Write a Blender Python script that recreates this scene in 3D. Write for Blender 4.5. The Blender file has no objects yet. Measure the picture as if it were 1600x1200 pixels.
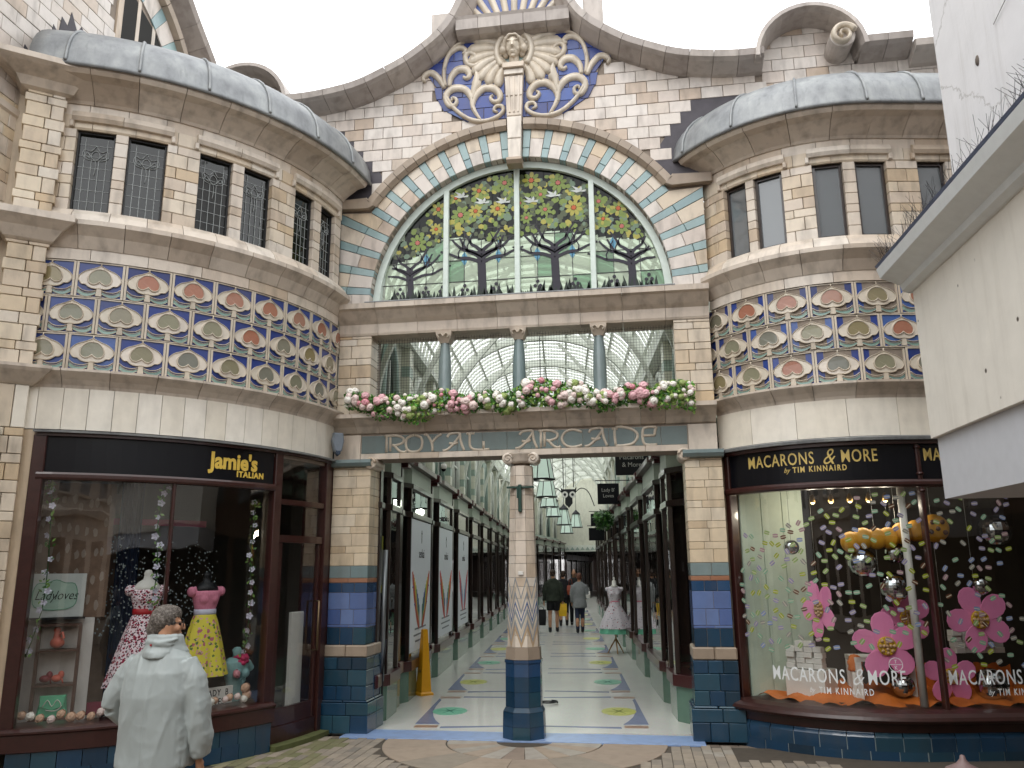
import bpy, math, random
from mathutils import Vector, Matrix, noise as mnoise
random.seed(11)
R_ = math.radians
sc = bpy.context.scene
# ---------------------------------------------------------------- camera, world, sun, exposure
def set_camera():
    cd = bpy.data.cameras.new("camera"); co = bpy.data.objects.new("camera", cd)
    sc.collection.objects.link(co)
    yaw, pitch, roll = R_(8.7258551), R_(12.80569868), R_(-0.4862693)
    f = Vector((-math.sin(yaw)*math.cos(pitch), math.cos(yaw)*math.cos(pitch), math.sin(pitch)))
    r = Vector((math.cos(yaw), math.sin(yaw), 0)); u = r.cross(f)
    r2 = r*math.cos(roll)+u*math.sin(roll); u2 = u*math.cos(roll)-r*math.sin(roll)
    m = Matrix((r2, u2, -f)).transposed().to_4x4(); m.translation = (1.34859, -9.8149, 1.85)
    co.matrix_world = m
    cd.sensor_width = 36; cd.lens = 36*1270/1600; cd.clip_start = .05; cd.clip_end = 600
    sc.camera = co
set_camera()
SUN_E, SUN_A = 52, 200     # elevation, compass direction the light comes from (overcast)
def set_world():
    w = bpy.data.worlds.new("World"); sc.world = w; w.use_nodes = True
    n = w.node_tree.nodes; l = w.node_tree.links; n.clear()
    sky = n.new("ShaderNodeTexSky"); sky.sky_type = 'NISHITA'; sky.sun_disc = False
    sky.sun_elevation = R_(SUN_E); sky.sun_rotation = R_(SUN_A); sky.dust_density = 6; sky.air_density = 1.5
    hs = n.new("ShaderNodeHueSaturation"); hs.inputs['Saturation'].default_value = .12; hs.inputs['Value'].default_value = 1
    mx = n.new("ShaderNodeMix"); mx.data_type = 'RGBA'; mx.inputs[0].default_value = .8
    mx.inputs[7].default_value = (17.2, 17.5, 17.8, 1)      # the even white cloud layer in front of the clear sky
    bg = n.new("ShaderNodeBackground"); bg.inputs[1].default_value = .15
    out = n.new("ShaderNodeOutputWorld")
    l.new(sky.outputs[0], hs.inputs['Color']); l.new(hs.outputs[0], mx.inputs[6]); l.new(mx.outputs[2], bg.inputs[0]); l.new(bg.outputs[0], out.inputs[0])
set_world()
sl = bpy.data.lights.new("sun", 'SUN'); sl.energy = .9; sl.angle = R_(25); sl.color = (1, .97, .93)
so = bpy.data.objects.new("sun", sl); sc.collection.objects.link(so)
so.rotation_euler = (R_(90-SUN_E), 0, R_(180-SUN_A)); so.location = (0, -20, 30)
sc.view_settings.view_transform = 'Standard'; sc.view_settings.look = 'None'
sc.view_settings.exposure = 0; sc.view_settings.gamma = 1; sc.view_settings.use_curve_mapping = False
sc.render.engine = 'CYCLES'; sc.cycles.use_denoising = True; sc.cycles.max_bounces = 8; sc.cycles.transparent_max_bounces = 16
sc.cycles.sample_clamp_indirect = 6; sc.cycles.caustics_reflective = False; sc.cycles.caustics_refractive = False

# ---------------------------------------------------------------- materials
def hexc(h):
    h = h.lstrip('#'); o = []
    for i in (0, 2, 4):
        c = int(h[i:i+2], 16)/255; o.append(c/12.92 if c <= .04045 else ((c+.055)/1.055)**2.4)
    return (o[0], o[1], o[2], 1)
class NT:
    def __init__(s, name):
        s.m = bpy.data.materials.new(name); s.m.use_nodes = True; s.n = s.m.node_tree.nodes; s.l = s.m.node_tree.links
        s.n.clear(); s.out = s.n.new("ShaderNodeOutputMaterial")
    def N(s, t, **k):
        x = s.n.new(t)
        for a, b in k.items(): setattr(x, a, b)
        return x
    def L(s, a, b): s.l.new(a, b)
    def ramp(s, fac, cols, interp='LINEAR'):
        r = s.N("ShaderNodeValToRGB"); r.color_ramp.interpolation = interp; e = r.color_ramp.elements
        while len(e) < len(cols): e.new(.5)
        for i, c in enumerate(cols):
            p, q = c if isinstance(c, tuple) and len(c) == 2 else (i/max(1, len(cols)-(0 if interp == 'CONSTANT' else 1)), c)
            e[i].position = p; e[i].color = hexc(q) if isinstance(q, str) else (q, q, q, 1)
        s.L(fac, r.inputs[0]); return r.outputs[0]
    def rnd(s):
        a = s.N("ShaderNodeObjectInfo"); b = s.N("ShaderNodeNewGeometry"); c = s.N("ShaderNodeMath", operation='ADD'); d = s.N("ShaderNodeMath", operation='FRACT')
        s.L(a.outputs['Random'], c.inputs[0]); s.L(b.outputs['Random Per Island'], c.inputs[1]); s.L(c.outputs[0], d.inputs[0]); return d.outputs[0]
    def pos(s, scale=(1, 1, 1), obj=False):
        if obj: o = s.N("ShaderNodeTexCoord").outputs['Object']
        else: o = s.N("ShaderNodeNewGeometry").outputs['Position']
        m = s.N("ShaderNodeMapping"); m.inputs['Scale'].default_value = scale; s.L(o, m.inputs[0]); return m.outputs[0]
    def noise(s, vec, scale, detail=4, rough=.55):
        t = s.N("ShaderNodeTexNoise"); t.inputs['Scale'].default_value = scale; t.inputs['Detail'].default_value = detail; t.inputs['Roughness'].default_value = rough
        s.L(vec, t.inputs['Vector']); return t.outputs[0]
    def mix(s, fac, a, b, blend='MIX'):
        x = s.N("ShaderNodeMix", data_type='RGBA', blend_type=blend)
        for v, i in ((fac, 0), (a, 6), (b, 7)):
            if isinstance(v, (int, float)): x.inputs[i].default_value = v if i == 0 else (v, v, v, 1)
            elif isinstance(v, str): x.inputs[i].default_value = hexc(v)
            else: s.L(v, x.inputs[i])
        return x.outputs[2]
    def bsdf(s, col, rough=.5, metal=0, bump=None, bs=.1, bd=.01, spec=.5, coat=0, **k):
        p = s.N("ShaderNodeBsdfPrincipled")
        if isinstance(col, str): p.inputs['Base Color'].default_value = hexc(col)
        else: s.L(col, p.inputs['Base Color'])
        if isinstance(rough, (int, float)): p.inputs['Roughness'].default_value = rough
        else: s.L(rough, p.inputs['Roughness'])
        p.inputs['Metallic'].default_value = metal; p.inputs['Specular IOR Level'].default_value = spec; p.inputs['Coat Weight'].default_value = coat
        for a, b in k.items(): p.inputs[a.replace('_', ' ')].default_value = b
        if bump is not None:
            b = s.N("ShaderNodeBump"); b.inputs['Strength'].default_value = bs; b.inputs['Distance'].default_value = bd
            s.L(bump, b.inputs['Height']); s.L(b.outputs[0], p.inputs['Normal'])
        s.L(p.outputs[0], s.out.inputs[0]); return p
MATS = {}
def glz(name, cols, rough=.38, dirt=.35, bump=.25, coat=0, dirtcol='#5b5046'):
    """glazed or plain block material: colour differs from piece to piece, with mottling and vertical weather streaks"""
    t = NT(name); c = t.ramp(t.rnd(), cols)
    n1 = t.noise(t.pos((1, 1, 1)), 9, 5); c = t.mix(.35, c, t.ramp(n1, [(.3, .72), (.7, 1.0)]), 'MULTIPLY')
    st = t.noise(t.pos((7, 7, 2.2)), 1.1, 3, .5); f = t.ramp(st, [(.48, 0.0), (.8, dirt)])
    c = t.mix(f, c, dirtcol)
    bn = t.noise(t.pos(), 28, 3); t.bsdf(c, rough, bump=bn, bs=bump, bd=.006, coat=coat); MATS[name] = t.m; return t.m
def plain(name, col, rough=.5, metal=0, var=.25, scale=12, bump=.15, spec=.5, coat=0, **k):
    t = NT(name); n = t.noise(t.pos((1, 1, 1), True), scale, 4)
    c = t.mix(var, col, t.ramp(n, [(.3, .45), (.7, 1.0)]), 'MULTIPLY')
    t.bsdf(c, rough, metal, bump=n, bs=bump, bd=.004, spec=spec, coat=coat, **k); MATS[name] = t.m; return t.m
def islands(name, cols, rough=.5, interp='CONSTANT', **k):
    t = NT(name); t.bsdf(t.ramp(t.rnd(), cols, interp), rough, **k); MATS[name] = t.m; return t.m
def glass(name, tint='#ffffff', refl=1.0, body=0.0, bodycol='#202020', rough=0.0, wav=0.0):
    t = NT(name); tr = t.N("ShaderNodeBsdfTransparent"); tr.inputs[0].default_value = hexc(tint)
    gl = t.N("ShaderNodeBsdfGlossy"); gl.inputs['Roughness'].default_value = rough
    ge = t.N("ShaderNodeNewGeometry"); dt = t.N("ShaderNodeVectorMath", operation='DOT_PRODUCT'); t.L(ge.outputs['Normal'], dt.inputs[0]); t.L(ge.outputs['Incoming'], dt.inputs[1])
    def mth(op, a, b): x = t.N("ShaderNodeMath", operation=op); [t.L(v, x.inputs[i]) if not isinstance(v, (int, float)) else setattr(x.inputs[i], 'default_value', v) for i, v in enumerate((a, b))]; return x.outputs[0]
    sch = mth('ADD', mth('MULTIPLY', mth('POWER', mth('SUBTRACT', 1.0, mth('ABSOLUTE', dt.outputs['Value'], 0)), 4.5), .9), .07)   # thin pane, the same from both sides
    if wav:
        b = t.N("ShaderNodeBump"); b.inputs['Strength'].default_value = wav; b.inputs['Distance'].default_value = .02
        t.L(t.noise(t.pos(), 3.2, 1), b.inputs['Height']); t.L(b.outputs[0], gl.inputs['Normal'])
    m = t.N("ShaderNodeMath", operation='MULTIPLY'); m.inputs[1].default_value = refl; t.L(sch, m.inputs[0]); m.use_clamp = True
    base = tr.outputs[0]
    if body:
        d = t.N("ShaderNodeBsdfDiffuse"); d.inputs[0].default_value = hexc(bodycol)
        x = t.N("ShaderNodeMixShader"); x.inputs[0].default_value = body; t.L(tr.outputs[0], x.inputs[1]); t.L(d.outputs[0], x.inputs[2]); base = x.outputs[0]
    y = t.N("ShaderNodeMixShader"); t.L(m.outputs[0], y.inputs[0]); t.L(base, y.inputs[1]); t.L(gl.outputs[0], y.inputs[2])
    t.L(y.outputs[0], t.out.inputs[0]); MATS[name] = t.m; return t.m
def emis(name, col, e):
    t = NT(name); x = t.N("ShaderNodeEmission"); x.inputs[0].default_value = hexc(col); x.inputs[1].default_value = e; t.L(x.outputs[0], t.out.inputs[0]); MATS[name] = t.m; return t.m
def spotted(name, base, spots, scale, thr, rough=.7, trans=0):
    """printed cloth: Voronoi motifs in object space"""
    t = NT(name); c = base; v0 = t.pos((1, 1, 1), True)
    nz = t.noise(v0, scale*1.6, 2); ad = t.N("ShaderNodeVectorMath", operation='SCALE'); ad.inputs['Scale'].default_value = .5/scale
    t.L(nz, ad.inputs[0]); a2 = t.N("ShaderNodeVectorMath", operation='ADD'); t.L(v0, a2.inputs[0]); t.L(ad.outputs[0], a2.inputs[1])
    for i, s in enumerate(spots):
        v = t.N("ShaderNodeTexVoronoi"); v.inputs['Scale'].default_value = scale*(1+.37*i); v.inputs['Randomness'].default_value = .8
        o = t.N("ShaderNodeVectorMath", operation='ADD'); o.inputs[1].default_value = (i*3.1, i*1.7, i*.9); t.L(a2.outputs[0], o.inputs[0]); t.L(o.outputs[0], v.inputs['Vector'])
        f = t.ramp(v.outputs['Distance'], [(thr*.92, 1.0), (thr, 0.0)]); c = t.mix(f, c, s)
    t.bsdf(c, rough); MATS[name] = t.m; return t.m

CREAM = glz('cream_faience', [(0, '#d3c5b5'), (.3, '#dbd0c2'), (.5, '#cdbdab'), (.7, '#ddd4c8'), (.9, '#c3b09a'), (1, '#d6c9b9')], .33, .5)
WHITE = glz('white_glazed_block', [(0, '#d0c7be'), (.3, '#d8d0c8'), (.55, '#cabdb2'), (.78, '#d6cec5'), (.92, '#c2b09e'), (1, '#b39f8c')], .35, .5)
BUFF = glz('buff_glazed_block', [(0, '#cfbb9d'), (.35, '#dac9ae'), (.6, '#c2ac8e'), (.8, '#dfd2bc'), (1, '#d1bea1')], .36, .45)
BUFFW = glz('pale_buff_block', [(0, '#d0c0a9'), (.3, '#dbcebb'), (.55, '#bfa98c'), (.75, '#dad0c1'), (.9, '#c8b08e'), (1, '#cdbaa0')], .34, .55)
STONE = glz('cornice_faience', [(0, '#c8bbac'), (.35, '#d3c7b9'), (.7, '#bbac9c'), (1, '#cec1b2')], .42, .55)
COPE = glz('coping_faience', [(0, '#b5aca5'), (.5, '#a9a09a'), (1, '#bdb4ac')], .45, .5)
HOOD = glz('hood_brown', [(0, '#a39280'), (.5, '#938474'), (1, '#b0a08e')], .4, .3)
MORTAR = plain('mortar', '#8d8175', .9, var=.4)
FASCIA = glz('cream_fascia', [(0, '#ebe5d8'), (.5, '#e5ddcd'), (1, '#eee8dc')], .3, .18, .1)
SKYB = glz('pale_blue_block', [(0, '#8aa3a4'), (.4, '#98b0af'), (.7, '#819b9f'), (1, '#90a8a8')], .25, .2, coat=.3)
TEAL = glz('grey_teal_faience', [(0, '#748788'), (.5, '#808f8f'), (1, '#6b7f82')], .22, .25, coat=.4)
COBALT = glz('cobalt_tile', [(0, '#213579'), (.35, '#2a418a'), (.6, '#1c2b66'), (.85, '#2d4a94'), (1, '#4463a0')], .3, .2, coat=.12)
PERI = glz('periwinkle_tile', [(0, '#54699c'), (.5, '#667ba8'), (1, '#4a6093')], .18, .2, coat=.6)
PETROL = glz('petrol_tile', [(0, '#17344a'), (.3, '#1f4058'), (.6, '#1a3c58'), (.8, '#2a4d5c'), (1, '#152f42')], .2, .3, .2, coat=.35, dirtcol='#3a4246')
NAVY = glz('dark_blue_tile', [(0, '#22405f'), (.5, '#2b4c70'), (1, '#1d3a58')], .16, .2, coat=.7)
ORANGE = glz('orange_tile', [(0, '#a0745b'), (1, '#98694f')], .3, .2)
CREAMR = glz('cream_relief', [(0, '#cfc4b3'), (1, '#c5b8a5')], .3, .45, .15)
HG = glz('grey_green_medallion', [(0, '#7f7f6c'), (.3, '#8c8970'), (.5, '#75766c'), (.7, '#938458'), (.82, '#807f72'), (1, '#87805f')], .25, .1, coat=.4)
HR = glz('terracotta_medallion', [(0, '#a0664f'), (.5, '#a47c69'), (1, '#a8694f')], .25, .1, coat=.4)
AQUA = glz('aqua_leaf', [(0, '#76958d'), (.5, '#84a297'), (1, '#6b8985')], .22, .15, coat=.4)
LEADR = None
def lead():
    t = NT('lead_sheet'); n = t.noise(t.pos((1, 1, .6)), 5, 6, .6); c = t.ramp(n, [(.25, '#6d6f72'), (.45, '#85888a'), (.65, '#989b9b'), (.82, '#b5b8b5')])
    s2 = t.noise(t.pos((14, 14, 1.5)), 1.3, 4); c = t.mix(t.ramp(s2, [(.55, 0.0), (.75, .5)]), c, '#66696c')
    t.bsdf(c, .5, .15, bump=t.noise(t.pos(), 14, 4), bs=.35, bd=.01); return t.m
LEAD = lead(); DLEAD = plain('dark_lead', '#4b474d', .6, .2, .5, 8)
WOOD = plain('maroon_woodwork', '#3b1d19', .33, 0, .55, 18, .2, coat=.3)
WOOD2 = plain('dark_brown_woodwork', '#30241f', .3, 0, .4, 18, .2, coat=.5)
BLACK = plain('black_gloss_fascia', '#0c0d13', .3, 0, .2, 3, .02, spec=.3)
GOLD = plain('gold_lettering', '#ecc95c', .35, .2, .1)
IRON = plain('black_iron', '#15161a', .5, .2, .2)
MINT = plain('mint_painted_frame', '#d3dfd7', .45, 0, .25, 10)
WHITEP = plain('white_paint', '#dedcd6', .5, 0, .15, 6)
PGREEN = plain('sage_green_tile', '#5e7c6c', .25, 0, .3, 5, .1, coat=.4)
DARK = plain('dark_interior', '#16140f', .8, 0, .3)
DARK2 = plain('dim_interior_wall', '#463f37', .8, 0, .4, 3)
GLASS = glass('shop_glass', '#f8faf9', 1.55, wav=.08)
GLASSD = glass('dark_leaded_glass', '#4a504c', .9, .45, '#1e211d', .02, wav=.6)
GLASSR = glass('office_glass', '#a8b0b2', 1.9, .45, '#8d9498', .01, wav=.3)

# ---------------------------------------------------------------- geometry helpers
LINK = sc.collection.objects.link
class MB:
    def __init__(s): s.v = []; s.f = []; s.m = []; s.sm = []
    def add(s, vs, fs, mat=0, smooth=False, M=None):
        b = len(s.v)
        for p in vs:
            p = Vector(p); s.v.append(M @ p if M else p)
        for f in fs: s.f.append([b+i for i in f]); s.m.append(mat); s.sm.append(smooth)
        return s
    def box(s, x0, x1, y0, y1, z0, z1, mat=0, M=None, c=0):
        if x0 > x1: x0, x1 = x1, x0
        if y0 > y1: y0, y1 = y1, y0
        if z0 > z1: z0, z1 = z1, z0
        if not c:
            vs = [(x, y, z) for z in (z0, z1) for x, y in ((x0, y0), (x1, y0), (x1, y1), (x0, y1))]
            return s.add(vs, [(3, 2, 1, 0), (4, 5, 6, 7), (0, 1, 5, 4), (1, 2, 6, 5), (2, 3, 7, 6), (3, 0, 4, 7)], mat, False, M)
        X = (x0, x1); Y = (y0, y1); Z = (z0, z1); vs = []; ix = {}
        for i in (0, 1):
            for j in (0, 1):
                for k in (0, 1):
                    sx, sy, sz = (1-2*i)*c, (1-2*j)*c, (1-2*k)*c
                    for a, d in enumerate(((0, sy, sz), (sx, 0, sz), (sx, sy, 0))):
                        ix[i, j, k, a] = len(vs); vs.append((X[i]+d[0], Y[j]+d[1], Z[k]+d[2]))
        fs = []
        for i in (0, 1):
            q = [ix[i, 0, 0, 0], ix[i, 1, 0, 0], ix[i, 1, 1, 0], ix[i, 0, 1, 0]]; fs.append(q if i else q[::-1])
            q = [ix[0, i, 0, 1], ix[0, i, 1, 1], ix[1, i, 1, 1], ix[1, i, 0, 1]]; fs.append(q if i else q[::-1])
            q = [ix[0, 0, i, 2], ix[1, 0, i, 2], ix[1, 1, i, 2], ix[0, 1, i, 2]]; fs.append(q if i else q[::-1])
            for j in (0, 1):
                q = [ix[i, j, 0, 0], ix[i, j, 1, 0], ix[i, j, 1, 1], ix[i, j, 0, 1]]; fs.append(q if (i == j) else q[::-1])
                q = [ix[0, i, j, 1], ix[1, i, j, 1], ix[1, i, j, 2], ix[0, i, j, 2]]; fs.append(q if (i == j) else q[::-1])
                q = [ix[i, 0, j, 0], ix[i, 0, j, 2], ix[i, 1, j, 2], ix[i, 1, j, 0]]; fs.append(q if (i == j) else q[::-1])
                for k in (0, 1):
                    q = [ix[i, j, k, 0], ix[i, j, k, 1], ix[i, j, k, 2]]; fs.append(q if (i+j+k) % 2 else q[::-1])
        return s.add(vs, fs, mat, False, M)
    def prism(s, poly, d0, d1, at, mat=0, c=0):
        """outline (x,z) between depths d0<d1, front at d1; at(x,z,d) gives the world point; c: chamfer towards centroid"""
        n = len(poly)
        A = sum(poly[i][0]*poly[(i+1) % n][1]-poly[(i+1) % n][0]*poly[i][1] for i in range(n))
        if A < 0: poly = poly[::-1]
        cx = sum(p[0] for p in poly)/n; cz = sum(p[1] for p in poly)/n
        vs = [at(x, z, d0) for x, z in poly]+[at(x, z, d1-c) for x, z in poly]
        fs = [list(range(n))[::-1]]+[[i, (i+1) % n, n+(i+1) % n, n+i] for i in range(n)]
        if c:
            for x, z in poly:
                L = math.hypot(x-cx, z-cz) or 1; k = max(0, 1-1.3*c/L); vs.append(at(cx+(x-cx)*k, cz+(z-cz)*k, d1))
            fs += [[n+i, n+(i+1) % n, 2*n+(i+1) % n, 2*n+i] for i in range(n)]+[[2*n+i for i in range(n)]]
        else: fs.append([n+i for i in range(n)])
        return s.add(vs, fs, mat)
    def ribbon(s, pts, w, d0, d1, at, mat=0, rnd=True):
        """a stroke in relief: pts (x,z), w width or list of widths; cross-section domed"""
        n = len(pts); ws = w if isinstance(w, (list, tuple)) else [w]*n
        vs = []; fs = []; K = 5 if rnd else 4
        for i, (x, z) in enumerate(pts):
            a = pts[max(0, i-1)]; b = pts[min(n-1, i+1)]; dx, dz = b[0]-a[0], b[1]-a[1]; L = math.hypot(dx, dz) or 1; nx, nz = -dz/L, dx/L; h = ws[i]/2
            if rnd: cs = ((-1, d0), (-.85, d0+(d1-d0)*.7), (0, d1), (.85, d0+(d1-d0)*.7), (1, d0))
            else: cs = ((-1, d0), (-1, d1), (1, d1), (1, d0))
            for k, d in cs: vs.append(at(x+nx*h*k, z+nz*h*k, d))
        for i in range(n-1):
            for k in range(K-1): a = i*K+k; fs.append([a, a+1, a+K+1, a+K])
        fs.append([k for k in range(K)][::-1]); fs.append([(n-1)*K+k for k in range(K)])
        fs = [f[::-1] for f in fs]
        return s.add(vs, fs, mat, rnd)
    def lathe(s, prof, c=(0, 0, 0), seg=16, mat=0, smooth=True, sx=1, sy=1, wob=None, M=None):
        vs = []; n = len(prof)
        for i, (r, z) in enumerate(prof):
            for k in range(seg):
                a = 2*math.pi*k/seg; rr = r*(wob(a, i/(n-1)) if wob else 1); vs.append((c[0]+rr*sx*math.cos(a), c[1]+rr*sy*math.sin(a), c[2]+z))
        fs = [[i*seg+k, i*seg+(k+1) % seg, (i+1)*seg+(k+1) % seg, (i+1)*seg+k] for i in range(n-1) for k in range(seg)]
        if prof[0][0] > 1e-4: fs.append([k for k in range(seg)][::-1])
        if prof[-1][0] > 1e-4: fs.append([(n-1)*seg+k for k in range(seg)])
        return s.add(vs, fs, mat, smooth, M)
    def tube(s, pts, r, seg=8, mat=0, smooth=True, flat=1, M=None):
        n = len(pts); rs = r if isinstance(r, (list, tuple)) else [r]*n; P = [Vector(p) for p in pts]; vs = []
        up = Vector((0, 0, 1))
        t0 = (P[1]-P[0]).normalized()
        if abs(t0.dot(up)) > .95: up = Vector((1, 0, 0))
        for i in range(n):
            t = (P[min(n-1, i+1)]-P[max(0, i-1)]).normalized(); a = t.cross(up)
            if a.length < 1e-4: a = t.cross(Vector((0, 1, 0)))
            a.normalize(); b = a.cross(t).normalized(); up = b
            for k in range(seg):
                q = 2*math.pi*(k+.5)/seg; vs.append(P[i]+a*(math.cos(q)*rs[i])+b*(math.sin(q)*rs[i]*flat))
        fs = [[i*seg+k, i*seg+(k+1) % seg, (i+1)*seg+(k+1) % seg, (i+1)*seg+k] for i in range(n-1) for k in range(seg)]
        fs += [[k for k in range(seg)][::-1], [(n-1)*seg+k for k in range(seg)]]
        fs = [f[::-1] for f in fs]
        return s.add(vs, fs, mat, smooth, M)
    def ball(s, c, r, seg=12, rings=8, mat=0, smooth=True, M=None):
        rx, ry, rz = r if isinstance(r, (list, tuple)) else (r, r, r)
        vs = [(c[0], c[1], c[2]-rz)]
        for i in range(1, rings):
            t = -math.pi/2+math.pi*i/rings
            for k in range(seg): a = 2*math.pi*k/seg; vs.append((c[0]+rx*math.cos(t)*math.cos(a), c[1]+ry*math.cos(t)*math.sin(a), c[2]+rz*math.sin(t)))
        vs.append((c[0], c[1], c[2]+rz)); T = len(vs)-1; fs = []
        for k in range(seg):
            k2 = (k+1) % seg; fs.append([0, 1+k2, 1+k]); fs.append([T, 1+(rings-2)*seg+k, 1+(rings-2)*seg+k2])
            for i in range(rings-2): fs.append([1+i*seg+k, 1+i*seg+k2, 1+(i+1)*seg+k2, 1+(i+1)*seg+k])
        return s.add(vs, fs, mat, smooth, M)
    def sweep(s, prof, pathf, n, mat=0, smooth=False):
        """closed profile (d,z) swept along pathf(t, d, z), t in 0..1"""
        k = len(prof); vs = [pathf(i/n, d, z) for i in range(n+1) for d, z in prof]
        fs = [[i*k+j, i*k+(j+1) % k, (i+1)*k+(j+1) % k, (i+1)*k+j] for i in range(n) for j in range(k)]
        fs += [list(range(k))[::-1], [n*k+j for j in range(k)]]
        return s.add(vs, fs, mat, smooth)
    def mesh(s, name, mats, M=None):
        me = bpy.data.meshes.new(name); me.from_pydata([M @ p for p in s.v] if M else s.v, [], s.f)
        for m in (mats if isinstance(mats, (list, tuple)) else [mats]): me.materials.append(m)
        me.polygons.foreach_set('material_index', s.m); me.polygons.foreach_set('use_smooth', s.sm); me.update(); return me
    def build(s, name, mats, parent=None, kind=None, M=None, label=None):
        if M: s.v = [M @ p for p in s.v]
        xs = [p.x for p in s.v]; ys = [p.y for p in s.v]; zs = [p.z for p in s.v]
        p = Vector(((min(xs)+max(xs))/2, (min(ys)+max(ys))/2, min(zs))); s.v = [q-p for q in s.v]
        return inst(s.mesh(name, mats), name, parent, p, 0, kind, label)
def wl(o):
    v = Vector((0, 0, 0))
    while o is not None: v += o.location; o = o.parent
    return v
def inst(me, name, parent=None, loc=(0, 0, 0), rz=0, kind=None, label=None):
    o = bpy.data.objects.new(name, me); LINK(o); o.parent = parent; o.location = Vector(loc)-wl(parent) if parent else Vector(loc)
    if rz: o.rotation_euler = (0, 0, rz)
    if kind: o['kind'] = kind
    if label: o['label'] = label
    return o
def thing(name, label, cat, loc=(0, 0, 0), group=None):
    o = bpy.data.objects.new(name, None); LINK(o); o.location = loc; o.empty_display_size = .2
    o['label'] = label; o['category'] = cat
    if group: o['group'] = group
    return o
def tag(o, label, cat, group=None):
    o['label'] = label; o['category'] = cat
    if group: o['group'] = group
    return o
KIDS = {}
def kids(o): return [c for c in bpy.data.objects if c.parent == o]
def copy_tree(o, loc=None, rz=None, label=None, tree=None):
    if tree is None:
        tree = [(c, [(d, kids(d)) for d in kids(c)]) for c in kids(o)]
    r = o.copy(); LINK(r)
    for c, ds in tree:
        c2 = c.copy(); LINK(c2); c2.parent = r
        for d, _ in ds: d2 = d.copy(); LINK(d2); d2.parent = c2
    if loc is not None: r.location = loc
    if rz is not None: r.rotation_euler = (0, 0, rz)
    if label: r['label'] = label
    return r
class Flat:
    """vertical plane: s runs right as seen from outside, d outwards"""
    def __init__(s, o=(0, 0), yaw=0): s.o = o; s.yaw = yaw; s.c = math.cos(yaw); s.n = math.sin(yaw)
    def at(s, x, z, d=0): return Vector((s.o[0]+x*s.c+d*s.n, s.o[1]+x*s.n-d*s.c, z))
    def rot(s, x): return s.yaw
class Cyl:
    def __init__(s, c, R): s.cx, s.cy = c; s.R = R
    def at(s, x, z, d=0): a = x/s.R; return Vector((s.cx+(s.R+d)*math.cos(a), s.cy+(s.R+d)*math.sin(a), z))
    def rot(s, x): return x/s.R+math.pi/2
    def s(s_, deg): return R_(deg)*s_.R
class Bow(Cyl):
    """an arc that runs out into its straight tangent beyond the angle T"""
    T = -80
    def at(s, x, z, d=0):
        e = x-R_(s.T)*s.R
        if e <= 0: return Cyl.at(s, x, z, d)
        p = Cyl.at(s, R_(s.T)*s.R, z, d); return p+Vector((-math.sin(R_(s.T)), math.cos(R_(s.T)), 0))*e
    def rot(s, x): return min(x/s.R, R_(s.T))+math.pi/2
FR = Flat()
BL = {}
def block(surf, x0, x1, z0, z1, mat, parent, name='wall_block', d0=-.04, d1=.012, gap=.006, c=.004):
    w = round(x1-x0-gap, 3); h = round(z1-z0-gap, 3)
    if w < .02 or h < .02: return
    k = (w, h, d0, d1, c, mat.name)
    if k not in BL: BL[k] = MB().box(-w/2, w/2, -d1, -d0, 0, h, 0, None, c).mesh('block', mat)
    return inst(BL[k], name, parent, surf.at((x0+x1)/2, z0+gap/2, 0), surf.rot((x0+x1)/2))
def clip(poly, a, b, c):
    """keep a*x+b*z<=c"""
    o = []; n = len(poly)
    for i in range(n):
        p, q = poly[i], poly[(i+1) % n]; fp = a*p[0]+b*p[1]-c; fq = a*q[0]+b*q[1]-c
        if fp <= 0: o.append(p)
        if fp*fq < 0: t = fp/(fp-fq); o.append((p[0]+(q[0]-p[0])*t, p[1]+(q[1]-p[1])*t))
    return o
def lay(surf, s0, s1, z0, z1, ch, bl, mat, parent, name='wall_block', test=None, jitter=0, d1=.012, mats=None):
    """courses of blocks; ch: list of course heights cycled, bl: block length(s)"""
    z = z0; i = 0
    while z < z1-.02:
        h = min(ch[i % len(ch)], z1-z); h = h if z1-z-h > .03 else z1-z; x = s0; L = bl[i % len(bl)]; first = True
        off = L*(.5 if i % 2 else 1)
        while x < s1-.01:
            w = off if first else L*(1+random.uniform(-jitter, jitter)); first = False
            if s1-x-w < .05: w = s1-x
            if (not test) or test((x+w/2), z+h/2, x, x+w, z, z+h):
                block(surf, x, x+w, z, z+h, mats(x, z) if mats else mat, parent, name, d1=d1+random.choice((0, 0, .002, .004)))
            x += w
        z += h; i += 1
def smoothpts(pts, n=4, closed=False):
    o = []; N = len(pts)
    for i in range(N if closed else N-1):
        p = [Vector(pts[(i+k) % N] if closed else pts[min(max(i+k, 0), N-1)]) for k in (-1, 0, 1, 2)]
        for j in range(n):
            t = j/n; o.append(tuple(.5*((2*p[1])+(p[2]-p[0])*t+(2*p[0]-5*p[1]+4*p[2]-p[3])*t*t+(3*p[1]-p[0]-3*p[2]+p[3])*t**3)))
    if not closed: o.append(tuple(pts[-1]))
    return o
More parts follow.
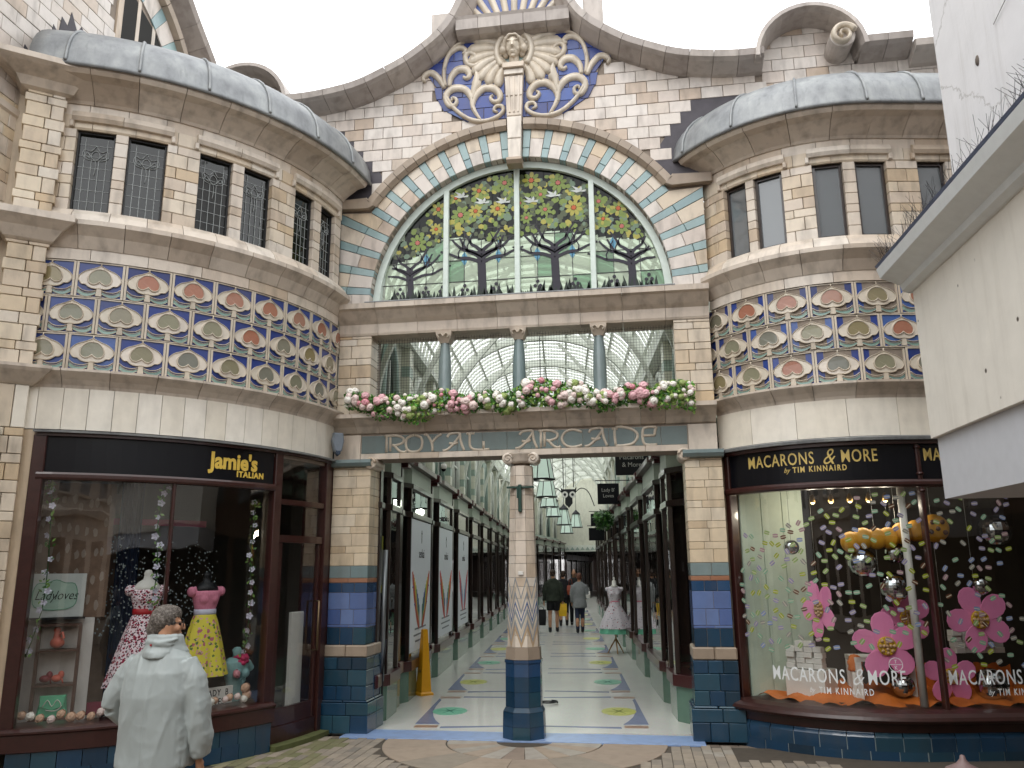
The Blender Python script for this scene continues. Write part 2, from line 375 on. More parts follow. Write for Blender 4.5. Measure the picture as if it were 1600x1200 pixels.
def text(body, size, surf, s, z, d, mat, parent=None, name='lettering', align='CENTER', sx=1, bold=0, depth=.004, shear=0, space=1, kind=None, M=None, zs=None):
    cu = bpy.data.curves.new(name, 'FONT'); cu.body = body; cu.size = size; cu.align_x = align; cu.extrude = depth; cu.offset = bold; cu.shear = shear
    cu.space_character = space; cu.resolution_u = 3; cu.space_line = 1.0
    o = bpy.data.objects.new('tmp', cu); me = bpy.data.meshes.new_from_object(o); bpy.data.objects.remove(o); bpy.data.curves.remove(cu)
    m = MB(); m.v = [surf.at(s+v.co.x*sx, z+v.co.y, d+v.co.z) for v in me.vertices]; m.f = [list(p.vertices) for p in me.polygons]; m.m = [0]*len(m.f); m.sm = [False]*len(m.f)
    bpy.data.meshes.remove(me)
    return m.build(name, mat, parent, kind, M)
def blob(m, name, mats, voxel, parent=None, smooth=4, disp=None, M=None, matfn=None, label=None, post=None):
    """union of overlapping closed forms grown into ONE skin (voxel remesh + smoothing)"""
    me = m.mesh('tmp', mats, M); o = bpy.data.objects.new('tmp', me); LINK(o)
    r = o.modifiers.new('r', 'REMESH'); r.mode = 'VOXEL'; r.voxel_size = voxel; r.use_smooth_shade = True
    if smooth: q = o.modifiers.new('s', 'SMOOTH'); q.iterations = smooth; q.factor = .5
    for dd in (disp or []):
        tx = bpy.data.textures.new('t', 'CLOUDS'); tx.noise_scale = dd[0]; tx.noise_depth = 2
        e = o.modifiers.new('d', 'DISPLACE'); e.texture = tx; e.strength = dd[1]; e.mid_level = .5; e.texture_coords = 'LOCAL'
    dg = bpy.context.evaluated_depsgraph_get(); em = bpy.data.meshes.new_from_object(o.evaluated_get(dg)); bpy.data.objects.remove(o)
    em.name = name; em.materials.clear()
    if post:
        vn = [(v.co.copy(), v.normal.copy()) for v in em.vertices]
        for v, (c_, n_) in zip(em.vertices, vn): v.co = c_+n_*post(c_)
    for x in (mats if isinstance(mats, (list, tuple)) else [mats]): em.materials.append(x)
    for p in em.polygons:
        p.use_smooth = True; p.material_index = matfn(p.center) if matfn else 0
    xs = [v.co for v in em.vertices]; p = Vector(((min(a.x for a in xs)+max(a.x for a in xs))/2, (min(a.y for a in xs)+max(a.y for a in xs))/2, min(a.z for a in xs)))
    em.transform(Matrix.Translation(-p)); return inst(em, name, parent, p, 0, None, label)
# ================================================================ THE SETTING
YA = R_(5.18737603); MA = Matrix.Rotation(YA, 4, 'Z')
def arc(u, v, z=0): return MA @ Vector((u, v, z))
def brick_sheet():
    t = NT('paving_far'); b = t.N("ShaderNodeTexBrick"); b.inputs['Scale'].default_value = 1; b.inputs['Brick Width'].default_value = .2; b.inputs['Row Height'].default_value = .1
    b.inputs['Mortar Size'].default_value = .004; b.inputs['Color1'].default_value = hexc('#87796a'); b.inputs['Color2'].default_value = hexc('#776a5e'); b.inputs['Mortar'].default_value = hexc('#4a443c')
    t.L(t.pos(), b.inputs['Vector']); c = t.mix(.5, b.outputs[0], t.ramp(t.noise(t.pos(), 2.5, 5), [(.3, .6), (.7, 1.0)]), 'MULTIPLY'); t.bsdf(c, .8, bump=b.outputs['Fac'], bs=-.3); return t.m
PAV = brick_sheet()
MB().add([(-60, -60, -.03), (60, -60, -.03), (60, 90, -.03), (-60, 90, -.03)], [(0, 1, 2, 3)]).build('ground', PAV, None, 'structure')
pv = MB().box(-4.4, 5.2, -2.6, -.36, -.028, -.01).build('pavement', plain('paving_joint', '#4f473d', .9, var=.4), None, 'structure')
PB = glz('paving_brick', [(0, '#8d8375'), (.3, '#998d7d'), (.55, '#847b70'), (.8, '#9c9080'), (1, '#7a736a')], .75, .3)
PM = glz('mossy_paving', [(0, '#7f7a5c'), (.5, '#6f6f4c'), (1, '#8c8468')], .8, .4)
PG = glz('grey_paving', [(0, '#9b9488'), (1, '#a7a096')], .7, .3)
PT = glz('tan_slab', [(0, '#988878'), (.5, '#a1917f'), (1, '#8c7d70')], .7, .3)
pcx, pcy = 0.0, -.34
def ringpt(r, a): return (pcx+r*math.cos(a), pcy+r*math.sin(a))
def slab(r0, r1, a0, a1, mat, tri=False):
    g = .004; n = 5; po = []
    for i in range(n+1): po.append(ringpt(r1-g, a0+(a1-a0)*i/n+(g/r1)*(1 if i == 0 else -1 if i == n else 0)))
    if tri: po.append(ringpt(r0+.01, (a0+a1)/2))
    else:
        for i in range(n, -1, -1): po.append(ringpt(r0+g, a0+(a1-a0)*i/n))
    m = MB(); m.prism(po, -.03, 0, lambda x, y, d: Vector((x, y, d)), 0, .003); m.build('paving_slab', mat, pv)
A0 = -math.pi
for i in range(11):
    a = A0+math.pi*i/11; slab(.3, .85, a, a+math.pi/11, PG if i % 2 == 0 else PT)
for i in range(8): slab(.86, 1.55, A0+math.pi*i/8, A0+math.pi*(i+1)/8, PT if i not in (2, 5) else PB)
def outside(x, y): return (x-pcx)**2+(y-pcy)**2 > 1.6**2
BRM = {}
def pbrick(x, y, w, l, mat):
    k = (w, l, mat.name)
    if k not in BRM: BRM[k] = MB().box(-w/2+.003, w/2-.003, -l/2+.003, l/2-.003, -.03, 0, 0, None, .004).mesh('brick', mat)
    inst(BRM[k], 'paving_brick', pv, (x, y, random.uniform(-.002, .002)))
nb = 0
for j in range(9):
    for i in range(60):
        x = -3.1+i*.105; y = -.42-j*.21-(.105 if i % 2 else 0)
        if y > -1.85 and x < 3.1 and outside(x, y) and not (x > 2.2 and y > -.95) and not (x < -2.4 and y > -.5):
            moss = x < -1.9 and random.random() < .6; pbrick(x, y, .105, .21, PM if moss else (PG if (j == 1 and x > 1.9) else PB)); nb += 1
# soft drift of moss and grit along the left shopfront
# ---- arcade floor
TERR = None
def terr():
    t = NT('terrazzo_floor'); v = t.N("ShaderNodeTexVoronoi"); v.inputs['Scale'].default_value = 90; t.L(t.pos(), v.inputs['Vector'])
    c = t.mix(.15, '#dcdcd6', v.outputs['Color'], 'MULTIPLY'); c = t.mix(.3, c, t.ramp(t.noise(t.pos(), 1.3, 4), [(.3, .75), (.7, 1.0)]), 'MULTIPLY')
    t.bsdf(c, .22, coat=.12, bump=t.noise(t.pos(), 1.2, 2), bs=.02); return t.m
TERR = terr()
fl = MB().box(-2.6, 2.6, .1, 27.4, -.02, .004).build('arcade_floor', TERR, None, 'structure', MA)
M2 = MA @ Matrix.Translation((0, 27.3, 0)) @ Matrix.Rotation(R_(-8), 4, 'Z')
fl2 = MB().box(-2.9, 2.6, 0, 60, -.024, .003).build('arcade_floor', TERR, None, 'structure', M2)
BLUEM = glz('blue_mosaic', [(0, '#6f86b8'), (1, '#7b92c0')], .3, .2); BM2 = glz('slate_mosaic', [(0, '#6f7a99'), (1, '#7c87a3')], .25, .1)
BROWNM = plain('brown_mosaic', '#9a7a66', .3)
st = MB().box(-2.12, 1.95, -.36, .12, -.02, .008, 0, None, .003); st.build('blue_threshold_strip', glz('blue_threshold', [(0, '#7c97c4'), (1, '#8aa3cc')], .35, .3), fl)
PATAT = lambda x, y, d: arc(x, y, d)
YEL = plain('yellow_green_disc', '#c3c75a', .3); GRN = plain('green_disc', '#6ab898', .3)
# one inlaid corner group, mirrored left/right and repeated down the arcade
for k in range(10):
    v0 = .62+2.86*k
    for sd in (-1, 1):
        m = MB(); po = [(sd*1.42, v0+.02), (sd*1.42, v0+2.0)]
        for i in range(9): a = math.pi/2*i/8; po.append((sd*(1.375-.26*(i/8)**3), v0+1.9-1.88*i/8))
        m.prism(po, .003, .0075, PATAT); m.build('blue_spandrel_inlay', BM2, fl)
        m = MB(); m.prism([(sd*1.42, v0+2.06), (sd*1.12, v0+2.06), (sd*1.12, v0+2.2), (sd*1.42, v0+2.2)], .003, .0075, PATAT); m.prism([(sd*1.4, v0-.2), (sd*1.12, v0-.2), (sd*1.12, v0-.06), (sd*1.4, v0-.06)], .003, .0075, PATAT); m.build('brown_corner_inlay', BROWNM, fl)
        m = MB(); m.prism([(sd*1.08, v0-.14), (sd*.1, v0-.06), (sd*.1, v0-.1), (sd*1.08, v0-.24)], .003, .0075, PATAT); m.prism([(sd*1.08, v0+2.22), (sd*.1, v0+2.14), (sd*.1, v0+2.1), (sd*1.08, v0+2.12)], .003, .0075, PATAT); m.build('slate_band_inlay', BM2, fl)
        m = MB(); n = 20; m.prism([(sd*1.12+.23*math.cos(2*math.pi*i/n), v0+.95+.3*math.sin(2*math.pi*i/n)) for i in range(n)], .003, .008, PATAT)
        yl = (k+(sd > 0)) % 2 == 1; dsk = m.build('round_floor_disc', YEL if yl else GRN, fl)
        m = MB()
        for q in range(6): a = q*math.pi/3; m.prism([(sd*1.12+.02*math.cos(a+1.6), v0+.95+.02*math.sin(a+1.6)), (sd*1.12+.17*math.cos(a), v0+.95+.22*math.sin(a)), (sd*1.12+.02*math.cos(a-1.6), v0+.95+.02*math.sin(a-1.6))], .007, .0095, PATAT)
        if k < 3: m.build('disc_mark', plain('disc_mark_a' if yl else 'disc_mark_b', '#7f8a2c' if yl else '#2f7f68', .5), dsk)

# ================================================================ CENTRAL GABLE
X0 = -.08
gab = thing('gable_wall', 'pale glazed brick gable with sweeping coping above the arched stained glass window', 'gable', (X0, 0, 5.2))
WX = [(.45, 10.4), (.5, 9.85), (.6, 9.42), (.77, 9.08), (.92, 8.9), (1.09, 8.75), (1.42, 8.52), (1.75, 8.358), (2.09, 8.22), (2.44, 8.146), (2.86, 8.10), (3.24, 8.10)]
def wz(x):
    x = abs(x-X0)
    if x < .45: return 10.4
    for (a, b), (c, d) in zip(WX, WX[1:]):
        if x <= c: return b+(d-b)*(x-a)/(c-a)
    return 8.10 if x < 3.24 else 8.05
ZC = 5.23; RI = 1.97; RO = 2.38; RH = 2.52
# core wall behind the blocks, with the arch cut out
def core():
    m = MB(); N = 40
    for sd in (-1, 1):
        outer = [(X0+sd*5.3, 5.23), (X0+sd*5.3, 8.0), (X0+sd*3.25, 8.0)]+[(X0+sd*x, z) for x, z in WX[::-1]]
        inner = [(X0+sd*RI*math.sin(math.pi/2*i/N), ZC+RI*math.cos(math.pi/2*i/N)) for i in range(N+1)]
        # strips between the arch and the outline
        xs = [0, .3, .45, .5, .6, .77, .92, 1.09, 1.42, 1.75, 1.9, 1.96, RI, 2.09, 2.44, 2.86, 3.24, 5.3]
        for a, b in zip(xs, xs[1:]):
            if a == 2.44: a_lo = 6.72
            lo = lambda x: ZC+math.sqrt(max(0, RI*RI-x*x)) if x < RI else (ZC if x < 2.43 else 6.72)
            top = lambda x: wz(X0+x)-.02
            nn = 6 if a < RI else 1
            for q in range(nn):
                xa = a+(b-a)*q/nn; xb = a+(b-a)*(q+1)/nn
                m.prism([(X0+sd*xa, lo(xa)), (X0+sd*xb, lo(xb)), (X0+sd*xb, top(xb)), (X0+sd*xa, top(xa))], -.42, -.006, FR.at)
    m.build('wall_core', MORTAR, gab)
core()
def inpanel(x, z):
    x = abs(x); lim = [(7.77, .5), (7.86, .78), (8.0, 1.0), (8.2, 1.1), (8.42, 1.14), (8.63, 1.28), (8.84, 1.0), (9.06, .78)]
    for (a, b), (c, d) in zip(lim, lim[1:]):
        if a <= z <= c: return x < b+(d-b)*(z-a)/(c-a)
    return False
def glaybricks():
    z = 6.66; i = 0; H = .1655; W = .278
    while z < 10.2:
        x = X0-3.24-(W/2 if i % 2 else 0)
        while x < X0+3.3:
            po = [(x+.003, z+.003), (x+W-.003, z+.003), (x+W-.003, z+H-.003), (x+.003, z+H-.003)]
            cx, cz = x+W/2-X0, z+H/2
            r = math.hypot(cx, cz-ZC); keep = r > RH-.06
            # stepped lead flashing each side
            ax = abs(cx); lim = 2.0+(cz-7.0)*.5
            if ax+W*.35 > lim and cz < 7.86: keep = False
            if ax < .27 and cz < 8.5: keep = False
            # relief panel
            if inpanel(cx*1.0, cz) or (ax < .66 and cz > 9.05): keep = False
            if keep and z < wz(x+W/2)-.03 and ax+W*.2 < 3.24:
                po = clip(po, 0, 1, 99)
                sl = (wz(x+W)-wz(x))/W; po = clip(po, -sl, 1, wz(x)-sl*x)
                if len(po) >= 3:
                    d = .012+random.choice((0, .002, .004))
                    if len(po) == 4 and po[2][1]-po[1][1] > H-.01 and po[3][1]-po[0][1] > H-.01: block(FR, x, x+W, z, z+H, WHITE, gab, 'glazed_brick', d1=d)
                    else: m = MB(); m.prism(po, -.04, d, FR.at, 0, .003); m.build('glazed_brick', WHITE, gab)
            x += W
        z += H; i += 1
glaybricks()
# voussoirs
NV = 28; a = 0
def vout(t):
    if t < R_(33.5) : return min(2.40/math.cos(t), 1.46/max(.01, math.sin(t)) if t > .3 else 9)
    return RO
def vous(sd, t0, t1, r0, r1, mat, d1):
    N = 3; g = .003; f = lambda r, t: (X0+sd*r*math.cos(t), ZC+r*math.sin(t))
    a, b = t0+g/2.1, t1-g/2.1
    ra = r1 if r1 else vout(a); rb = r1 if r1 else vout(b)
    if r1 == 0: inn = [f(r0+g, a), f(r0+g, (a+b)/2), f(r0+g, b)]; outp = [f(rb, b), f(ra, a)]
    else: inn = [f(r0, a), f(r0, (a+b)/2), f(r0, b)]; outp = [f(r1-g, b), f(r1-g, (a+b)/2), f(r1-g, a)]
    m = MB(); m.prism(inn+outp, -.3, d1, FR.at, 0, .004); m.build('arch_block', mat, gab)
NQ = 12; per = (math.pi/2-.045)/NQ; random.seed(5)
for sd in (-1, 1):
    for k in range(NQ):
        t0 = k*per; tb = t0+per*.64
        sp = RI+(.27 if k % 2 else .2)
        if k > 3:
            vous(sd, t0, tb, RI, sp, WHITE, .024); vous(sd, t0, tb, sp, 0, BUFFW, .02)
            vous(sd, tb, t0+per, RI, RI+.13, SKYB, .022); vous(sd, tb, t0+per, RI+.13, 0, SKYB, .024)
        else:
            vous(sd, t0, tb, RI, sp+.05, WHITE, .024); vous(sd, t0, tb, sp+.05, 0, BUFFW if k % 2 else WHITE, .02)
            vous(sd, tb, t0+per, RI, RI+.33, SKYB, .022); vous(sd, tb, t0+per, RI+.33, 0, SKYB, .024)
# hood mould
HP = [(0, 0), (.05, -.02), (.1, .03), (.1, .12), (0, .14)]
for sd in (-1, 1):
    n = 13; ta, tb_ = R_(36), R_(90-2.6)
    for k in range(n):
        a, b = ta+(tb_-ta)*k/n+.0012, ta+(tb_-ta)*(k+1)/n-.0012
        def pf(t, d, z, a=a, b=b): q = a+(b-a)*t; r = RO+z; return Vector((X0+sd*r*math.cos(q), -d, ZC+r*math.sin(q)))
        m = MB(); m.sweep(HP if sd > 0 else HP[::-1], pf, 3); m.build('hood_block', HOOD, gab)
    xa = X0+sd*RO*math.cos(ta); za = ZC+RO*math.sin(ta)
    m = MB(); m.prism([(xa, za), (xa+sd*.1, za+.12), (X0+sd*2.52, za+.1), (X0+sd*2.52, za-.02), (xa+sd*.08, za-.04)], 0, .1, FR.at, 0, .01); m.build('hood_return', HOOD, gab)
# stepped lead flashing
for sd in (-1, 1):
    po = [(1.9, 6.62)]; z = 6.66
    for i in range(7): lim = 2.0+(z+.083-7.0)*.5-.2; po += [(lim-.06, z), (lim+.05, z+.16)]; z += .1655
    po += [(3.3, z), (3.3, 6.62)]
    m = MB(); m.prism([(X0+sd*x, z) for x, z in po], -.005, .008, FR.at); m.build('lead_flashing', DLEAD, gab)
# coping: pieces swept along the curve
CP = [(0, -.02), (.08, -.01), (.28, .05), (.34, .08), (.36, .16), (.3, .19), (-.3, .24), (-.3, 0)]
cpts = smoothpts([(x, z) for x, z in WX[::-1]], 3)
for sd in (-1, 1):
    L = [0]
    for p, q in zip(cpts, cpts[1:]): L.append(L[-1]+math.hypot(p[0]-q[0], p[1]-q[1]))
    def at_len(s):
        s = max(0, min(L[-1]-1e-6, s))
        for i in range(len(L)-1):
            if s <= L[i+1]:
                t = (s-L[i])/(L[i+1]-L[i]); p, q = cpts[i], cpts[i+1]; dx, dz = q[0]-p[0], q[1]-p[1]; l = math.hypot(dx, dz)
                return p[0]+dx*t, p[1]+dz*t, -dz/l, dx/l
    n = 13
    for k in range(n):
        a, b = L[-1]*k/n+.003, L[-1]*(k+1)/n-.003
        def pf(t, d, z, a=a, b=b):
            x, zz, nx, nz = at_len(a+(b-a)*t)
            if nz < 0: nx, nz = -nx, -nz
            return Vector((X0+sd*(x+nx*z), -d, zz+nz*z))
        m = MB(); m.sweep(CP if sd < 0 else CP[::-1], pf, 4); m.build('coping_block', COPE, gab)
    def pc(t, d, z):
        x, zz, nx, nz = at_len(L[-1]*t)
        if nz < 0: nx, nz = -nx, -nz
        return Vector((X0+sd*(x+nx*z), -d, zz+nz*z))
    m = MB(); m.sweep([(0, 0), (.08, .01), (.28, .07), (.32, .1), (.33, .14), (.28, .17), (-.28, .21), (-.28, .02)], pc, 60); m.build('coping_core', MORTAR, gab)
    # curled pediment beyond the sweep
    cx, cz, R = 3.80, 8.12, .6
    m = MB(); N = 10
    def pp(t, d, z):
        q = math.pi*(1-t)*1.0; r = R+z; return Vector((X0+sd*(cx+r*math.cos(q)), -d, cz+r*1.0*math.sin(q)))
    for k in range(6):
        m = MB(); m.sweep(([(0, -.02), (.3, 0), (.4, .03), (.4, .08), (-.3, .08), (-.3, -.02)]) if sd < 0 else ([(0, -.02), (.3, 0), (.4, .03), (.4, .08), (-.3, .08), (-.3, -.02)][::-1]), lambda t, d, z, k=k: pp((k+t)/6*.98+.003, d, z), 3); m.build('pediment_coping', COPE, gab)
    po = [(X0+sd*(cx+R*math.cos(math.pi*i/12)), cz+R*math.sin(math.pi*i/12)) for i in range(13)]
    m = MB(); m.prism(po, -.3, -.006, FR.at); m.build('pediment_wall', MORTAR, gab)
    for r in range(4):
        for q in range(5):
            xx = cx-.7+(q+.5*(r % 2))*.278; p4 = [(xx, cz+r*.1655), (xx+.272, cz+r*.1655), (xx+.272, cz+r*.1655+.16), (xx, cz+r*.1655+.16)]
            for t in range(0, 181, 20): p4 = clip(p4, math.cos(R_(t)), math.sin(R_(t)), cx*math.cos(R_(t))+cz*math.sin(R_(t))+R-.01) if len(p4) > 2 else p4
            if len(p4) > 2: m = MB(); m.prism([(X0+sd*a_, b_) for a_, b_ in p4], -.05, .012, FR.at, 0, .003); m.build('glazed_brick', WHITE, gab)
    # volute
    m = MB(); sp = []; ws = []
    for i in range(34):
        t = i/33; ang = math.pi*.1+t*math.pi*3.3; r = .125*(1-t)+.02; sp.append((X0+sd*(cx+.38+r*math.cos(ang)), cz+.16+r*math.sin(ang))); ws.append(.06*(1-t)+.026)
    m.ribbon(sp, ws, .36, .47, FR.at); m.build('volute', CREAMR, gab)
    m = MB(); n = 20; vc = (X0+sd*(cx+.38), cz+.16)
    m.prism([(vc[0]+.15*math.cos(6.283*i/n), vc[1]+.15*math.sin(6.283*i/n)) for i in range(n)], 0, .39, FR.at, 0, .01); m.build('volute_drum', COPE, gab)
    # level parapet with a step
    for xa, xb, zz in ((4.42, 5.02, 8.12), (5.03, 6.1, 8.0)):
        n = max(2, round((xb-xa)/.36))
        for k in range(n):
            a, b = xa+(xb-xa)*k/n+.003, xa+(xb-xa)*(k+1)/n-.003
            m = MB(); m.sweep(CP if sd < 0 else CP[::-1], lambda t, d, z, a=a, b=b: Vector((X0+sd*(a+(b-a)*t), -d, zz+z)), 1); m.build('coping_block', COPE, gab)
    for r in range(3):
        for k in range(9):
            xx = 3.24+(k-.5*(r % 2))*.278
            if xx > 3.1: block(FR, *sorted((X0+sd*xx, X0+sd*(xx+.278))), 7.62+r*.1655, 7.785+r*.1655, WHITE, gab, 'glazed_brick')
# side walls above the bays are closed by a core
# chimney-like blocks behind the gable
for sd in (-1, 1):
    m = MB(); m.box(X0+sd*.95, X0+sd*1.22, .1, .8, 8.9, 9.62, 0, None, .01); m.build('parapet_block', COPE, gab)
# ---- relief panel: cobalt tiles, scrolls, winged head
rel = MB(); rel.prism([(X0+x, z) for x, z in [(-.78, 7.86), (-1.0, 8.0), (-1.1, 8.2), (-1.14, 8.42), (-1.28, 8.63), (-1.0, 8.84), (-.78, 9.06), (.78, 9.06), (1.0, 8.84), (1.28, 8.63), (1.14, 8.42), (1.1, 8.2), (1.0, 8.0), (.78, 7.86), (.5, 7.77), (-.5, 7.77)]], -.04, .02, FR.at)
relief = rel.build('relief_panel', MORTAR, gab)
random.seed(3)
z = 7.78; i = 0
while z < 9.02:
    h = .19; x = -1.3-(.13 if i % 2 else 0)
    while x < 1.3:
        w = .29; po = [(x+.004, z+.004), (x+w-.004, z+.004), (x+w-.004, min(9.05, z+h)-.004), (x+.004, min(9.05, z+h)-.004)]
        lim = [(-.5, 7.77), (-.78, 7.86), (-1.0, 8.0), (-1.1, 8.2), (-1.14, 8.42), (-1.28, 8.63), (-1.0, 8.84), (-.78, 9.06)]
        # clip both sides by sampling edges
        def cl(po, sd):
            zz = (po[0][1]+po[-1][1])/2 if po else 0
            for (a, b), (c, d) in zip(lim, lim[1:]):
                if b <= z+h/2 <= d:
                    nx, nz = (b-d), (c-a); L = math.hypot(nx, nz); nx, nz = nx/L, nz/L
                    if nx*(0-a)+nz*(8.4-b) > 0: nx, nz = -nx, -nz
                    return clip(po, nx*sd, nz, nx*a+nz*b)
            return po
        po = cl(po, 1); po = cl(po, -1) if len(po) > 2 else po
        if len(po) > 2: m = MB(); m.prism([(X0+p, q) for p, q in po], -.02, .03, FR.at, 0, .003); m.build('blue_tile', COBALT, relief)
        x += w
    z += h; i += 1
SCR = dict(a=([(-.648, 9.03), (-.816, 9.006), (-.954, 8.913), (-1.042, 8.748), (-1.069, 8.534), (-1.048, 8.338)], [.05, .05, .05, .055, .06, .06]),
 b=([(-1.06, 8.598), (-1.013, 8.81), (-.914, 8.908), (-.815, 8.919), (-.76, 8.858), (-.805, 8.819)], [.03, .06, .08, .09, .07, .04]),
 c=([(-1.33, 8.45), (-1.365, 8.50), (-1.325, 8.56), (-1.238, 8.575), (-1.138, 8.477), (-1.057, 8.317)], [.03, .06, .09, .1, .09, .06]),
 d=([(-.989, 8.331), (-.97, 8.469), (-.882, 8.578), (-.765, 8.582), (-.706, 8.494), (-.744, 8.434), (-.793, 8.461)], [.05, .09, .12, .12, .09, .06, .04]),
 e=([(-.559, 8.65), (-.657, 8.618), (-.745, 8.682), (-.766, 8.782), (-.707, 8.83), (-.628, 8.777), (-.647, 8.703), (-.696, 8.72)], [.05, .07, .08, .08, .07, .06, .05, .03]),
 f=([(-.66, 7.95), (-.656, 8.041), (-.695, 8.172), (-.783, 8.277), (-.92, 8.303), (-1.017, 8.238), (-1.036, 8.134), (-.976, 8.032), (-.898, 8.056), (-.889, 8.129), (-.944, 8.156), (-.957, 8.104)], [.04, .06, .1, .11, .12, .1, .08, .07, .06, .05, .04, .03]),
 g=([(-.66, 7.95), (-.646, 8.082), (-.598, 8.183), (-.501, 8.258), (-.376, 8.245), (-.289, 8.151), (-.29, 8.056), (-.367, 8.037), (-.415, 8.101), (-.376, 8.139)], [.04, .07, .1, .12, .12, .1, .08, .07, .05, .03]),
 h=([(-.675, 8.191), (-.656, 7.978), (-.54, 7.767)], [.06, .07, .03]),
 i=([(-1.056, 8.232), (-.927, 8.006), (-.752, 7.841), (-.597, 7.773), (-.444, 7.768), (-.31, 7.817), (-.237, 7.893), (-.262, 7.963), (-.338, 7.966), (-.367, 7.907), (-.314, 7.876)], [.05, .06, .06, .06, .06, .06, .06, .06, .05, .045, .03]),
 j=([(-.62, 8.55), (-.60, 8.45), (-.61, 8.34), (-.64, 8.25), (-.66, 8.1)], [.01, .1, .15, .1, .04]))
for k, (pts, ws) in SCR.items():
    for sd in (1, -1):
        P = smoothpts([(X0+sd*(x-X0), z) for x, z in pts], 4); W = []
        for i in range(len(ws)-1):
            for j in range(4): W.append(ws[i]+(ws[i+1]-ws[i])*j/4)
        W.append(ws[-1]); m = MB(); m.ribbon(P[::sd] if sd < 0 else P, W[::-1] if sd < 0 else W, .012, .075, FR.at); m.build('scroll_relief', CREAMR, relief)
hc = (X0-.0, 8.76)
for sd in (1, -1):
    for q, (ang, L, w) in enumerate([(98, .36, .13), (112, .40, .13), (127, .45, .14), (143, .50, .15), (160, .53, .15), (176, .52, .14), (191, .50, .14), (205, .48, .13), (219, .46, .13), (234, .42, .12)]):
        a = R_(ang); r0 = .17; L *= 1.12; w *= 1.25; pts = []; ws = []
        for i in range(7):
            t = i/6; r = r0+(L-r0+.08)*t; b = a+.22*t*t; pts.append((hc[0]+sd*r*math.cos(b)*-1*-1, hc[1]+r*math.sin(b))); ws.append(w*(.55+.6*t) if t < .8 else w*(1.0 if t < .9 else .35))
        m = MB(); m.ribbon(pts if sd > 0 else pts[::-1], ws if sd > 0 else ws[::-1], .01, .075-.003*(q % 2), FR.at); m.build('wing_feather', CREAMR, relief)
    pts = smoothpts([(hc[0]+sd*.02, hc[1]+.30), (hc[0]+sd*.13, hc[1]+.27), (hc[0]+sd*.22, hc[1]+.15), (hc[0]+sd*.24, hc[1]-.02), (hc[0]+sd*.17, hc[1]-.2)], 4)
    m = MB(); m.ribbon(pts, .09, .03, .11, FR.at); m.build('wing_shoulder', CREAMR, relief)
n = 20; m = MB(); m.prism([(hc[0]+.2*math.cos(6.283*i/n), hc[1]+.02+.24*math.sin(6.283*i/n)) for i in range(n)], 0, .05, FR.at); m.build('round_niche', SKYB, relief)
# carved head: one skin with brow, nose, lips; hair of its own
KH = 1.3; HM = Matrix.Translation((hc[0], -.12, 8.80)) @ Matrix.Rotation(R_(14), 4, 'X') @ Matrix.Scale(KH, 4)
m = MB(); Bq = lambda p, r, a=12, b=8: m.ball(p, r, a, b, M=HM)
Bq((0, 0, 0), (.085, .09, .12), 16, 12); Bq((0, -.02, -.075), (.056, .065, .055)); m.tube([(0, .03, -.27), (0, .01, -.09)], [.07, .052], 12, M=HM)
m.tube([(0, -.088, .03), (0, -.112, -.03)], [.011, .019], 8, M=HM); Bq((0, -.083, -.068), (.03, .016, .008)); Bq((0, -.08, -.084), (.024, .016, .009)); Bq((0, -.075, -.118), (.024, .018, .018))
for sd in (-1, 1): Bq((sd*.036, -.073, .042), (.03, .018, .008)); Bq((sd*.034, -.068, .012), (.016, .013, .009)); Bq((sd*.045, -.05, -.04), (.025, .02, .03))
blob(m, 'carved_head', CREAMR, .008, relief, 1)
m = MB()
for sd in (-1, 1):
    for q in range(4):
        o = q*.016; m.tube([HM @ Vector(p) for p in smoothpts([(0, -.06+o, .105+.003*q), (sd*.04, -.074+o, .098-.004*q), (sd*(.078+o*.2), -.05+o, .05), (sd*(.092+o*.4), -.03+o, -.01), (sd*(.115-o*.3), -.01+o, -.045)], 3)], [.014*KH]*5+[.022*KH]*8, 7)
    Bq((sd*.105, -.005, -.03), (.042, .05, .05)); Bq((sd*.085, .02, -.075), (.035, .04, .04))
Bq((0, .03, .03), (.095, .085, .085))
blob(m, 'carved_hair', CREAMR, .008, relief, 1)
# pilaster (herm) under the head
def pil(z0, z1, w0, w1, d0, d1, nm='pilaster_block'):
    m = MB(); m.prism([(X0-w0/2, z0+.003), (X0+w0/2, z0+.003), (X0+w1/2, z1-.003), (X0-w1/2, z1-.003)], 0, d1, FR.at, 0, .008); m.build(nm, CREAM, gab)
pil(8.44, 8.52, .29, .30, 0, .2); pil(8.36, 8.44, .26, .27, 0, .16); pil(8.05, 8.36, .225, .25, 0, .13); pil(7.75, 8.05, .2, .225, 0, .13); pil(7.42, 7.75, .18, .2, 0, .13); pil(7.14, 7.42, .165, .18, 0, .13)
m = MB()
for q in (-.07, 0, .07): m.prism([(X0+q*.8-.012, 7.8), (X0+q*.8+.012, 7.8), (X0+q+.014, 8.34), (X0+q-.014, 8.34)], .125, .142, FR.at, 0, .004)
m.build('pilaster_fluting', CREAM, gab)
m = MB(); m.sweep([(0, 0), (.16, 0), (.2, .04), (.17, .09), (0, .1)], lambda t, d, z: Vector((X0-.1+.2*t, -d, 7.04+z)), 1); m.build('keystone_foot', HOOD, gab)
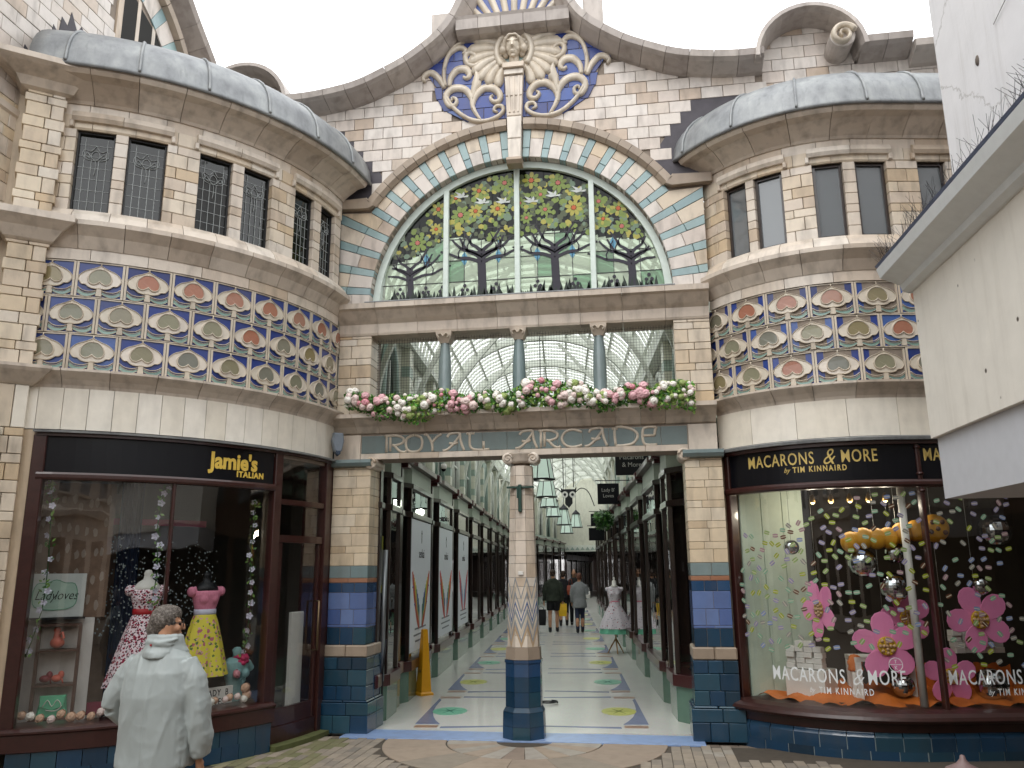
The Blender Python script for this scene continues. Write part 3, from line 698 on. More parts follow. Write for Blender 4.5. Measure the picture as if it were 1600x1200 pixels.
# bar above the head and fan panel
for k in range(5):
    a, b = X0-.78+1.56*k/5+.003, X0-.78+1.56*(k+1)/5-.003
    m = MB(); m.sweep([(0, 0), (.18, .02), (.26, .06), (.28, .2), (.3, .24), (0, .26)], lambda t, d, z, a=a, b=b: Vector((a+(b-a)*t, -d, 8.99+z)), 1); m.build('lintel_bar', COPE, gab)
m = MB(); m.prism([(X0-.62, 9.24), (X0+.62, 9.24), (X0+.48, 9.9), (X0+.4, 10.4), (X0-.4, 10.4), (X0-.48, 9.9)], -.02, .012, FR.at); fan = m.build('fan_panel', COBALT, gab)
for q in range(-5, 6):
    a = q*.17; pts = [(X0+.08*q+math.sin(a)*t, 9.22+.0*q+math.cos(a)*t*(1-.02*abs(q))) for t in (0, .25, .55, .85)]
    if abs(q) == 5: pts = [(X0+.095*q, 9.24), (X0+.1*q, 9.34), (X0+.098*q, 9.42)]
    m = MB(); m.ribbon(pts, ([.075, .09, .1, .07] if abs(q) < 5 else [.07, .09, .03]), .01, .05, FR.at); m.build('fan_leaf', CREAMR, fan)

# ================================================================ STAINED GLASS WINDOW (recessed)
sg = MB(); YG = -.16; RG = 1.875
def sgm(name, tint, body, bodycol, refl=.4): return glass(name, tint, refl, body, bodycol, .03, wav=.5)
win = thing('stained_glass_window', 'half round stained glass window of trees, sunflowers and white birds in mint frame', 'window', (X0, .16, 5.23))
def archring(r0, r1, d0, d1, name, mat):
    for q in range(4):
        m = MB(); n = 10
        prof = [(d0, r0), (d1, r0), (d1, r1), (d0, r1)]
        m.sweep(prof, lambda t, d, r: Vector((X0+r*math.cos(math.pi*(q+t)/4), -d, ZC+r*math.sin(math.pi*(q+t)/4))), n); m.build(name, mat, win)
archring(RG, 1.965, -.2, -.1, 'frame_arch', MINT)
m = MB(); m.box(X0-1.96, X0+1.96, .08, .22, ZC-.005, ZC+.045, 0, None, .006); m.build('frame_sill', MINT, win)
for xm in (-1.05, -.09, .9):
    h = math.sqrt(RG**2-(xm-X0)**2); m = MB(); m.box(xm-.035, xm+.035, .09, .2, ZC+.04, ZC+h+.02, 0, None, .006); m.build('mullion', MINT, win)
SGA = sgm('glass_pale_green', '#dfe8da', .42, '#c9d3c2'); SGD = sgm('glass_dark_green', '#141d13', .9, '#0f140f'); SGL = sgm('glass_leaf_green', '#a9ba6a', .7, '#8fa355')
SGY = sgm('glass_olive_yellow', '#d8d06e', .7, '#c2ba5e'); SGO = sgm('glass_amber', '#d08040', .8, '#c9673a'); SGW = sgm('glass_white', '#f2f4f2', .7, '#dfe4e0'); SGP = sgm('glass_trunk', '#2a2630', .95, '#2a2631'); SGB = sgm('glass_blue', '#79b0cc', .7, '#6ca6c4'); SGR = sgm('glass_pink', '#d98f80', .75, '#c9776a'); SGG = sgm('glass_mid_green', '#9fc0a6', .45, '#9db59c')
CAME = plain('lead_came', '#2b2b2c', .5)
def ingl(x, z, m=0): return (x-X0)**2+(z-ZC)**2 < (RG-m)**2 and z > ZC+.03
random.seed(21)
# background panes
rows = [5.27, 5.56, 5.86, 6.16, 6.3]
for r in range(4):
    xs = sorted(set([-1.9, -1.33, -1.05, -.81, -.36, -.09, .17, .63, .9, 1.16, 1.5, 1.84, -1.6, -.58, .4]))
    for a, b in zip(xs, xs[1:]):
        po = [(a+.004, rows[r]+.004), (b-.004, rows[r]+.004), (b-.004, rows[r+1]-.004), (a+.004, rows[r+1]-.004)]
        if any(not ingl(*p) for p in po):
            for t in range(0, 181, 6):
                q = R_(t); po = clip(po, math.cos(q), math.sin(q), (X0*math.cos(q)+ZC*math.sin(q))+RG)
                if len(po) < 3: break
        if len(po) > 2: m = MB(); m.prism(po, YG-.004, YG, FR.at); m.build('glass_pane', SGG if random.random() < .15 else SGA, win)
m = MB()
for r in rows[1:]:
    h = math.sqrt(RG**2-(r-ZC)**2); m.box(X0-h, X0+h, -YG-.006, -YG+.006, r-.005, r+.005)
for x in (-1.6, -1.33, -.81, -.58, -.36, .17, .4, .63, 1.16, 1.5):
    h = min(6.4, ZC+math.sqrt(RG**2-(x-X0)**2)); m.box(x-.004, x+.004, -YG-.006, -YG+.006, ZC+.04, h)
m.build('lead_came', CAME, win)
po = [(X0+RG*math.cos(R_(t)), ZC+RG*math.sin(R_(t))) for t in range(34, 147, 4)]
m = MB(); m.prism(po, YG-.002, YG+.0005, FR.at); m.build('dark_backing_glass', SGD, win)
# foliage backing band: dark polygons over the upper part
m = MB(); cells = []
def disc(m, x, z, r, d0, d1, mat=0, n=8, rot=0, sx=1):
    m.prism([(x+r*sx*math.cos(6.283*i/n+rot), z+r*math.sin(6.283*i/n+rot)) for i in range(n)], d0, d1, FR.at, mat)
topz = lambda x: 6.19+.05*math.sin(x*5)-.35*max(0, abs(x-X0)-1.0)
x = X0-1.8
while x < X0+1.8:
    z = topz(x)
    while z < 7.2:
        if ingl(x, z, .02): po = [(x-.05, z-.05), (x+.055, z-.045), (x+.05, z+.055), (x-.055, z+.05)]; m.prism(po, YG+.001, YG+.004, FR.at, 0)
        z += .1
    x += .1
m.build('dark_foliage_glass', SGD, win, 'stuff')
FLW = [(-.26, 6.93, .105), (-.61, 6.843, .1), (-.865, 6.508, .12), (-.357, 6.562, .1), (-1.411, 6.442, .1), (-1.171, 6.617, .1), (-1.455, 6.15, .11), (.104, 6.935, .115), (.462, 6.871, .11), (.663, 6.497, .11), (.992, 6.56, .09), (1.245, 6.441, .1), (1.281, 6.187, .1), (-1.6, 6.25, .07), (.284, 6.501, .09), (-.658, 6.55, .09), (-.056, 6.62, .08), (1.044, 6.309, .08), (.225, 6.72, .08), (-.93, 6.76, .08), (.03, 6.4, .08), (-1.2, 6.33, .08)]
fm = {}
for i, (x, z, r) in enumerate(FLW):
    r *= 1.14
    if not ingl(x, z, r*.7): continue
    m = MB(); n = 8; r0 = random.random(); disc(m, x, z, r*1.0, YG+.001, YG+.0042, 3, 10)
    for q in range(n):
        a = 6.283*q/n+r0; c = (x+r*.62*math.cos(a), z+r*.62*math.sin(a)); po = []
        for k in range(8):
            b = 6.283*k/8; px, pz = r*.36*math.cos(b), r*.225*math.sin(b); po.append((c[0]+px*math.cos(a)-pz*math.sin(a), c[1]+px*math.sin(a)+pz*math.cos(a)))
        m.prism(po, YG+.004, YG+.008, FR.at, (q+i) % 2 if i % 3 else 0)
    disc(m, x, z, r*.26, YG+.005, YG+.011, 2, 8); m.build('sunflower_glass', [SGY if i % 2 else SGL, SGL, SGO if i % 2 else SGR, SGD], win)
m = MB(); cnt = 0
while cnt < 420:
    x = X0+random.uniform(-1.75, 1.75); z = random.uniform(5.95, 7.05)
    if z < topz(x)-.03 or not ingl(x, z, .04) or any((x-a)**2+(z-b)**2 < (r*.95)**2 for a, b, r in FLW): continue
    disc(m, x, z, random.uniform(.025, .05), YG+.0045, YG+.0065+cnt*1e-6, random.choice((0, 0, 1, 2, 3, 3)), 6, random.random()*3, random.uniform(.7, 1.3)); cnt += 1
m.build('leaf_glass', [SGL, SGG, SGY, sgm('glass_grey_olive', '#6a7258', .85, '#5a624a')], win, 'stuff')
for x, z in [(-.867, 6.779), (-.578, 6.67), (-.293, 6.655), (.084, 6.634), (.381, 6.693), (.721, 6.731)]:
    m = MB(); s_ = .085
    for po in ([(-1.1, .1), (-.2, -.3), (.5, -.15), (.2, .25), (-.3, .2)], [(-.3, .2), (-.9, .9), (.1, .45), (.2, .2)], [(.1, .2), (.6, .8), (.7, .3), (.5, -.1)], [(.5, 0), (1.3, .15), (1.2, -.2), (.5, -.2)]):
        m.prism([(x+a*s_, z+b*s_) for a, b in po], YG+.009, YG+.012, FR.at)
    m.build('bird_glass', SGW, win)
for x, z in [(-1.328, 5.89), (-.808, 5.882), (-.35, 5.89), (.169, 5.879), (.63, 5.886), (1.156, 5.95)]:
    m = MB(); m.prism([(x, z+.1), (x+.045, z+.02), (x+.03, z-.05), (x, z-.1), (x-.045, z-.02), (x-.03, z+.05)], YG+.001, YG+.006, FR.at); m.ribbon([(x, z+.09), (x, min(z+.3, 6.25))], .006, YG+.001, YG+.005, FR.at, 0, False); m.build('blue_drop_glass', SGB, win)
for xt, zt, w in [(-1.55, 5.78, .07), (-.575, 5.98, .09), (.4, 5.98, .085), (1.385, 5.82, .08)]:
    m = MB(); m.ribbon([(xt-.0, 5.26), (xt+.01, 5.5), (xt-.008, zt)], [w*1.6, w*1.25, w*1.2], YG+.001, YG+.007, FR.at, 0, False)
    for sd in (-1, 1):
        for q, (h0, sp, up) in enumerate([(-.12, .56, .14), (-.02, .46, .2), (.04, .26, .26), (-.06, .34, .26)]):
            pts = smoothpts([(xt, zt+h0-.05), (xt+sd*sp*.3, zt+h0+.02), (xt+sd*sp*.55, zt+h0+up*.25), (xt+sd*sp*.75, zt+h0+up*.65), (xt+sd*sp*(1.0-.12*(q % 2)), zt+h0+up)], 3)
            pts = [p for p in pts if ingl(*p, .03)]
            if len(pts) > 3: m.ribbon(pts, [w*.6*(1-i/len(pts)*.6) for i in range(len(pts))], YG+.002, YG+.008, FR.at, 0, False)
            if len(pts) > 8: k_ = pts[6]; m.ribbon([k_, (k_[0]+sd*.01, k_[1]+.07), (k_[0]-sd*.03, k_[1]+.15)], [w*.25, w*.2, w*.12], YG+.002, YG+.008, FR.at, 0, False)
    m.build('tree_glass', SGP, win)
m = MB(); x = X0-1.78
while x < X0+1.8:
    h = random.uniform(.1, .26); l = random.uniform(-.05, .05)
    if ingl(x+l, 5.27+h, .02): m.prism([(x-.03, 5.275), (x+.03, 5.275), (x+.02+l*.6, 5.27+h*.6), (x+l, 5.27+h), (x-.02+l*.4, 5.27+h*.5)], YG+.003, YG+.008, FR.at)
    x += random.uniform(.02, .045)
m.build('plant_glass', sgm('glass_plants', '#27332a', .9, '#232d25'), win, 'stuff')
for x in (-1.68, -1.33, -1.1, -.8, -.38, .17, .66, 1.16, 1.6):
    m = MB(); m.ribbon([(x, 5.28), (x+.01, 5.42)], .012, YG+.009, YG+.012, FR.at, 0, False)
    for a, b in ((-.035, .17), (.035, .17), (0, .23)):
        if ingl(x+a, 5.28+b, .03): disc(m, x+a, 5.27+b, .024, YG+.009, YG+.013)
    m.build('berry_glass', SGP, win)

# ================================================================ ENTRANCE SCREEN
ent = thing('entrance_screen', 'faience entrance front with ROYAL ARCADE sign panel carried on brick piers', 'entrance', (X0, 0, 0))
def mould(prof, x0, x1, z, n, mat, name, parent, yaw=0, base=0):
    for k in range(n):
        a, b = x0+(x1-x0)*k/n+.002, x0+(x1-x0)*(k+1)/n-.002
        m = MB(); m.sweep(prof[::-1], lambda t, d, zz: Vector((a+(b-a)*t, -d+base, z+zz)), 1); m.build(name, mat, parent)
# beam below the window
mould([(-.4, 0), (.02, 0), (.03, .03), (.03, .15), (.08, .2), (.16, .3), (.2, .32), (.2, .39), (-.4, .39)], -2.44, 2.30, 4.83, 9, STONE, 'beam_block', ent)
m = MB(); m.box(-2.05, 1.9, -.205, -.02, 5.222, 5.236); m.build('lead_weathering', LEAD, ent)
# piers beside the upper opening
for x0, x1 in ((-2.44, -2.0), (1.86, 2.30)):
    MB().box(x0+.01, x1-.01, .01, .4, 3.5, 4.84).build('pier_core', MORTAR, ent)
    z = 3.75; i = 0
    while z < 4.82:
        h = (.17, .09)[i % 2]; h = min(h, 4.83-z); xm = x0+(.24 if i % 2 else .17)
        for a, b in ((x0, xm), (xm, x1)):
            m = MB(); m.box(a+.003, b-.003, -.012, .3, z+.003, z+h-.003, 0, None, .004); m.build('pier_block', BUFFW, ent)
        z += h; i += 1
# ledge
mould([(-.4, 0), (0, 0), (.04, .02), (.1, .09), (.2, .16), (.26, .18), (.26, .23), (-.4, .23)], -2.44, 2.30, 3.52, 16, STONE, 'ledge_block', ent)
# sign band
SZ0, SZ1 = 3.28, 3.52
m = MB(); m.box(-2.44, 2.3, -.02, .35, 3.2, 3.52); m.build('lintel_core', MORTAR, ent)
for a, b in ((-2.44, -2.09), (1.96, 2.3)): block(FR, a, b, 3.2, 3.52, CREAM, ent, 'lintel_block', d1=.045)
for a, b, c, d in ((-2.09, 1.96, 3.2, 3.275), (-2.09, 1.96, 3.502, 3.52)):
    for k in range(8): block(FR, a+(b-a)*k/8, a+(b-a)*(k+1)/8, c, d, CREAM, ent, 'lintel_block', d1=.045, gap=.003, c=.003)
m = MB(); m.box(-2.09, 1.96, -.025, 0, 3.27, 3.505); signp = m.build('arcade_sign', STONE, ent)
for k in range(13):
    a = -2.085+4.04*k/13; m = MB(); m.prism([(a+.002, 3.278), (a+4.04/13-.002, 3.278), (a+4.04/13-.002, 3.5), (a+.002, 3.5)], .02, .034, FR.at, 0, .002); m.build('sign_tile', glz('sign_slate', [(0, '#62716f'), (.5, '#71807e'), (1, '#697878')], .3, .2) if k == 0 else MATS['sign_slate'], signp)
px2x = lambda p: -2.08+(p-73)/1394*4.03
LET = {'R': [[(.12, 0), (.12, 1)], [(.3, .05), (.3, .92)], [(0, 1), (.6, 1), (.95, .82), (.9, .55), (.55, .42), (.4, .45)], [(.5, .42), (.75, .1), (1.0, 0), (1.12, .08)]],
 'O': [[(.5, 1), (.1, .85), (0, .5), (.12, .12), (.5, 0), (.88, .12), (1, .5), (.9, .85), (.5, 1)]],
 'Y': [[(0, 1), (.2, .95), (.45, .5), (.5, 0)], [(.45, .5), (.75, .85), (1, 1)]],
 'A': [[(0, .02), (.25, .1), (.6, .55), (.8, 1), (.35, 1), (.2, .8)], [(.3, .45), (.55, .4), (.7, .5)], [(.8, 1), (.85, .5), (1.0, 0)]],
 'L': [[(.15, 1), (.15, .3), (.3, .05), (.6, 0), (1, .02)], [(0, 1), (.35, 1)], [(.75, .0), (.75, .5)]],
 'C': [[(1, .85), (.6, 1), (.2, .9), (0, .5), (.2, .1), (.6, 0), (1, .1)]],
 'D': [[(.1, 0), (.1, 1), (.6, 1), (.95, .75), (1, .45), (.8, .1), (.4, 0), (.1, 0)], [(-.05, 1), (.2, 1)]],
 'E': [[(1, 1), (.3, 1), (.05, .8), (.05, .2), (.3, 0), (1, .0)], [(.05, .52), (.85, .52)], [(.85, .52), (.9, .8), (1, 1)]]}
for ch, a, b in [('R', 175, 265), ('O', 272, 345), ('Y', 352, 430), ('A', 436, 530), ('L', 540, 640), ('A', 752, 845), ('R', 852, 935), ('C', 950, 1035), ('A', 1045, 1140), ('D', 1165, 1265), ('E', 1285, 1345)]:
    xa, xb = px2x(a), px2x(b); m = MB()
    for st_ in LET[ch]:
        P = smoothpts([(xa+(xb-xa)*p, 3.284+.212*q) for p, q in st_], 4) if len(st_) > 2 else [(xa+(xb-xa)*p, 3.288+.205*q) for p, q in st_]
        m.ribbon(P, .034, .03, .046, FR.at)
    m.build('letter_'+ch.lower(), CREAMR, signp)
# small columns of the upper opening
prf = [(.085, 0), (.085, .05), (.075, .08), (.085, .3), (.078, .6), (.058, .82), (.058, .84)]
for x in (-1.03, -.07, .94):
    c = MB().lathe(prf, (x, .04, 3.85), 20).build('baluster_column', TEAL, ent)
    m = MB(); m.sweep([(0, 0), (.08, 0), (.11, .04), (.14, .1), (.15, .15), (0, .15)], lambda t, d, z: Vector((x+(d-.0)*math.cos(6.283*t+.785)*1.0, .04+(d)*math.sin(6.283*t+.785), 4.68+z)), 4); m.build('column_capital', STONE, ent)
    m = MB(); m.ribbon(smoothpts([(x-.05, 4.73), (x-.07, 4.77), (x-.03, 4.79), (x, 4.75), (x+.03, 4.79), (x+.07, 4.77), (x+.05, 4.73)], 3), .014, .065, .1, FR.at); m.build('capital_relief', CREAMR, ent)
m = MB(); x = -1.98
while x < 1.86: m.box(x, x+.0028, .2, .2028, 3.74, 4.83); x += .036
z = 3.76
while z < 4.83: m.box(-1.99, 1.86, .2028, .2056, z, z+.0028); z += .036
m.build('bird_netting', IRON, ent, 'stuff')
# main piers
for sd in (-1, 1):
    xi, xo = (-1.93, -2.42) if sd < 0 else (1.90, 2.33)
    a, b = min(xi, xo), max(xi, xo)
    MB().box(a+.012, b-.012, -.09, .42, .0, 3.2).build('pier_core', MORTAR, ent)
    def course(z0, z1, mat, nw, nm='pier_block', e=0, off=0, c=.004):
        ws = [0]+[(k+off)/nw for k in range(1, nw)]+[1]
        for p, q in zip(ws, ws[1:]):
            for y0, y1 in ((-.1-e, .16), (.16, .44)):
                m = MB(); x0_, x1_ = a-e+(b-a+2*e)*p+.002, a-e+(b-a+2*e)*q-.002
                m.box(x0_, x1_, y0+.002, y1-.002, z0+.002, z1-.002, 0, None, c); m.build(nm, mat, ent)
    z = 1.90; i = 0
    while z < 3.08:
        h = min((.15, .085)[i % 2], 3.1-z); course(z, z+h, BUFF, 2, off=(.25, -.2, .1, 0)[i % 4]); z += h; i += 1
    course(1.755, 1.90, TEAL, 2, 'teal_band_block', off=.1); course(1.70, 1.755, ORANGE, 2, 'orange_band_block', 0)
    for k, (z0, z1, mt) in enumerate([(1.57, 1.70, PETROL), (1.37, 1.57, PERI), (1.19, 1.37, PERI), (1.10, 1.19, PERI), (.98, 1.10, NAVY)][:0] or [(1.585, 1.70, NAVY), (1.39, 1.585, PERI), (1.21, 1.39, PERI), (1.10+.08, 1.21, PERI), (.98, 1.18, PETROL)]):
        course(z0, z1, mt, 2 if k % 2 else 3, 'blue_pier_tile', off=(.1 if k % 2 else 0))
    course(.84, .98, HOOD, 2, 'plinth_cap', .03, c=.015)
    for k, (z0, z1, e) in enumerate([(.7, .84, .03), (.52, .7, .03), (.36, .52, .03), (.2, .34, .075), (0, .2, .075)]):
        course(z0, z1, PETROL, 2 if k % 2 else 3, 'petrol_plinth_tile', e, off=(.15 if k % 2 else 0), c=.006)
    course(.335, .365, PETROL, 2, 'plinth_roll', .055, c=.012)
    m = MB(); m.sweep([(0, 0), (.06, .01), (.09, .05), (.09, .09), (0, .1)][::-1], lambda t, d, z: Vector((a-.02+(b-a+.04)*t, -.1-d, 3.1+z)), 1); m.build('pier_capital', TEAL, ent)
    m = MB(); m.box(a-.01, b+.01, -.1, .44, 3.1, 3.2, 0, None, .006); m.build('pier_abacus', STONE, ent)
# scroll brackets under the lintel
def scroll(xc, zc, sd, y=.14, r=.075):
    m = MB(); n = 18; m.prism([(xc+r*math.cos(6.283*i/n), zc+r*math.sin(6.283*i/n)) for i in range(n)], -.2, y, FR.at, 0, .012)
    P = []; W = []
    for i in range(22): t = i/21; P.append((xc+sd*(r*.75*(1-t)+.008)*math.cos(t*9), zc+(r*.75*(1-t)+.008)*math.sin(t*9))); W.append(.026*(1-t)+.012)
    m.ribbon(P, W, y-.01, y+.02, FR.at); m.build('scroll_bracket', CREAM, ent)
scroll(-1.93, 3.15, 1); scroll(1.90, 3.15, -1)
# free-standing middle column
col = thing('entrance_column', 'tapering faience column with chevron bands and dark blue tiled base in middle of entrance', 'column', (X0+.06, -.1, 0))
cx, cy = X0+.05, -.12
def octring(r0, r1, z0, z1, mat, nm, n=8, g=.003, off=0, c=.004):
    for k in range(n):
        a0, a1 = 6.283185*(k+off-.5)/n-math.pi/2, 6.283185*(k+off+.5)/n-math.pi/2
        vs = []; q = g/r0
        for z, r in ((z0+g/2, r0), (z1-g/2, r1)):
            for a_, rr in ((a0+q/2, r), (a1-q/2, r), (a1-q/2, r*.5), (a0+q/2, r*.5)): vs.append((cx+rr*math.cos(a_), cy+rr*math.sin(a_), z))
        MB().add(vs, [(3, 2, 1, 0), (4, 5, 6, 7), (0, 1, 5, 4), (1, 2, 6, 5), (2, 3, 7, 6), (3, 0, 4, 7)]).build(nm, mat, col)
MB().lathe([(.1, 0), (.1, 3.12)], (cx, cy, 0), 8).build('column_core', MORTAR, col)
octring(.25, .25, 0, .14, PETROL, 'base_tile'); octring(.25, .245, .14, .29, PETROL, 'base_tile'); octring(.245, .215, .29, .34, glz('matt_blue_roll', [(0, '#1f3b50'), (1, '#26455a')], .6, .3), 'base_roll')
for z0, z1 in ((.34, .5), (.5, .66), (.66, .81)): octring(.215, .215, z0, z1, NAVY if z0 > .6 else PETROL, 'base_tile')
octring(.225, .225, .81, .845, NAVY, 'base_tile'); octring(.215, .205, .845, .98, HOOD, 'column_band')
rr = lambda z: .19-(z-.98)*.024
z = .98; i = 0; hs = [.13, .13, .14, .14, .13, .1, .16, .09, .17, .1, .16, .1, .17, .11, .12, .12]
for h in hs:
    if z > 3.06: break
    h = min(h, 3.08-z); octring(rr(z), rr(z+h), z, z+h, CREAM, 'shaft_block', 8, .004); z += h; i += 1
CHV = [STONE, plain('chevron_grey', '#8e9499', .3, 0, .3), plain('chevron_blue', '#5f7399', .25, 0, .3), CREAMR, plain('chevron_tan', '#b59d7f', .3, 0, .3)]
for j, (zb, amp, w, mi) in enumerate([(1.0, .2, .022, 4), (1.04, .22, .02, 1), (1.12, .2, .018, 3), (1.2, .18, .02, 1), (1.27, .2, .012, 2), (1.36, .22, .016, 1), (1.47, .2, .014, 3), (1.52, .22, .012, 1)]):
    n = 16; P = []
    for k in range(n*3+1):
        t = k/3; a = 6.283185*t/n; f = t % 2; f = f if f < 1 else 2-f; z = zb+amp*f; P.append((a, z))
    m = MB(); vs = []; fs = []
    for k, (a, z) in enumerate(P):
        o8 = ((a+math.pi/2+math.pi/8) % (math.pi/4))-math.pi/8
        for dz in (-w, w):
            r = rr(z)*math.cos(math.pi/8)/math.cos(o8)+.004; vs.append((cx+r*math.cos(a), cy+r*math.sin(a), z+dz*1.4))
    vs2 = [(cx+(x-cx)*.96, cy+(y-cy)*.96, z) for x, y, z in vs]; N = len(vs)
    for k in range(len(P)-1): i0 = 2*k; fs += [(i0, i0+2, i0+3, i0+1), (i0+1, i0+3, N+i0+3, N+i0+1), (N+i0, N+i0+2, i0+2, i0)]
    m.add(vs+vs2, fs); m.build('chevron_band', CHV[mi], col)
m = MB().lathe([(.15, 0), (.17, .03), (.17, .1), (.19, .12)], (cx, cy, 3.08), 8).build('capital', STONE, col)
for sd in (-1, 1):
    m = MB(); n = 16; xc = cx+sd*.15; m.prism([(xc+.07*math.cos(6.283*i/n), 3.14+.07*math.sin(6.283*i/n)) for i in range(n)], 0, .25, FR.at, 0, .012)
    P = [(xc-sd*(.05*(1-t/14)+.006)*math.cos(t*.62), 3.14+(.05*(1-t/14)+.006)*math.sin(t*.62)) for t in range(15)]; m.ribbon(P, .018, .24, .27, FR.at); m.build('volute', CREAM, col)
m = MB(); m.box(cx-.16, cx+.16, cy-.165, cy-.1, 2.78, 2.80); m.box(cx-.02, cx+.02, cy-.19, cy-.14, 2.5, 2.82, 0, None, .006); m.box(cx-.035, cx-.015, cy-.2, cy-.15, 2.66, 2.8); m.build('green_flag_bracket', plain('dark_green_paint', '#1d3f35', .4), col)
m = MB(); m.box(cx-.03, cx+.03, cy-.178, cy-.16, 1.78, 1.82, 0, None, .003); m.build('small_plaque', WHITEP, col)
# ================================================================ THE TWO CURVED BAYS
def ring(surf, prof, a0, a1, mat, name, parent, kind=None, smooth=False):
    s0, s1 = surf.s(a0), surf.s(a1); n = max(2, int(abs(a1-a0)/2.5))
    m = MB(); m.sweep(prof[::-1], lambda t, d, z: surf.at(s0+(s1-s0)*t, z, d), n, 0, smooth); return m.build(name, mat, parent, kind)
def ringpieces(surf, prof, a0, a1, n, mat, name, parent, gap=.006, smooth=False, ends=None):
    w = (a1-a0)/n; g = math.degrees(gap/2/surf.R); k = max(2, int(w/3))
    def pf(t, d, z): a = R_(-90-w/2+g+(w-2*g)*t); return Vector(((surf.R+d)*math.cos(a), (surf.R+d)*math.sin(a), z))
    me = MB().sweep(prof[::-1], pf, k, 0, smooth).mesh(name, mat); o = []
    L_ = R_(w)*surf.R-gap; fl = MB().sweep(prof[::-1], lambda t, d, z: Vector((-L_/2+L_*t, -d, z)), 1, 0, smooth).mesh(name, mat) if isinstance(surf, Bow) else None
    for i in range(n):
        ac_ = a0+w*(i+.5)
        if fl and ac_ > surf.T: o.append(inst(fl, name, parent, surf.at(surf.s(ac_), 0), surf.rot(surf.s(ac_))))
        else: o.append(inst(me, name, parent, (surf.cx, surf.cy, 0), R_(ac_+90)))
    return o
TILEC = {}
def tilemeshes(R, w, h):
    if (R, w) in TILEC: return TILEC[R, w]
    at = lambda x, z, d: Vector(((R+d)*math.sin(x/R), -(R+d)*math.cos(x/R), z))
    m = MB(); hw = w/2-.003
    def strip(pts, width, d0, d1, mat=0): m.ribbon(pts, width, d0, d1, at, mat)
    m.prism([(-hw, .003), (hw, .003), (hw, h-.003), (-hw, h-.003)], -.03, .004, at, 1, 0)     # recessed blue ground
    for sd in (-1, 1):
        m.prism([(sd*hw, .003), (sd*(hw-.022), .003), (sd*(hw-.022), h-.003), (sd*hw, h-.003)], .0035, .016, at, 0, .004)
    for z in (.003, h-.014): m.prism([(-hw+.02, z), (hw-.02, z), (hw-.02, z+.011), (-hw+.02, z+.011)], .0035, .015, at, 0, .002)
    k = w/.458
    P = smoothpts([(0, h-.04), (.07*k, h-.075), (.15*k, h-.11), (.202*k, h-.175), (.17*k, h-.24), (.13*k, h-.245), (.10*k, h-.27), (.05*k, h-.285), (0, h-.28)], 3)
    P = P+[(-x, z) for x, z in P[::-1]][1:-1]
    m.prism(P, .0035, .013, at, 2, .006)
    m.ribbon(P+[P[0]], .009, .008, .022, at, 0)
    m.prism([(-.03*k, .02), (.03*k, .02), (.022*k, h-.28), (-.022*k, h-.28)], .0035, .016, at, 0, .003)
    m.ribbon([(0, h-.045), (0, h-.01)], .014, .008, .02, at, 0)
    H = smoothpts([(0, h-.078), (.05*k, h-.088), (.096*k, h-.135), (.11*k, h-.185), (.094*k, h-.228), (.055*k, h-.243), (.02*k, h-.228), (0, h-.208)], 3)
    H = H+[(-x, z) for x, z in H[::-1]][1:-1]
    m.ribbon(H+[H[0]], .014, .01, .028, at, 0)
    for sd in (-1, 1):
        U = smoothpts([(sd*.02, h-.3), (sd*.08*k, h-.318), (sd*.15*k, h-.31), (sd*.2*k, h-.275)], 3); m.ribbon(U, .009, .008, .02, at, 0)
    tile = m.mesh('floral_tile', [CREAMR, COBALT, PETAL])
    m = MB(); m.prism(H, .01, .02, at, 0, .006); hg = m.mesh('medallion', HG); m2 = MB(); m2.v = m.v; m2.f = m.f; m2.m = m.m; m2.sm = m.sm; hr = m2.mesh('medallion', HR)
    m = MB()
    for sd in (-1, 1):
        U = smoothpts([(sd*.028, h-.315), (sd*.08*k, h-.335), (sd*.15*k, h-.328), (sd*.2*k, h-.29)], 3); Lw = smoothpts([(sd*.2*k, h-.335), (sd*.14*k, h-.372), (sd*.08*k, h-.366), (sd*.028, h-.338)], 3)
        m.prism(U+Lw, .0035, .012, at, 0, .004); m.ribbon(U, .005, .008, .018, at, 1); m.ribbon(Lw, .005, .008, .016, at, 1)
    lf = m.mesh('leaf', [AQUA, CREAMR]); TILEC[R, w] = (tile, hg, hr, lf); return TILEC[R, w]
PETAL = glz('cream_petal', [(0, '#d8cfbf'), (.5, '#cfc5b3'), (1, '#ddd3c6')], .25, .2, coat=.3)
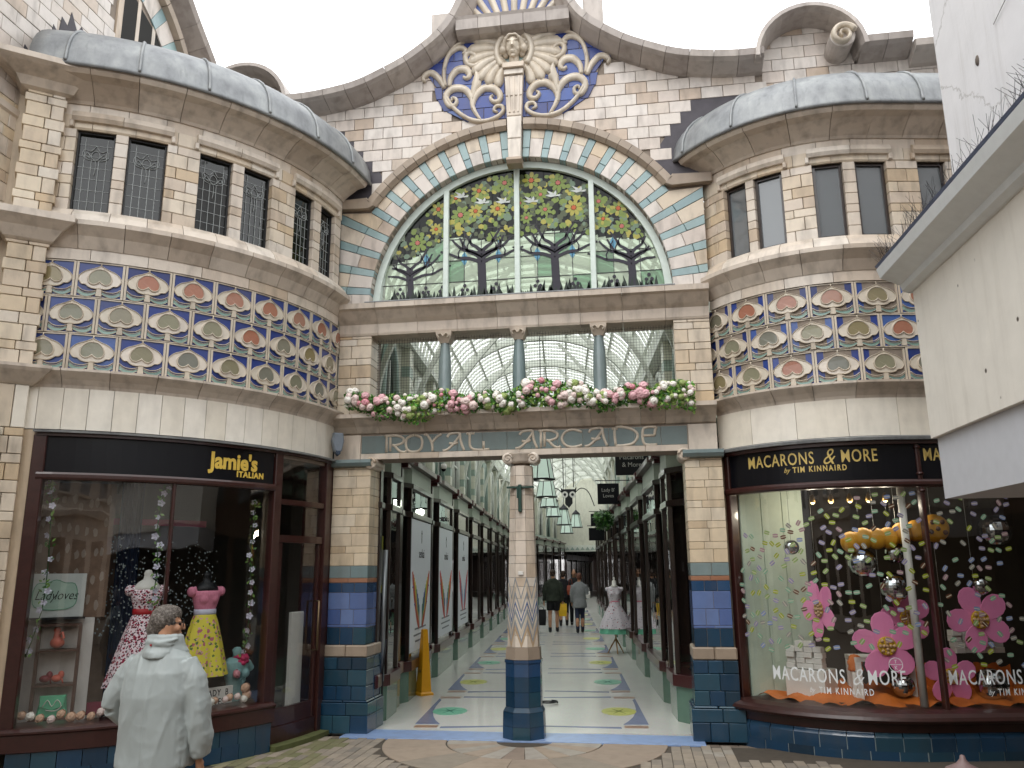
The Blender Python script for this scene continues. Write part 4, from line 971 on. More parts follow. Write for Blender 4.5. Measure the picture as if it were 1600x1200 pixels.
def leaded(surf, s0, s1, z0, z1, parent, motif=True):
    d = -.075; m = MB()
    p = [surf.at(s0, z0, d), surf.at(s1, z0, d), surf.at(s1, z1, d), surf.at(s0, z1, d)]
    pane = MB().add(p, [(0, 1, 2, 3)]).build('window_pane', GLASSD if motif else GLASSR, parent)
    fw = .014 if motif else .028
    for a, b, c, e in ((s0, s0+fw, z0, z1), (s1-fw, s1, z0, z1), (s0, s1, z0, z0+fw), (s0, s1, z1-fw, z1)): m.prism([(a, c), (b, c), (b, e), (a, e)], d-.01, d+.03, surf.at)
    m.build('window_frame', CAME if motif else WOOD2, parent)
    if motif:
        m = MB(); xc = (s0+s1)/2; w = s1-s0
        for i in range(1, 5): x = s0+w*i/5; m.prism([(x-.0025, z0), (x+.0025, z0), (x+.0025, z1-(.3 if i in (2, 3) else .05)), (x-.0025, z1-(.3 if i in (2, 3) else .05))], d, d+.006, surf.at)
        for i in range(1, 7): z = z0+(z1-z0)*i/7; m.prism([(s0, z-.002), (s1, z-.002), (s1, z+.002), (s0, z+.002)], d, d+.005, surf.at)
        zc = z1-.27
        for pts in ([(0, .14), (.05, .07), (.11, .09), (.13, .03), (.09, -.02), (0, -.03), (-.09, -.02), (-.13, .03), (-.11, .09), (-.05, .07), (0, .14)], [(0, -.03), (.04, 0), (.035, .05), (0, .08), (-.035, .05), (-.04, 0), (0, -.03)], [(.04, .0), (.08, .05), (.1, .02), (.05, -.01)], [(-.04, .0), (-.08, .05), (-.1, .02), (-.05, -.01)], [(0, -.03), (.01, -.12), (0, -.2)]):
            m.ribbon([(xc+a, zc+b) for a, b in smoothpts(pts, 3)], .006, d+.001, d+.009, surf.at)
        m.build('lead_tracery', plain('came_grey', '#a3a8a7', .5) if 'came_grey' not in MATS else MATS['came_grey'], parent)
def room(th, surf, A, B, z0, z1, mat, back, floor=None):
    """closed room behind a curved front: floor, ceiling and back walls; back = list of plan points from the B end round to the A end"""
    n = 24; arcp = [surf.at(surf.s(A+(B-A)*i/n), 0, -.2) for i in range(n+1)]; pl = [(p.x, p.y) for p in arcp]+back
    for a, b, nm in ((z0, z0+.04, 'room_floor'), (z1-.04, z1, 'room_ceiling')):
        MB().prism(pl, a, b, lambda x, y, d: Vector((x, y, d))).build(nm, floor if floor and nm == 'room_floor' else mat, th)
    ch = [pl[n]]+back+[pl[0]]; m = MB()
    for p, q in zip(ch, ch[1:]): m.add([(p[0], p[1], z0), (q[0], q[1], z0), (q[0], q[1], z1), (p[0], p[1], z1)], [(0, 1, 2, 3)])
    m.build('room_wall', mat, th)
def bay(name, label, surf, A, B, tdeg, toff, pairs, leadd, nf, lead_to, hearts, back):
    th = thing(name, label, 'bay front', (surf.cx, surf.cy, 3.2))
    S = surf.s; ag = surf
    # fascia 3.2 - 3.63
    ring(surf, [(-.3, 3.2), (-.006, 3.2), (-.006, 5.42), (-.3, 5.42)], A, B, MORTAR, 'wall_core', th)
    ringpieces(surf, [(-.05, 3.21), (.02, 3.21), (.022, 3.62), (-.05, 3.62)], A, B, nf, FASCIA, 'fascia_slab', th, .005)
    nc = round(abs(B-A)*R_(1)*surf.R/.42)
    ringpieces(surf, [(-.1, 3.62), (.02, 3.62), (.03, 3.65), (.07, 3.7), (.13, 3.75), (.15, 3.77), (.15, 3.795), (-.1, 3.8)], A, B, nc, STONE, 'cornice_block', th)
    # frieze
    tw = R_(tdeg)*surf.R; h = .385; tl, hg, hr, lf = tilemeshes(surf.R, tw, h); FT = tilemeshes(100, tw, h) if isinstance(surf, Bow) else None
    for r in range(3):
        a = toff+(tdeg/2 if r == 1 else 0)
        while a-tdeg/2 > A: a -= tdeg
        k = 0
        while a < B+tdeg*.45:
            if a > A-tdeg*.45:
                rz = R_(a+90); q4 = (tl, hg, hr, lf); ps_ = (surf.cx, surf.cy, 3.80+h*r)
                if FT and a > surf.T: q4 = FT; ps_ = surf.at(S(a), 3.80+h*r, -100); rz = surf.rot(S(a))
                t = inst(q4[0], 'floral_tile', th, ps_, rz)
                hot = hearts(r, k); o = bpy.data.objects.new('medallion', q4[2] if hot else q4[1]); LINK(o); o.parent = t
                o = bpy.data.objects.new('aqua_leaf', q4[3]); LINK(o); o.parent = t
                k += 1
            a += tdeg
    ringpieces(surf, [(-.1, 4.96), (.02, 4.96), (.02, 5.08), (-.1, 5.08)], A, B, nc-2, CREAM, 'cream_band_block', th)
    ringpieces(surf, [(-.1, 5.08), (.03, 5.08), (.05, 5.12), (.09, 5.2), (.16, 5.27), (.18, 5.29), (.18, 5.34), (-.1, 5.36)], A, B, nc, STONE, 'cornice_block', th)
    ringpieces(surf, [(-.2, 5.34), (.14, 5.35), (.1, 5.43), (.03, 5.5), (-.2, 5.5)], A, B, nc+2, CREAM, 'sill_block', th)
    # window zone
    solid = []; a = A
    for pr in pairs:
        for w0, w1 in pr:
            if w0 > a: solid.append((a, w0))
            a = w1
    solid.append((a, B)); Z0, Z1 = 5.5, 6.42
    for a, b in solid:
        if b-a < .3: continue
        w = S(b)-S(a); nar = w < .2
        ring(surf, [(-.22, Z0), (-.03 if nar else -.004, Z0), (-.03 if nar else -.004, Z1), (-.22, Z1)], a+.3, b-.3, MORTAR, 'pier_core', th)
        z = Z0; i = 0
        while z < Z1-.03:
            hh = (.13, .16, .1, .14)[i % 4]; hh = min(hh, Z1-z)
            if nar: block(surf, S(a), S(b), z, z+hh, CREAM, th, 'mullion_block', -.16, .004)
            else:
                q = (.3, .62)[i % 2]; cuts = [S(a), S(a)+w*q, S(b)] if w < .42 else [S(a)+w*k/3 for k in range(4)]
                for c0, c1 in zip(cuts, cuts[1:]): block(surf, c0, c1, z, z+hh, BUFFW if i % 3 else CREAM, th, 'pier_block', -.2, .016)
            z += hh; i += 1
    for pr in pairs:
        for w0, w1 in pr:
            # window recess lining
            leaded(surf, S(w0)+.004, S(w1)-.004, Z0+.012, Z1-.004, th, leadd)
        p0, p1 = S(pr[0][0])-.05, S(pr[1][1])+.05
        m = MB()
        for q in range(2):
            x0, x1 = (p0, (p0+p1)/2-.003) if q == 0 else ((p0+p1)/2+.003, p1)
            m = MB(); m.sweep([(0.014, 6.5), (.05, 6.5), (.075, 6.54), (.06, 6.6), (.014, 6.62)][::-1], lambda t, d, z: surf.at(x0+(x1-x0)*t, z, d), 5); m.build('hood_mould', CREAM, th)
        for x in (p0, p1):
            m = MB(); m.prism([(x-.022, 6.43), (x+.022, 6.43), (x+.022, 6.51), (x-.022, 6.51)], .014, .05, surf.at, 0, .01); m.build('hood_stop', CREAM, th)
    ring(surf, [(-.3, 6.42), (-.02, 6.42), (-.006, 6.44), (-.006, 6.72), (-.3, 6.72)], A, B, MORTAR, 'lintel_core', th)
    ringpieces(surf, [(-.14, 6.42), (0, 6.42), (.014, 6.44), (.014, 6.58), (-.14, 6.58)], A, B, nc, BUFFW, 'lintel_block', th)
    ringpieces(surf, [(-.1, 6.58), (.012, 6.58), (.012, 6.70), (-.1, 6.70)], A, B, nc+1, CREAM, 'lintel_block', th)
    ringpieces(surf, [(-.1, 6.70), (.03, 6.70), (.05, 6.73), (.11, 6.78), (.2, 6.84), (.23, 6.86), (.33, 6.885), (.36, 6.92), (.36, 6.96), (-.1, 7.0)], A, B, nc, STONE, 'cornice_block', th)
    # lead roof
    pr = [(.39, 6.935), (.40, 6.97), (.385, 7.0)]+[(.385-1.05*(1-math.cos(math.pi/2*i/10)), 7.0+.74*math.sin(math.pi/2*i/10)) for i in range(1, 11)]+[(-.9, 7.75), (-1.6, 7.75), (-1.6, 6.98), (.34, 6.955)]
    roof = ring(surf, pr, A-2, min(lead_to, 1e9), LEAD, 'lead_roof', th, smooth=True)
    a = A+4
    while a < lead_to:
        P = [surf.at(S(a), z, d+.012) for d, z in pr[1:13]]; MB().tube(P, .016, 6).build('lead_roll', LEAD, roof); a += math.degrees(.62/surf.R)
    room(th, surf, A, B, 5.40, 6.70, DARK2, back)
    return th
SL = Cyl((-5.5, 0), 3.05); SR = Bow((3.8, 1.0), 1.7)
def heartL(r, k):
    if r == 2: return 2 <= k <= 9
    if r == 1: return k in (0, 5)
    return False
def heartR(r, k): return (r, k) in ((2, 1), (2, 2), (2, 3), (1, 5), (0, 2), (1, 0), (2, 5))
lb = bay('curved_bay', 'curved faience bay left of the entrance with leaded windows over a blue heart tile frieze', SL, -73, -2, 8.5, -60.8, [((-67.8, -60.8), (-58.4, -51.2)), ((-44.7, -37.7), (-35.0, -28.2)), ((-21.5, -14.8), (-11.9, -5.5))], True, 17, -1, heartL, [(-2.5, 1.2), (-6, 1.2), (-6, -2.4)])
rb = bay('curved_bay', 'bowed faience bay right of the entrance with plain glass windows partly hidden by white building', SR, -149, -8, 16.25, -129.8, [((-136.7, -126.5), (-122.8, -111.4)), ((-99.8, -88.6), (-83.8, -71.8)), ((-59.5, -48.3), (-44.5, -33.0))], False, 8, -10, heartR, [(6.15, 1.8), (2.35, 1.8)])
# corner pier of the left bay
cp = thing('corner_pier', 'buff brick corner pier at the left end of the curved bay', 'pier', (-4.72, -2.96, 0))
F2 = Flat((-4.62, -2.98), R_(38))
for (z0, z1, mt) in ((3.2, 3.62, None), (3.8, 5.08, 1), (5.36, 6.8, 1), (.0, 3.2, 2)):
    z = z0; i = 0
    while z < z1-.02:
        h = min((.16, .09, .17, .12)[i % 4], z1-z) if mt else z1-z0
        m = MB(); M = Matrix.Translation(F2.at(0, 0, 0)) @ Matrix.Rotation(F2.yaw, 4, 'Z')
        q = 0 if mt != 1 else .02*(i % 2)
        m.box(-.17-q, .005 if i % 2 else .05, -.1, .3, z+.003, z+h-.003, 0, M, .005); m.build('pier_block', BUFF if mt == 1 and i % 3 else BUFFW, cp)
        m = MB(); m.box(.011 if i % 2 else .056, .17+q, -.1, .3, z+.003, z+h-.003, 0, M, .005); m.build('pier_block', BUFFW if mt else FASCIA, cp)
        z += h; i += 1
for z0, pf in ((3.62, [(0, 0), (.03, .02), (.13, .12), (.15, .15), (.15, .18), (0, .18)]), (5.08, [(0, 0), (.03, .02), (.1, .12), (.2, .2), (.2, .27), (0, .28)]), (6.72, [(0, 0), (.05, .02), (.1, .1), (.25, .17), (.3, .2), (.3, .26), (0, .26)])):
    m = MB(); M = Matrix.Translation(F2.at(0, 0, 0)) @ Matrix.Rotation(F2.yaw, 4, 'Z')
    vs = []
    for d, z in pf:
        for x, y in ((-.19-d, -.1-d), (.19+d, -.1-d), (.19+d, .3), (-.19-d, .3)): vs.append(M @ Vector((x, y, z0+z)))
    n = len(pf); fs = [[i*4+k, i*4+(k+1) % 4, i*4+4+(k+1) % 4, i*4+4+k] for i in range(n-1) for k in range(4)]+[[3, 2, 1, 0], [n*4-4, n*4-3, n*4-2, n*4-1]]
    m.add(vs, fs); m.build('pier_cornice', STONE, cp)
m = MB(); m.box(-.3, .1, -.22, .2, 3.08, 3.2, 0, Matrix.Translation(F2.at(-.12, 0, .1)) @ Matrix.Rotation(F2.yaw, 4, 'Z'), .03); m.build('teal_capital', TEAL, cp)

# ================================================================ SIDE BUILDING ON THE LEFT (wall facing the street)
SW = Flat((-4.9, 0), R_(90))     # s = world y, facing +x
sd_ = thing('side_building', 'cream block side building with striped window arch rising behind the left bay roof', 'building', (-4.9, -3.5, 0))
m = MB(); m.prism([(-6.8, 0), (-2.95, 0), (-2.95, 6.6), (-6.8, 6.6)], -.4, -.006, SW.at); m.build('wall_core', MORTAR, sd_)
def copz(y): return 9.12+(.1-y)*.75 if y > -1.5 else 10.32+(-1.5-y)*.4
m = MB(); m.prism([(-6.8, 6.6), (.12, 6.6), (.12, 9.1), (-.4, 9.47), (-1.0, 9.93), (-1.5, 10.3), (-6.8, 12)], -.4, -.006, SW.at); m.build('gable_core', MORTAR, sd_)
ac = (-1.9, 7.75); Ra, Rb = 1.62, 2.0
def swtest(x, z, x0, x1, z0, z1):
    r = math.hypot(x-ac[0], z-ac[1])
    if z > copz(x)-.1: return False
    if x > -1.75 and z > 7.9 and r < 2.1: return False
    if x <= -1.75 and 1.55 < r < 2.1 and z > 8.6: return False
    st = 7.2+(abs(x+2.75)*.9 if x > -2.75 else 0)
    if x > -2.95 and z < 7.35: return False
    return True
random.seed(8)
lay(SW, -3.7, .1, 6.62, 10.6, [.165], [.3], WHITE, sd_, 'glazed_block', swtest, .1)
lay(SW, -3.7, -2.97, 0.0, 3.62, [.3, .3], [.35, .5], FASCIA, sd_, 'fascia_slab', None, .1)
lay(SW, -3.7, -2.97, 3.8, 5.08, [.16, .2, .12], [.3, .22], BUFFW, sd_, 'glazed_block', None, .2)
lay(SW, -3.7, -2.97, 5.36, 6.62, [.16, .2, .12], [.3, .22], BUFF, sd_, 'glazed_block', None, .2, mats=lambda x, z: random.choice((BUFF, BUFFW, CREAM)))
for z0, pf in ((3.62, [(0, 0), (.03, .03), (.07, .08), (.13, .13), (.15, .15), (.15, .175), (0, .18)]), (5.08, [(0, 0), (.05, .04), (.09, .12), (.16, .19), (.18, .21), (.18, .26), (0, .28)]), (6.45, [(0, 0), (.04, .03), (.04, .1), (0, .12)])):
    for k in range(2):
        m = MB(); a, b = -3.7+.37*k+.003, -3.7+.37*(k+1)-.003
        m.sweep(pf[::-1], lambda t, d, z: SW.at(a+(b-a)*t, z0+z, d), 1); m.build('string_course', STONE, sd_)
m = MB()
for q in range(3):
    P = smoothpts([(-3.62, 6.0+q*.16), (-3.5, 6.06+q*.16), (-3.42, 6.0+q*.16), (-3.36, 6.1+q*.16)], 4); m.ribbon(P, .045, 0, .05, SW.at)
m.build('carved_panel', CREAMR, sd_)
for k in range(16):
    t0, t1 = R_(20+k*6.4), R_(20+(k+1)*6.4); dk = k % 2
    t1 = t0+(t1-t0)*(1.25 if not dk else 1); t0 += 0 if not dk else (t1-t0)*.25
    f = lambda r, t: (ac[0]+r*math.cos(t), ac[1]+r*math.sin(t)); m = MB()
    m.prism([f(Ra, t0+.001), f(Rb, t0+.001), f(Rb, t1-.001), f(Ra, t1-.001)], -.2, .016, SW.at, 0, .004); m.build('arch_block', SKYB if dk else WHITE, sd_)
for k in range(8):
    t0, t1 = R_(20+k*13), R_(20+(k+1)*13-.3)
    m = MB(); m.sweep([(0, Rb), (.1, Rb+.02), (.12, Rb+.1), (0, Rb+.12)], lambda t, d, r: SW.at(ac[0]+r*math.cos(t0+(t1-t0)*t), ac[1]+r*math.sin(t0+(t1-t0)*t), d), 3); m.build('arch_hood', HOOD, sd_)
for a, b in ((-1.62, -1.32), (-1.25, -.98), (-.91, -.68)):
    top = ac[1]+math.sqrt(Ra**2-((a+b)/2-ac[0])**2)-.06; m = MB(); m.prism([(a, 8.05), (b, 8.05), (b, top-.05), (a, top)], -.16, -.13, SW.at); m.build('window_pane', GLASSD, sd_)
    m = MB(); m.prism([(b, 8.0), (b+.07, 8.0), (b+.07, top), (b, top+.02)], -.13, .0, SW.at, 0, .01); m.build('mullion', CREAM, sd_)
m = MB(); m.prism([(-1.72, 8.0), (-1.62, 8.0), (-1.62, 9.2), (-1.72, 9.2)], -.13, .02, SW.at, 0, .01); m.build('jamb', CREAM, sd_)
m = MB(); m.prism([(-1.72, 7.9), (-.6, 7.9), (-.6, 8.0), (-1.72, 8.0)], -.1, .05, SW.at, 0, .01); m.build('sill', CREAM, sd_)
m = MB(); m.prism([(-1.7, 8.0), (-.55, 8.0), (-.5, 8.6), (-.85, 9.0), (-1.7, 9.32)], -.3, -.004, SW.at); m.build('window_back', DARK, sd_)
pts = [(.14, 9.1), (-.4, 9.47), (-1.0, 9.93), (-1.5, 10.3), (-2.1, 10.6)]
for p, q in zip(pts, pts[1:]):
    for h in (0, .5):
        a = (p[0]+(q[0]-p[0])*h, p[1]+(q[1]-p[1])*h); b = (p[0]+(q[0]-p[0])*(h+.49), p[1]+(q[1]-p[1])*(h+.49))
        m = MB(); m.sweep([(0, -.03), (.28, .03), (.32, .1), (.3, .16), (-.4, .2), (-.4, 0)], lambda t, d, z: SW.at(a[0]+(b[0]-a[0])*t, a[1]+(b[1]-a[1])*t+z, d), 1); m.build('coping_block', COPE, sd_)
po = [(-2.1, 7.3), (-3.2, 6.95), (-3.2, 7.16), (-3.1, 7.12), (-3.08, 7.32), (-2.97, 7.26), (-2.94, 7.46), (-2.86, 7.4), (-2.84, 7.62), (-2.75, 7.55), (-2.73, 7.82), (-2.64, 7.76), (-2.62, 8.0), (-2.52, 7.95), (-2.48, 8.16), (-2.36, 7.98), (-2.3, 8.1), (-2.12, 7.9)]
m = MB(); m.prism(po, -.003, .02, SW.at); m.build('lead_flashing', DLEAD, sd_)

MB().box(-5.0, -4.66, -3.05, -2.75, 0, 7.0).build('corner_core', BUFFW, cp)
# ================================================================ SHOPFRONTS UNDER THE BAYS
def sill_tiles(surf, a0, a1, th, z0, z1, n, d=.1):
    ringpieces(surf, [(-.1, z0), (d, z0), (d, z1-.004), (-.1, z1-.004)], a0, a1, n, PETROL, 'riser_tile', th, .007)
def post(surf, a, w, z0, z1, th, mat=WOOD, d0=-.06, d1=.05, nm='frame_post'):
    s = surf.s(a); return block(surf, s-w/2, s+w/2, z0, z1, mat, th, nm, d0, d1, 0, .008)
def panes(surf, a0, a1, z0, z1, th, d=0, mat=GLASS, nm='window_glass'):
    n = max(2, int(abs(a1-a0)/2)); vs = []
    for i in range(n+1):
        s = surf.s(a0+(a1-a0)*i/n); vs += [surf.at(s, z0, d), surf.at(s, z1, d)]
    m = MB(); m.add(vs, [(2*i, 2*i+2, 2*i+3, 2*i+1) for i in range(n)], 0, True); return m.build(nm, mat, th)
ls = thing('shopfront', 'maroon framed shopfront with dark JAMIES ITALIAN fascia and dresses behind the glass', 'shopfront', (SL.at(SL.s(-45), 0, 0)))
LA, LB, LD, LE = -67.5, -23.3, -20.5, -4.8
ringpieces(SL, [(-.1, 0), (.1, 0), (.1, .145), (-.1, .145)], LA-1, LB+1.5, 13, PETROL, 'riser_tile', ls, .007)
ringpieces(SL, [(-.1, .145), (.1, .145), (.1, .29), (-.1, .29)], LA-1+1.7, LB+1.5, 12, PETROL, 'riser_tile', ls, .007)
ring(SL, [(-.25, .3), (.1, .29), (.12, .3), (.12, .44), (.14, .455), (.14, .47), (.1, .49), (-.25, .5)], LA-1.5, LB+1.8, WOOD, 'window_sill', ls)
ring(SL, [(-.05, 2.72), (.05, 2.72), (.06, 2.74), (.06, 2.77), (.05, 2.79), (-.05, 2.79)], LA, LB, WOOD, 'transom', ls)
ring(SL, [(-.04, 2.79), (.02, 2.79), (.02, 3.15), (-.04, 3.15)], LA+.8, LB-.2, BLACK, 'fascia_board', ls)
ring(SL, [(-.05, 3.14), (.06, 3.14), (.06, 3.17), (-.05, 3.175)], LA-.5, LE+1, WOOD, 'top_rail', ls)
ring(SL, [(-.05, 3.175), (.1, 3.17), (.105, 3.19), (-.05, 3.21)], LA-1, LE+2, LEAD, 'lead_flashing', ls)
post(SL, LA, .12, .48, 3.15, ls); post(SL, LB+1, .11, 0, 3.15, ls); post(SL, LE, .1, 0, 3.15, ls); post(SL, -44.4, .035, .49, 2.73, ls, WOOD, -.03, .03, 'glazing_bar')
panes(SL, LA+1, -44.6, .48, 2.73, ls); panes(SL, -44.2, LB, .48, 2.73, ls)
text('jamie\'s'.replace('j', 'J'), .235, SL, SL.s(-32.9), 2.915, .024, GOLD, ls, 'fascia_lettering', 'CENTER', .86, .008)
text('ITALIAN', .085, SL, SL.s(-26.1), 2.838, .024, GOLD, ls, 'fascia_lettering', 'RIGHT', .95, .003, space=1.15)
# door
for z0, z1, nm in ((0.02, .22, 'kick_rail'), (2.16, 2.24, 'door_head'), (2.58, 2.64, 'transom_bar'),):
    ring(SL, [(-.05, z0), (.03, z0), (.03, z1), (-.05, z1)], LB+2, LE-1, WOOD, nm, ls)
dr = ring(SL, [(-.04, .22), (.01, .22), (.01, .4), (-.04, .4)], LB+2.4, LE-1, WOOD, 'door', ls)
for a in (LB+3.0, LE-1.6): o = post(SL, a, .07, .22, 2.16, ls, WOOD, -.04, .015, 'door_stile')
panes(SL, LB+3.6, LE-2.2, .4, 2.16, ls, -.01, nm='door_glass'); panes(SL, LB+2, LE-1, 2.24, 2.58, ls, -.01, nm='fanlight'); panes(SL, LB+2, LE-1, 2.64, 3.14, ls, -.01, nm='fanlight')
P = [SL.at(SL.s(-7.6), .95, .01), SL.at(SL.s(-7.6), .95, .07), SL.at(SL.s(-7.6), 1.5, .07), SL.at(SL.s(-7.6), 1.5, .01)]
MB().tube(P, .014, 8).build('door_handle', plain('bronze', '#6c5b45', .35, .8), ls)
ring(SL, [(-.3, 0), (.16, 0), (.16, .05), (-.3, .06)], LB+1.8, LE+1, plain('mossy_step', '#5c6138', .8, 0, .5, 8), 'door_step', ls)
# room behind: floor, back, ceiling
ring(SL, [(-1.5, .0), (-.06, .0), (-.06, .38), (-1.5, .38)], LA, LB, WHITEP, 'display_floor', ls)
BACK = plain('brown_wallpaper', '#7d6554', .8, 0, .6, 9)
room(ls, SL, LA-3, LE+3.5, .0, 3.2, plain('grey_room_wall', '#6a645d', .8, 0, .4, 2), [(-3.15, .35), (-3.15, 1.6), (-6.5, 1.6), (-6.5, -2.6)])
ring(SL, [(-.25, 3.1), (.015, 3.1), (.015, 3.2), (-.25, 3.2)], LA-4, LE+4, MORTAR, 'head_core', ls)
ring(SL, [(-.25, 0), (.02, 0), (.02, 3.2), (-.25, 3.2)], -74, LA-1.2, BUFFW, 'left_jamb', ls)
ring(SL, [(-.3, 0), (.03, 0), (.03, 3.2), (-.3, 3.2)], LE+.8, 3, WOOD, 'right_jamb', ls)
m = MB(); P = [SL.at(SL.s(-71), 0, -.1), SL.at(SL.s(-62), 0, -1.25)]; d = (P[1]-P[0]).normalized(); nrm = Vector((d.y, -d.x, 0))
FW = Flat((P[0].x, P[0].y), math.atan2(d.y, d.x)); Lw = (P[1]-P[0]).length
PLK = glz('whitewashed_plank', [(0, '#cfcac5'), (.5, '#dad6d2'), (1, '#c4bfb9')], .7, .3)
for k in range(9): block(SL, SL.s(-70)+.082*k, SL.s(-70)+.082*(k+1), .38, 1.41, PLK, ls, 'plank', -.62, -.6, .004)
ring(SL, [(-.64, 1.41), (-.6, 1.41), (-.6, 2.75), (-.64, 2.75)], -71, -54, BACK, 'papered_wall', ls)
m = MB(); r7 = random.Random(5)
for k in range(40):
    a_ = -69.0+(k % 8)*1.9+r7.uniform(-.5, .5); z = 1.55+(k//8)*.25+r7.uniform(-.05, .05); q = SL.s(a_)
    m.prism([(q+.028*math.cos(6.283*j/9)*r7.uniform(.7, 1.2), z+.05*math.sin(6.283*j/9)*r7.uniform(.7, 1.2)) for j in range(9)], -.6, -.597, SL.at)
m.build('wallpaper_motif', plain('wallpaper_grey', '#94877c', .8), ls, 'stuff')
ring(SL, [(-1.3, .38), (-1.26, .38), (-1.26, 2.7), (-1.3, 2.7)], -62, -50, BACK, 'papered_panel', ls)
PINKB = plain('pink_stripe', '#a0204f', .4); BLUED = plain('blue_drape', '#1d2f4c', .8)
ring(SL, [(-1.2, 2.36), (-1.17, 2.36), (-1.17, 2.43), (-1.2, 2.43)], -60, LB+2, PINKB, 'pink_rail', ls)
ring(SL, [(-.9, .44), (-.86, .44), (-.86, .56), (-.9, .56)], -56, LB+2, PINKB, 'pink_rail', ls)
m = MB(); s0 = SL.s(-52); P = [(s0+.012*i, .38) for i in range(20)]
vs = []
for i in range(25): q = s0+.015*i; dd = -1.1+.03*math.sin(i*1.3); vs += [SL.at(q, .38, dd), SL.at(q, 3.0, dd)]
m.add(vs, [(2*i, 2*i+2, 2*i+3, 2*i+1) for i in range(24)], 0, True); m.build('blue_curtain', BLUED, ls)
m = MB(); m.prism([(SL.s(-11.3), .12), (SL.s(-6.2), .12), (SL.s(-6.2), 1.38), (SL.s(-11.3), 1.38)], -.2, -.16, SL.at, 0, .01); m.build('white_counter_end', WHITEP, ls)
# ---- right shopfront
rs = thing('shopfront', 'bowed maroon shopfront lettered MACARONS & MORE with sweets stuck over the glass', 'shopfront', (SR.at(SR.s(-90), 0, 0)))
RA, RM, RB = -145.6, -73.3, -20
ringpieces(SR, [(-.1, -.12), (.12, -.12), (.12, .075), (-.1, .075)], RA-4, -8, 17, PETROL, 'riser_tile', rs, .008)
ringpieces(SR, [(-.1, .075), (.12, .075), (.125, .2), (.1, .235), (.09, .26), (-.1, .26)], RA-1.5, -8, 17, PETROL, 'riser_tile', rs, .008)
WORN = plain('worn_maroon_sill', '#3a201c', .38, 0, .75, 9, .5)
ring(SR, [(-.25, .25), (.11, .25), (.12, .33), (.19, .345), (.205, .37), (.19, .40), (.14, .43), (.05, .45), (-.25, .46)], RA-3, -8, WORN, 'window_sill', rs)
ring(SR, [(-.06, 2.66), (.05, 2.66), (.07, 2.68), (.07, 2.71), (.05, 2.735), (-.06, 2.74)], RA, -8, WOOD, 'transom', rs)
ring(SR, [(-.04, 2.74), (.02, 2.74), (.02, 3.12), (-.04, 3.12)], RA+1.5, -8, BLACK, 'fascia_board', rs)
ring(SR, [(-.05, 3.11), (.07, 3.11), (.07, 3.15), (-.05, 3.155)], RA-.5, -8, WOOD, 'top_rail', rs)
ring(SR, [(-.05, 3.155), (.12, 3.15), (.13, 3.18), (-.02, 3.215)], RA-2, -8, LEAD, 'lead_flashing', rs)
post(SR, RA+1, .08, .44, 3.13, rs); post(SR, RM, .045, .44, 3.13, rs, WOOD, -.04, .045, 'turned_mullion')
m = MB()
for z in (2.78, 3.06, 2.6): m.lathe([(.03, 0), (.042, .015), (.03, .03)], tuple(SR.at(SR.s(RM), z, .03)), 12)
m.build('mullion_ring', WOOD, rs)
g1 = panes(SR, RA+2.2, RM-.8, .45, 2.67, rs); g2 = panes(SR, RM+.8, -9, .45, 2.67, rs)
MG = plain('gold_lettering_b', '#d9bf72', .35, .2)
def sgn(a0, cut=None):
    q = (lambda t: t)
    text('MACARONS', .19, SR, SR.s(a0), 2.935, .024, MG, rs, 'fascia_lettering', 'LEFT', .67, .001, space=1.12)
    text('&', .25, SR, SR.s(a0+30), 2.92, .024, MG, rs, 'fascia_lettering', 'CENTER', .8, -.002, shear=.35)
    text('MORE', .19, SR, SR.s(a0+34.2), 2.935, .024, MG, rs, 'fascia_lettering', 'LEFT', .67, .001, space=1.12)
    text('by', .075, SR, SR.s(a0+15.3), 2.855, .024, MG, rs, 'fascia_lettering', 'CENTER', .9, 0, shear=.4)
    text('TIM KINNAIRD', .085, SR, SR.s(a0+17.6), 2.85, .024, MG, rs, 'fascia_lettering', 'LEFT', .75, .002, space=1.35)
sgn(-134); sgn(-71.3)
ring(SR, [(-1.2, .3), (-.06, .3), (-.06, .40), (-1.2, .40)], RA+2, -8, WHITEP, 'display_floor', rs)
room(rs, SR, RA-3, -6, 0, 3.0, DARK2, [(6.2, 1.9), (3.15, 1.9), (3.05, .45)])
ring(SR, [(-.25, 3.0), (.015, 3.0), (.015, 3.2), (-.25, 3.2)], RA-4, -6, MORTAR, 'head_core', rs)
ring(SR, [(-.3, 0), (.03, 0), (.03, 3.2), (-.3, 3.2)], -155, RA-.8, BUFFW, 'left_jamb', rs)
ring(SR, [(-.3, -.12), (.113, -.12), (.113, .2), (-.3, .2)], RA-4, -8, plain('pale_grout', '#8f9a9a', .8), 'riser_core', rs)
PALE = plain('pale_green_board', '#b9c8b8', .6, 0, .15)
A_ = SR.at(SR.s(-143), 0, -.08); B_ = SR.at(SR.s(-129), 0, -.85)
for p, q, nm in ((A_, B_, 'side_panel'),):
    F = Flat((p.x, p.y), math.atan2((q-p).y, (q-p).x)); L_ = (q-p).length
    for k in range(3): m = MB(); m.prism([(L_*k/3+.004, .4), (L_*(k+1)/3-.004, .4), (L_*(k+1)/3-.004, 2.9), (L_*k/3+.004, 2.9)], -.03, 0, F.at, 0, .004); m.build(nm, PALE, rs)
MB().lathe([(.04, 0), (.04, 2.5)], tuple(SR.at(SR.s(-78.5), .4, -.12)), 12).build('white_post', WHITEP, rs)

rw = thing('return_wall', 'buff brick wall continuing beyond the bowed shop behind the white building', 'wall', (7, .9, 0))
MB().box(6.3, 9, .1, .6, 0, 3.2).build('ground_storey', BUFFW, rw); MB().box(6.3, 9, .1, .6, 3.2, 8.0).build('upper_storey', WHITE, rw)
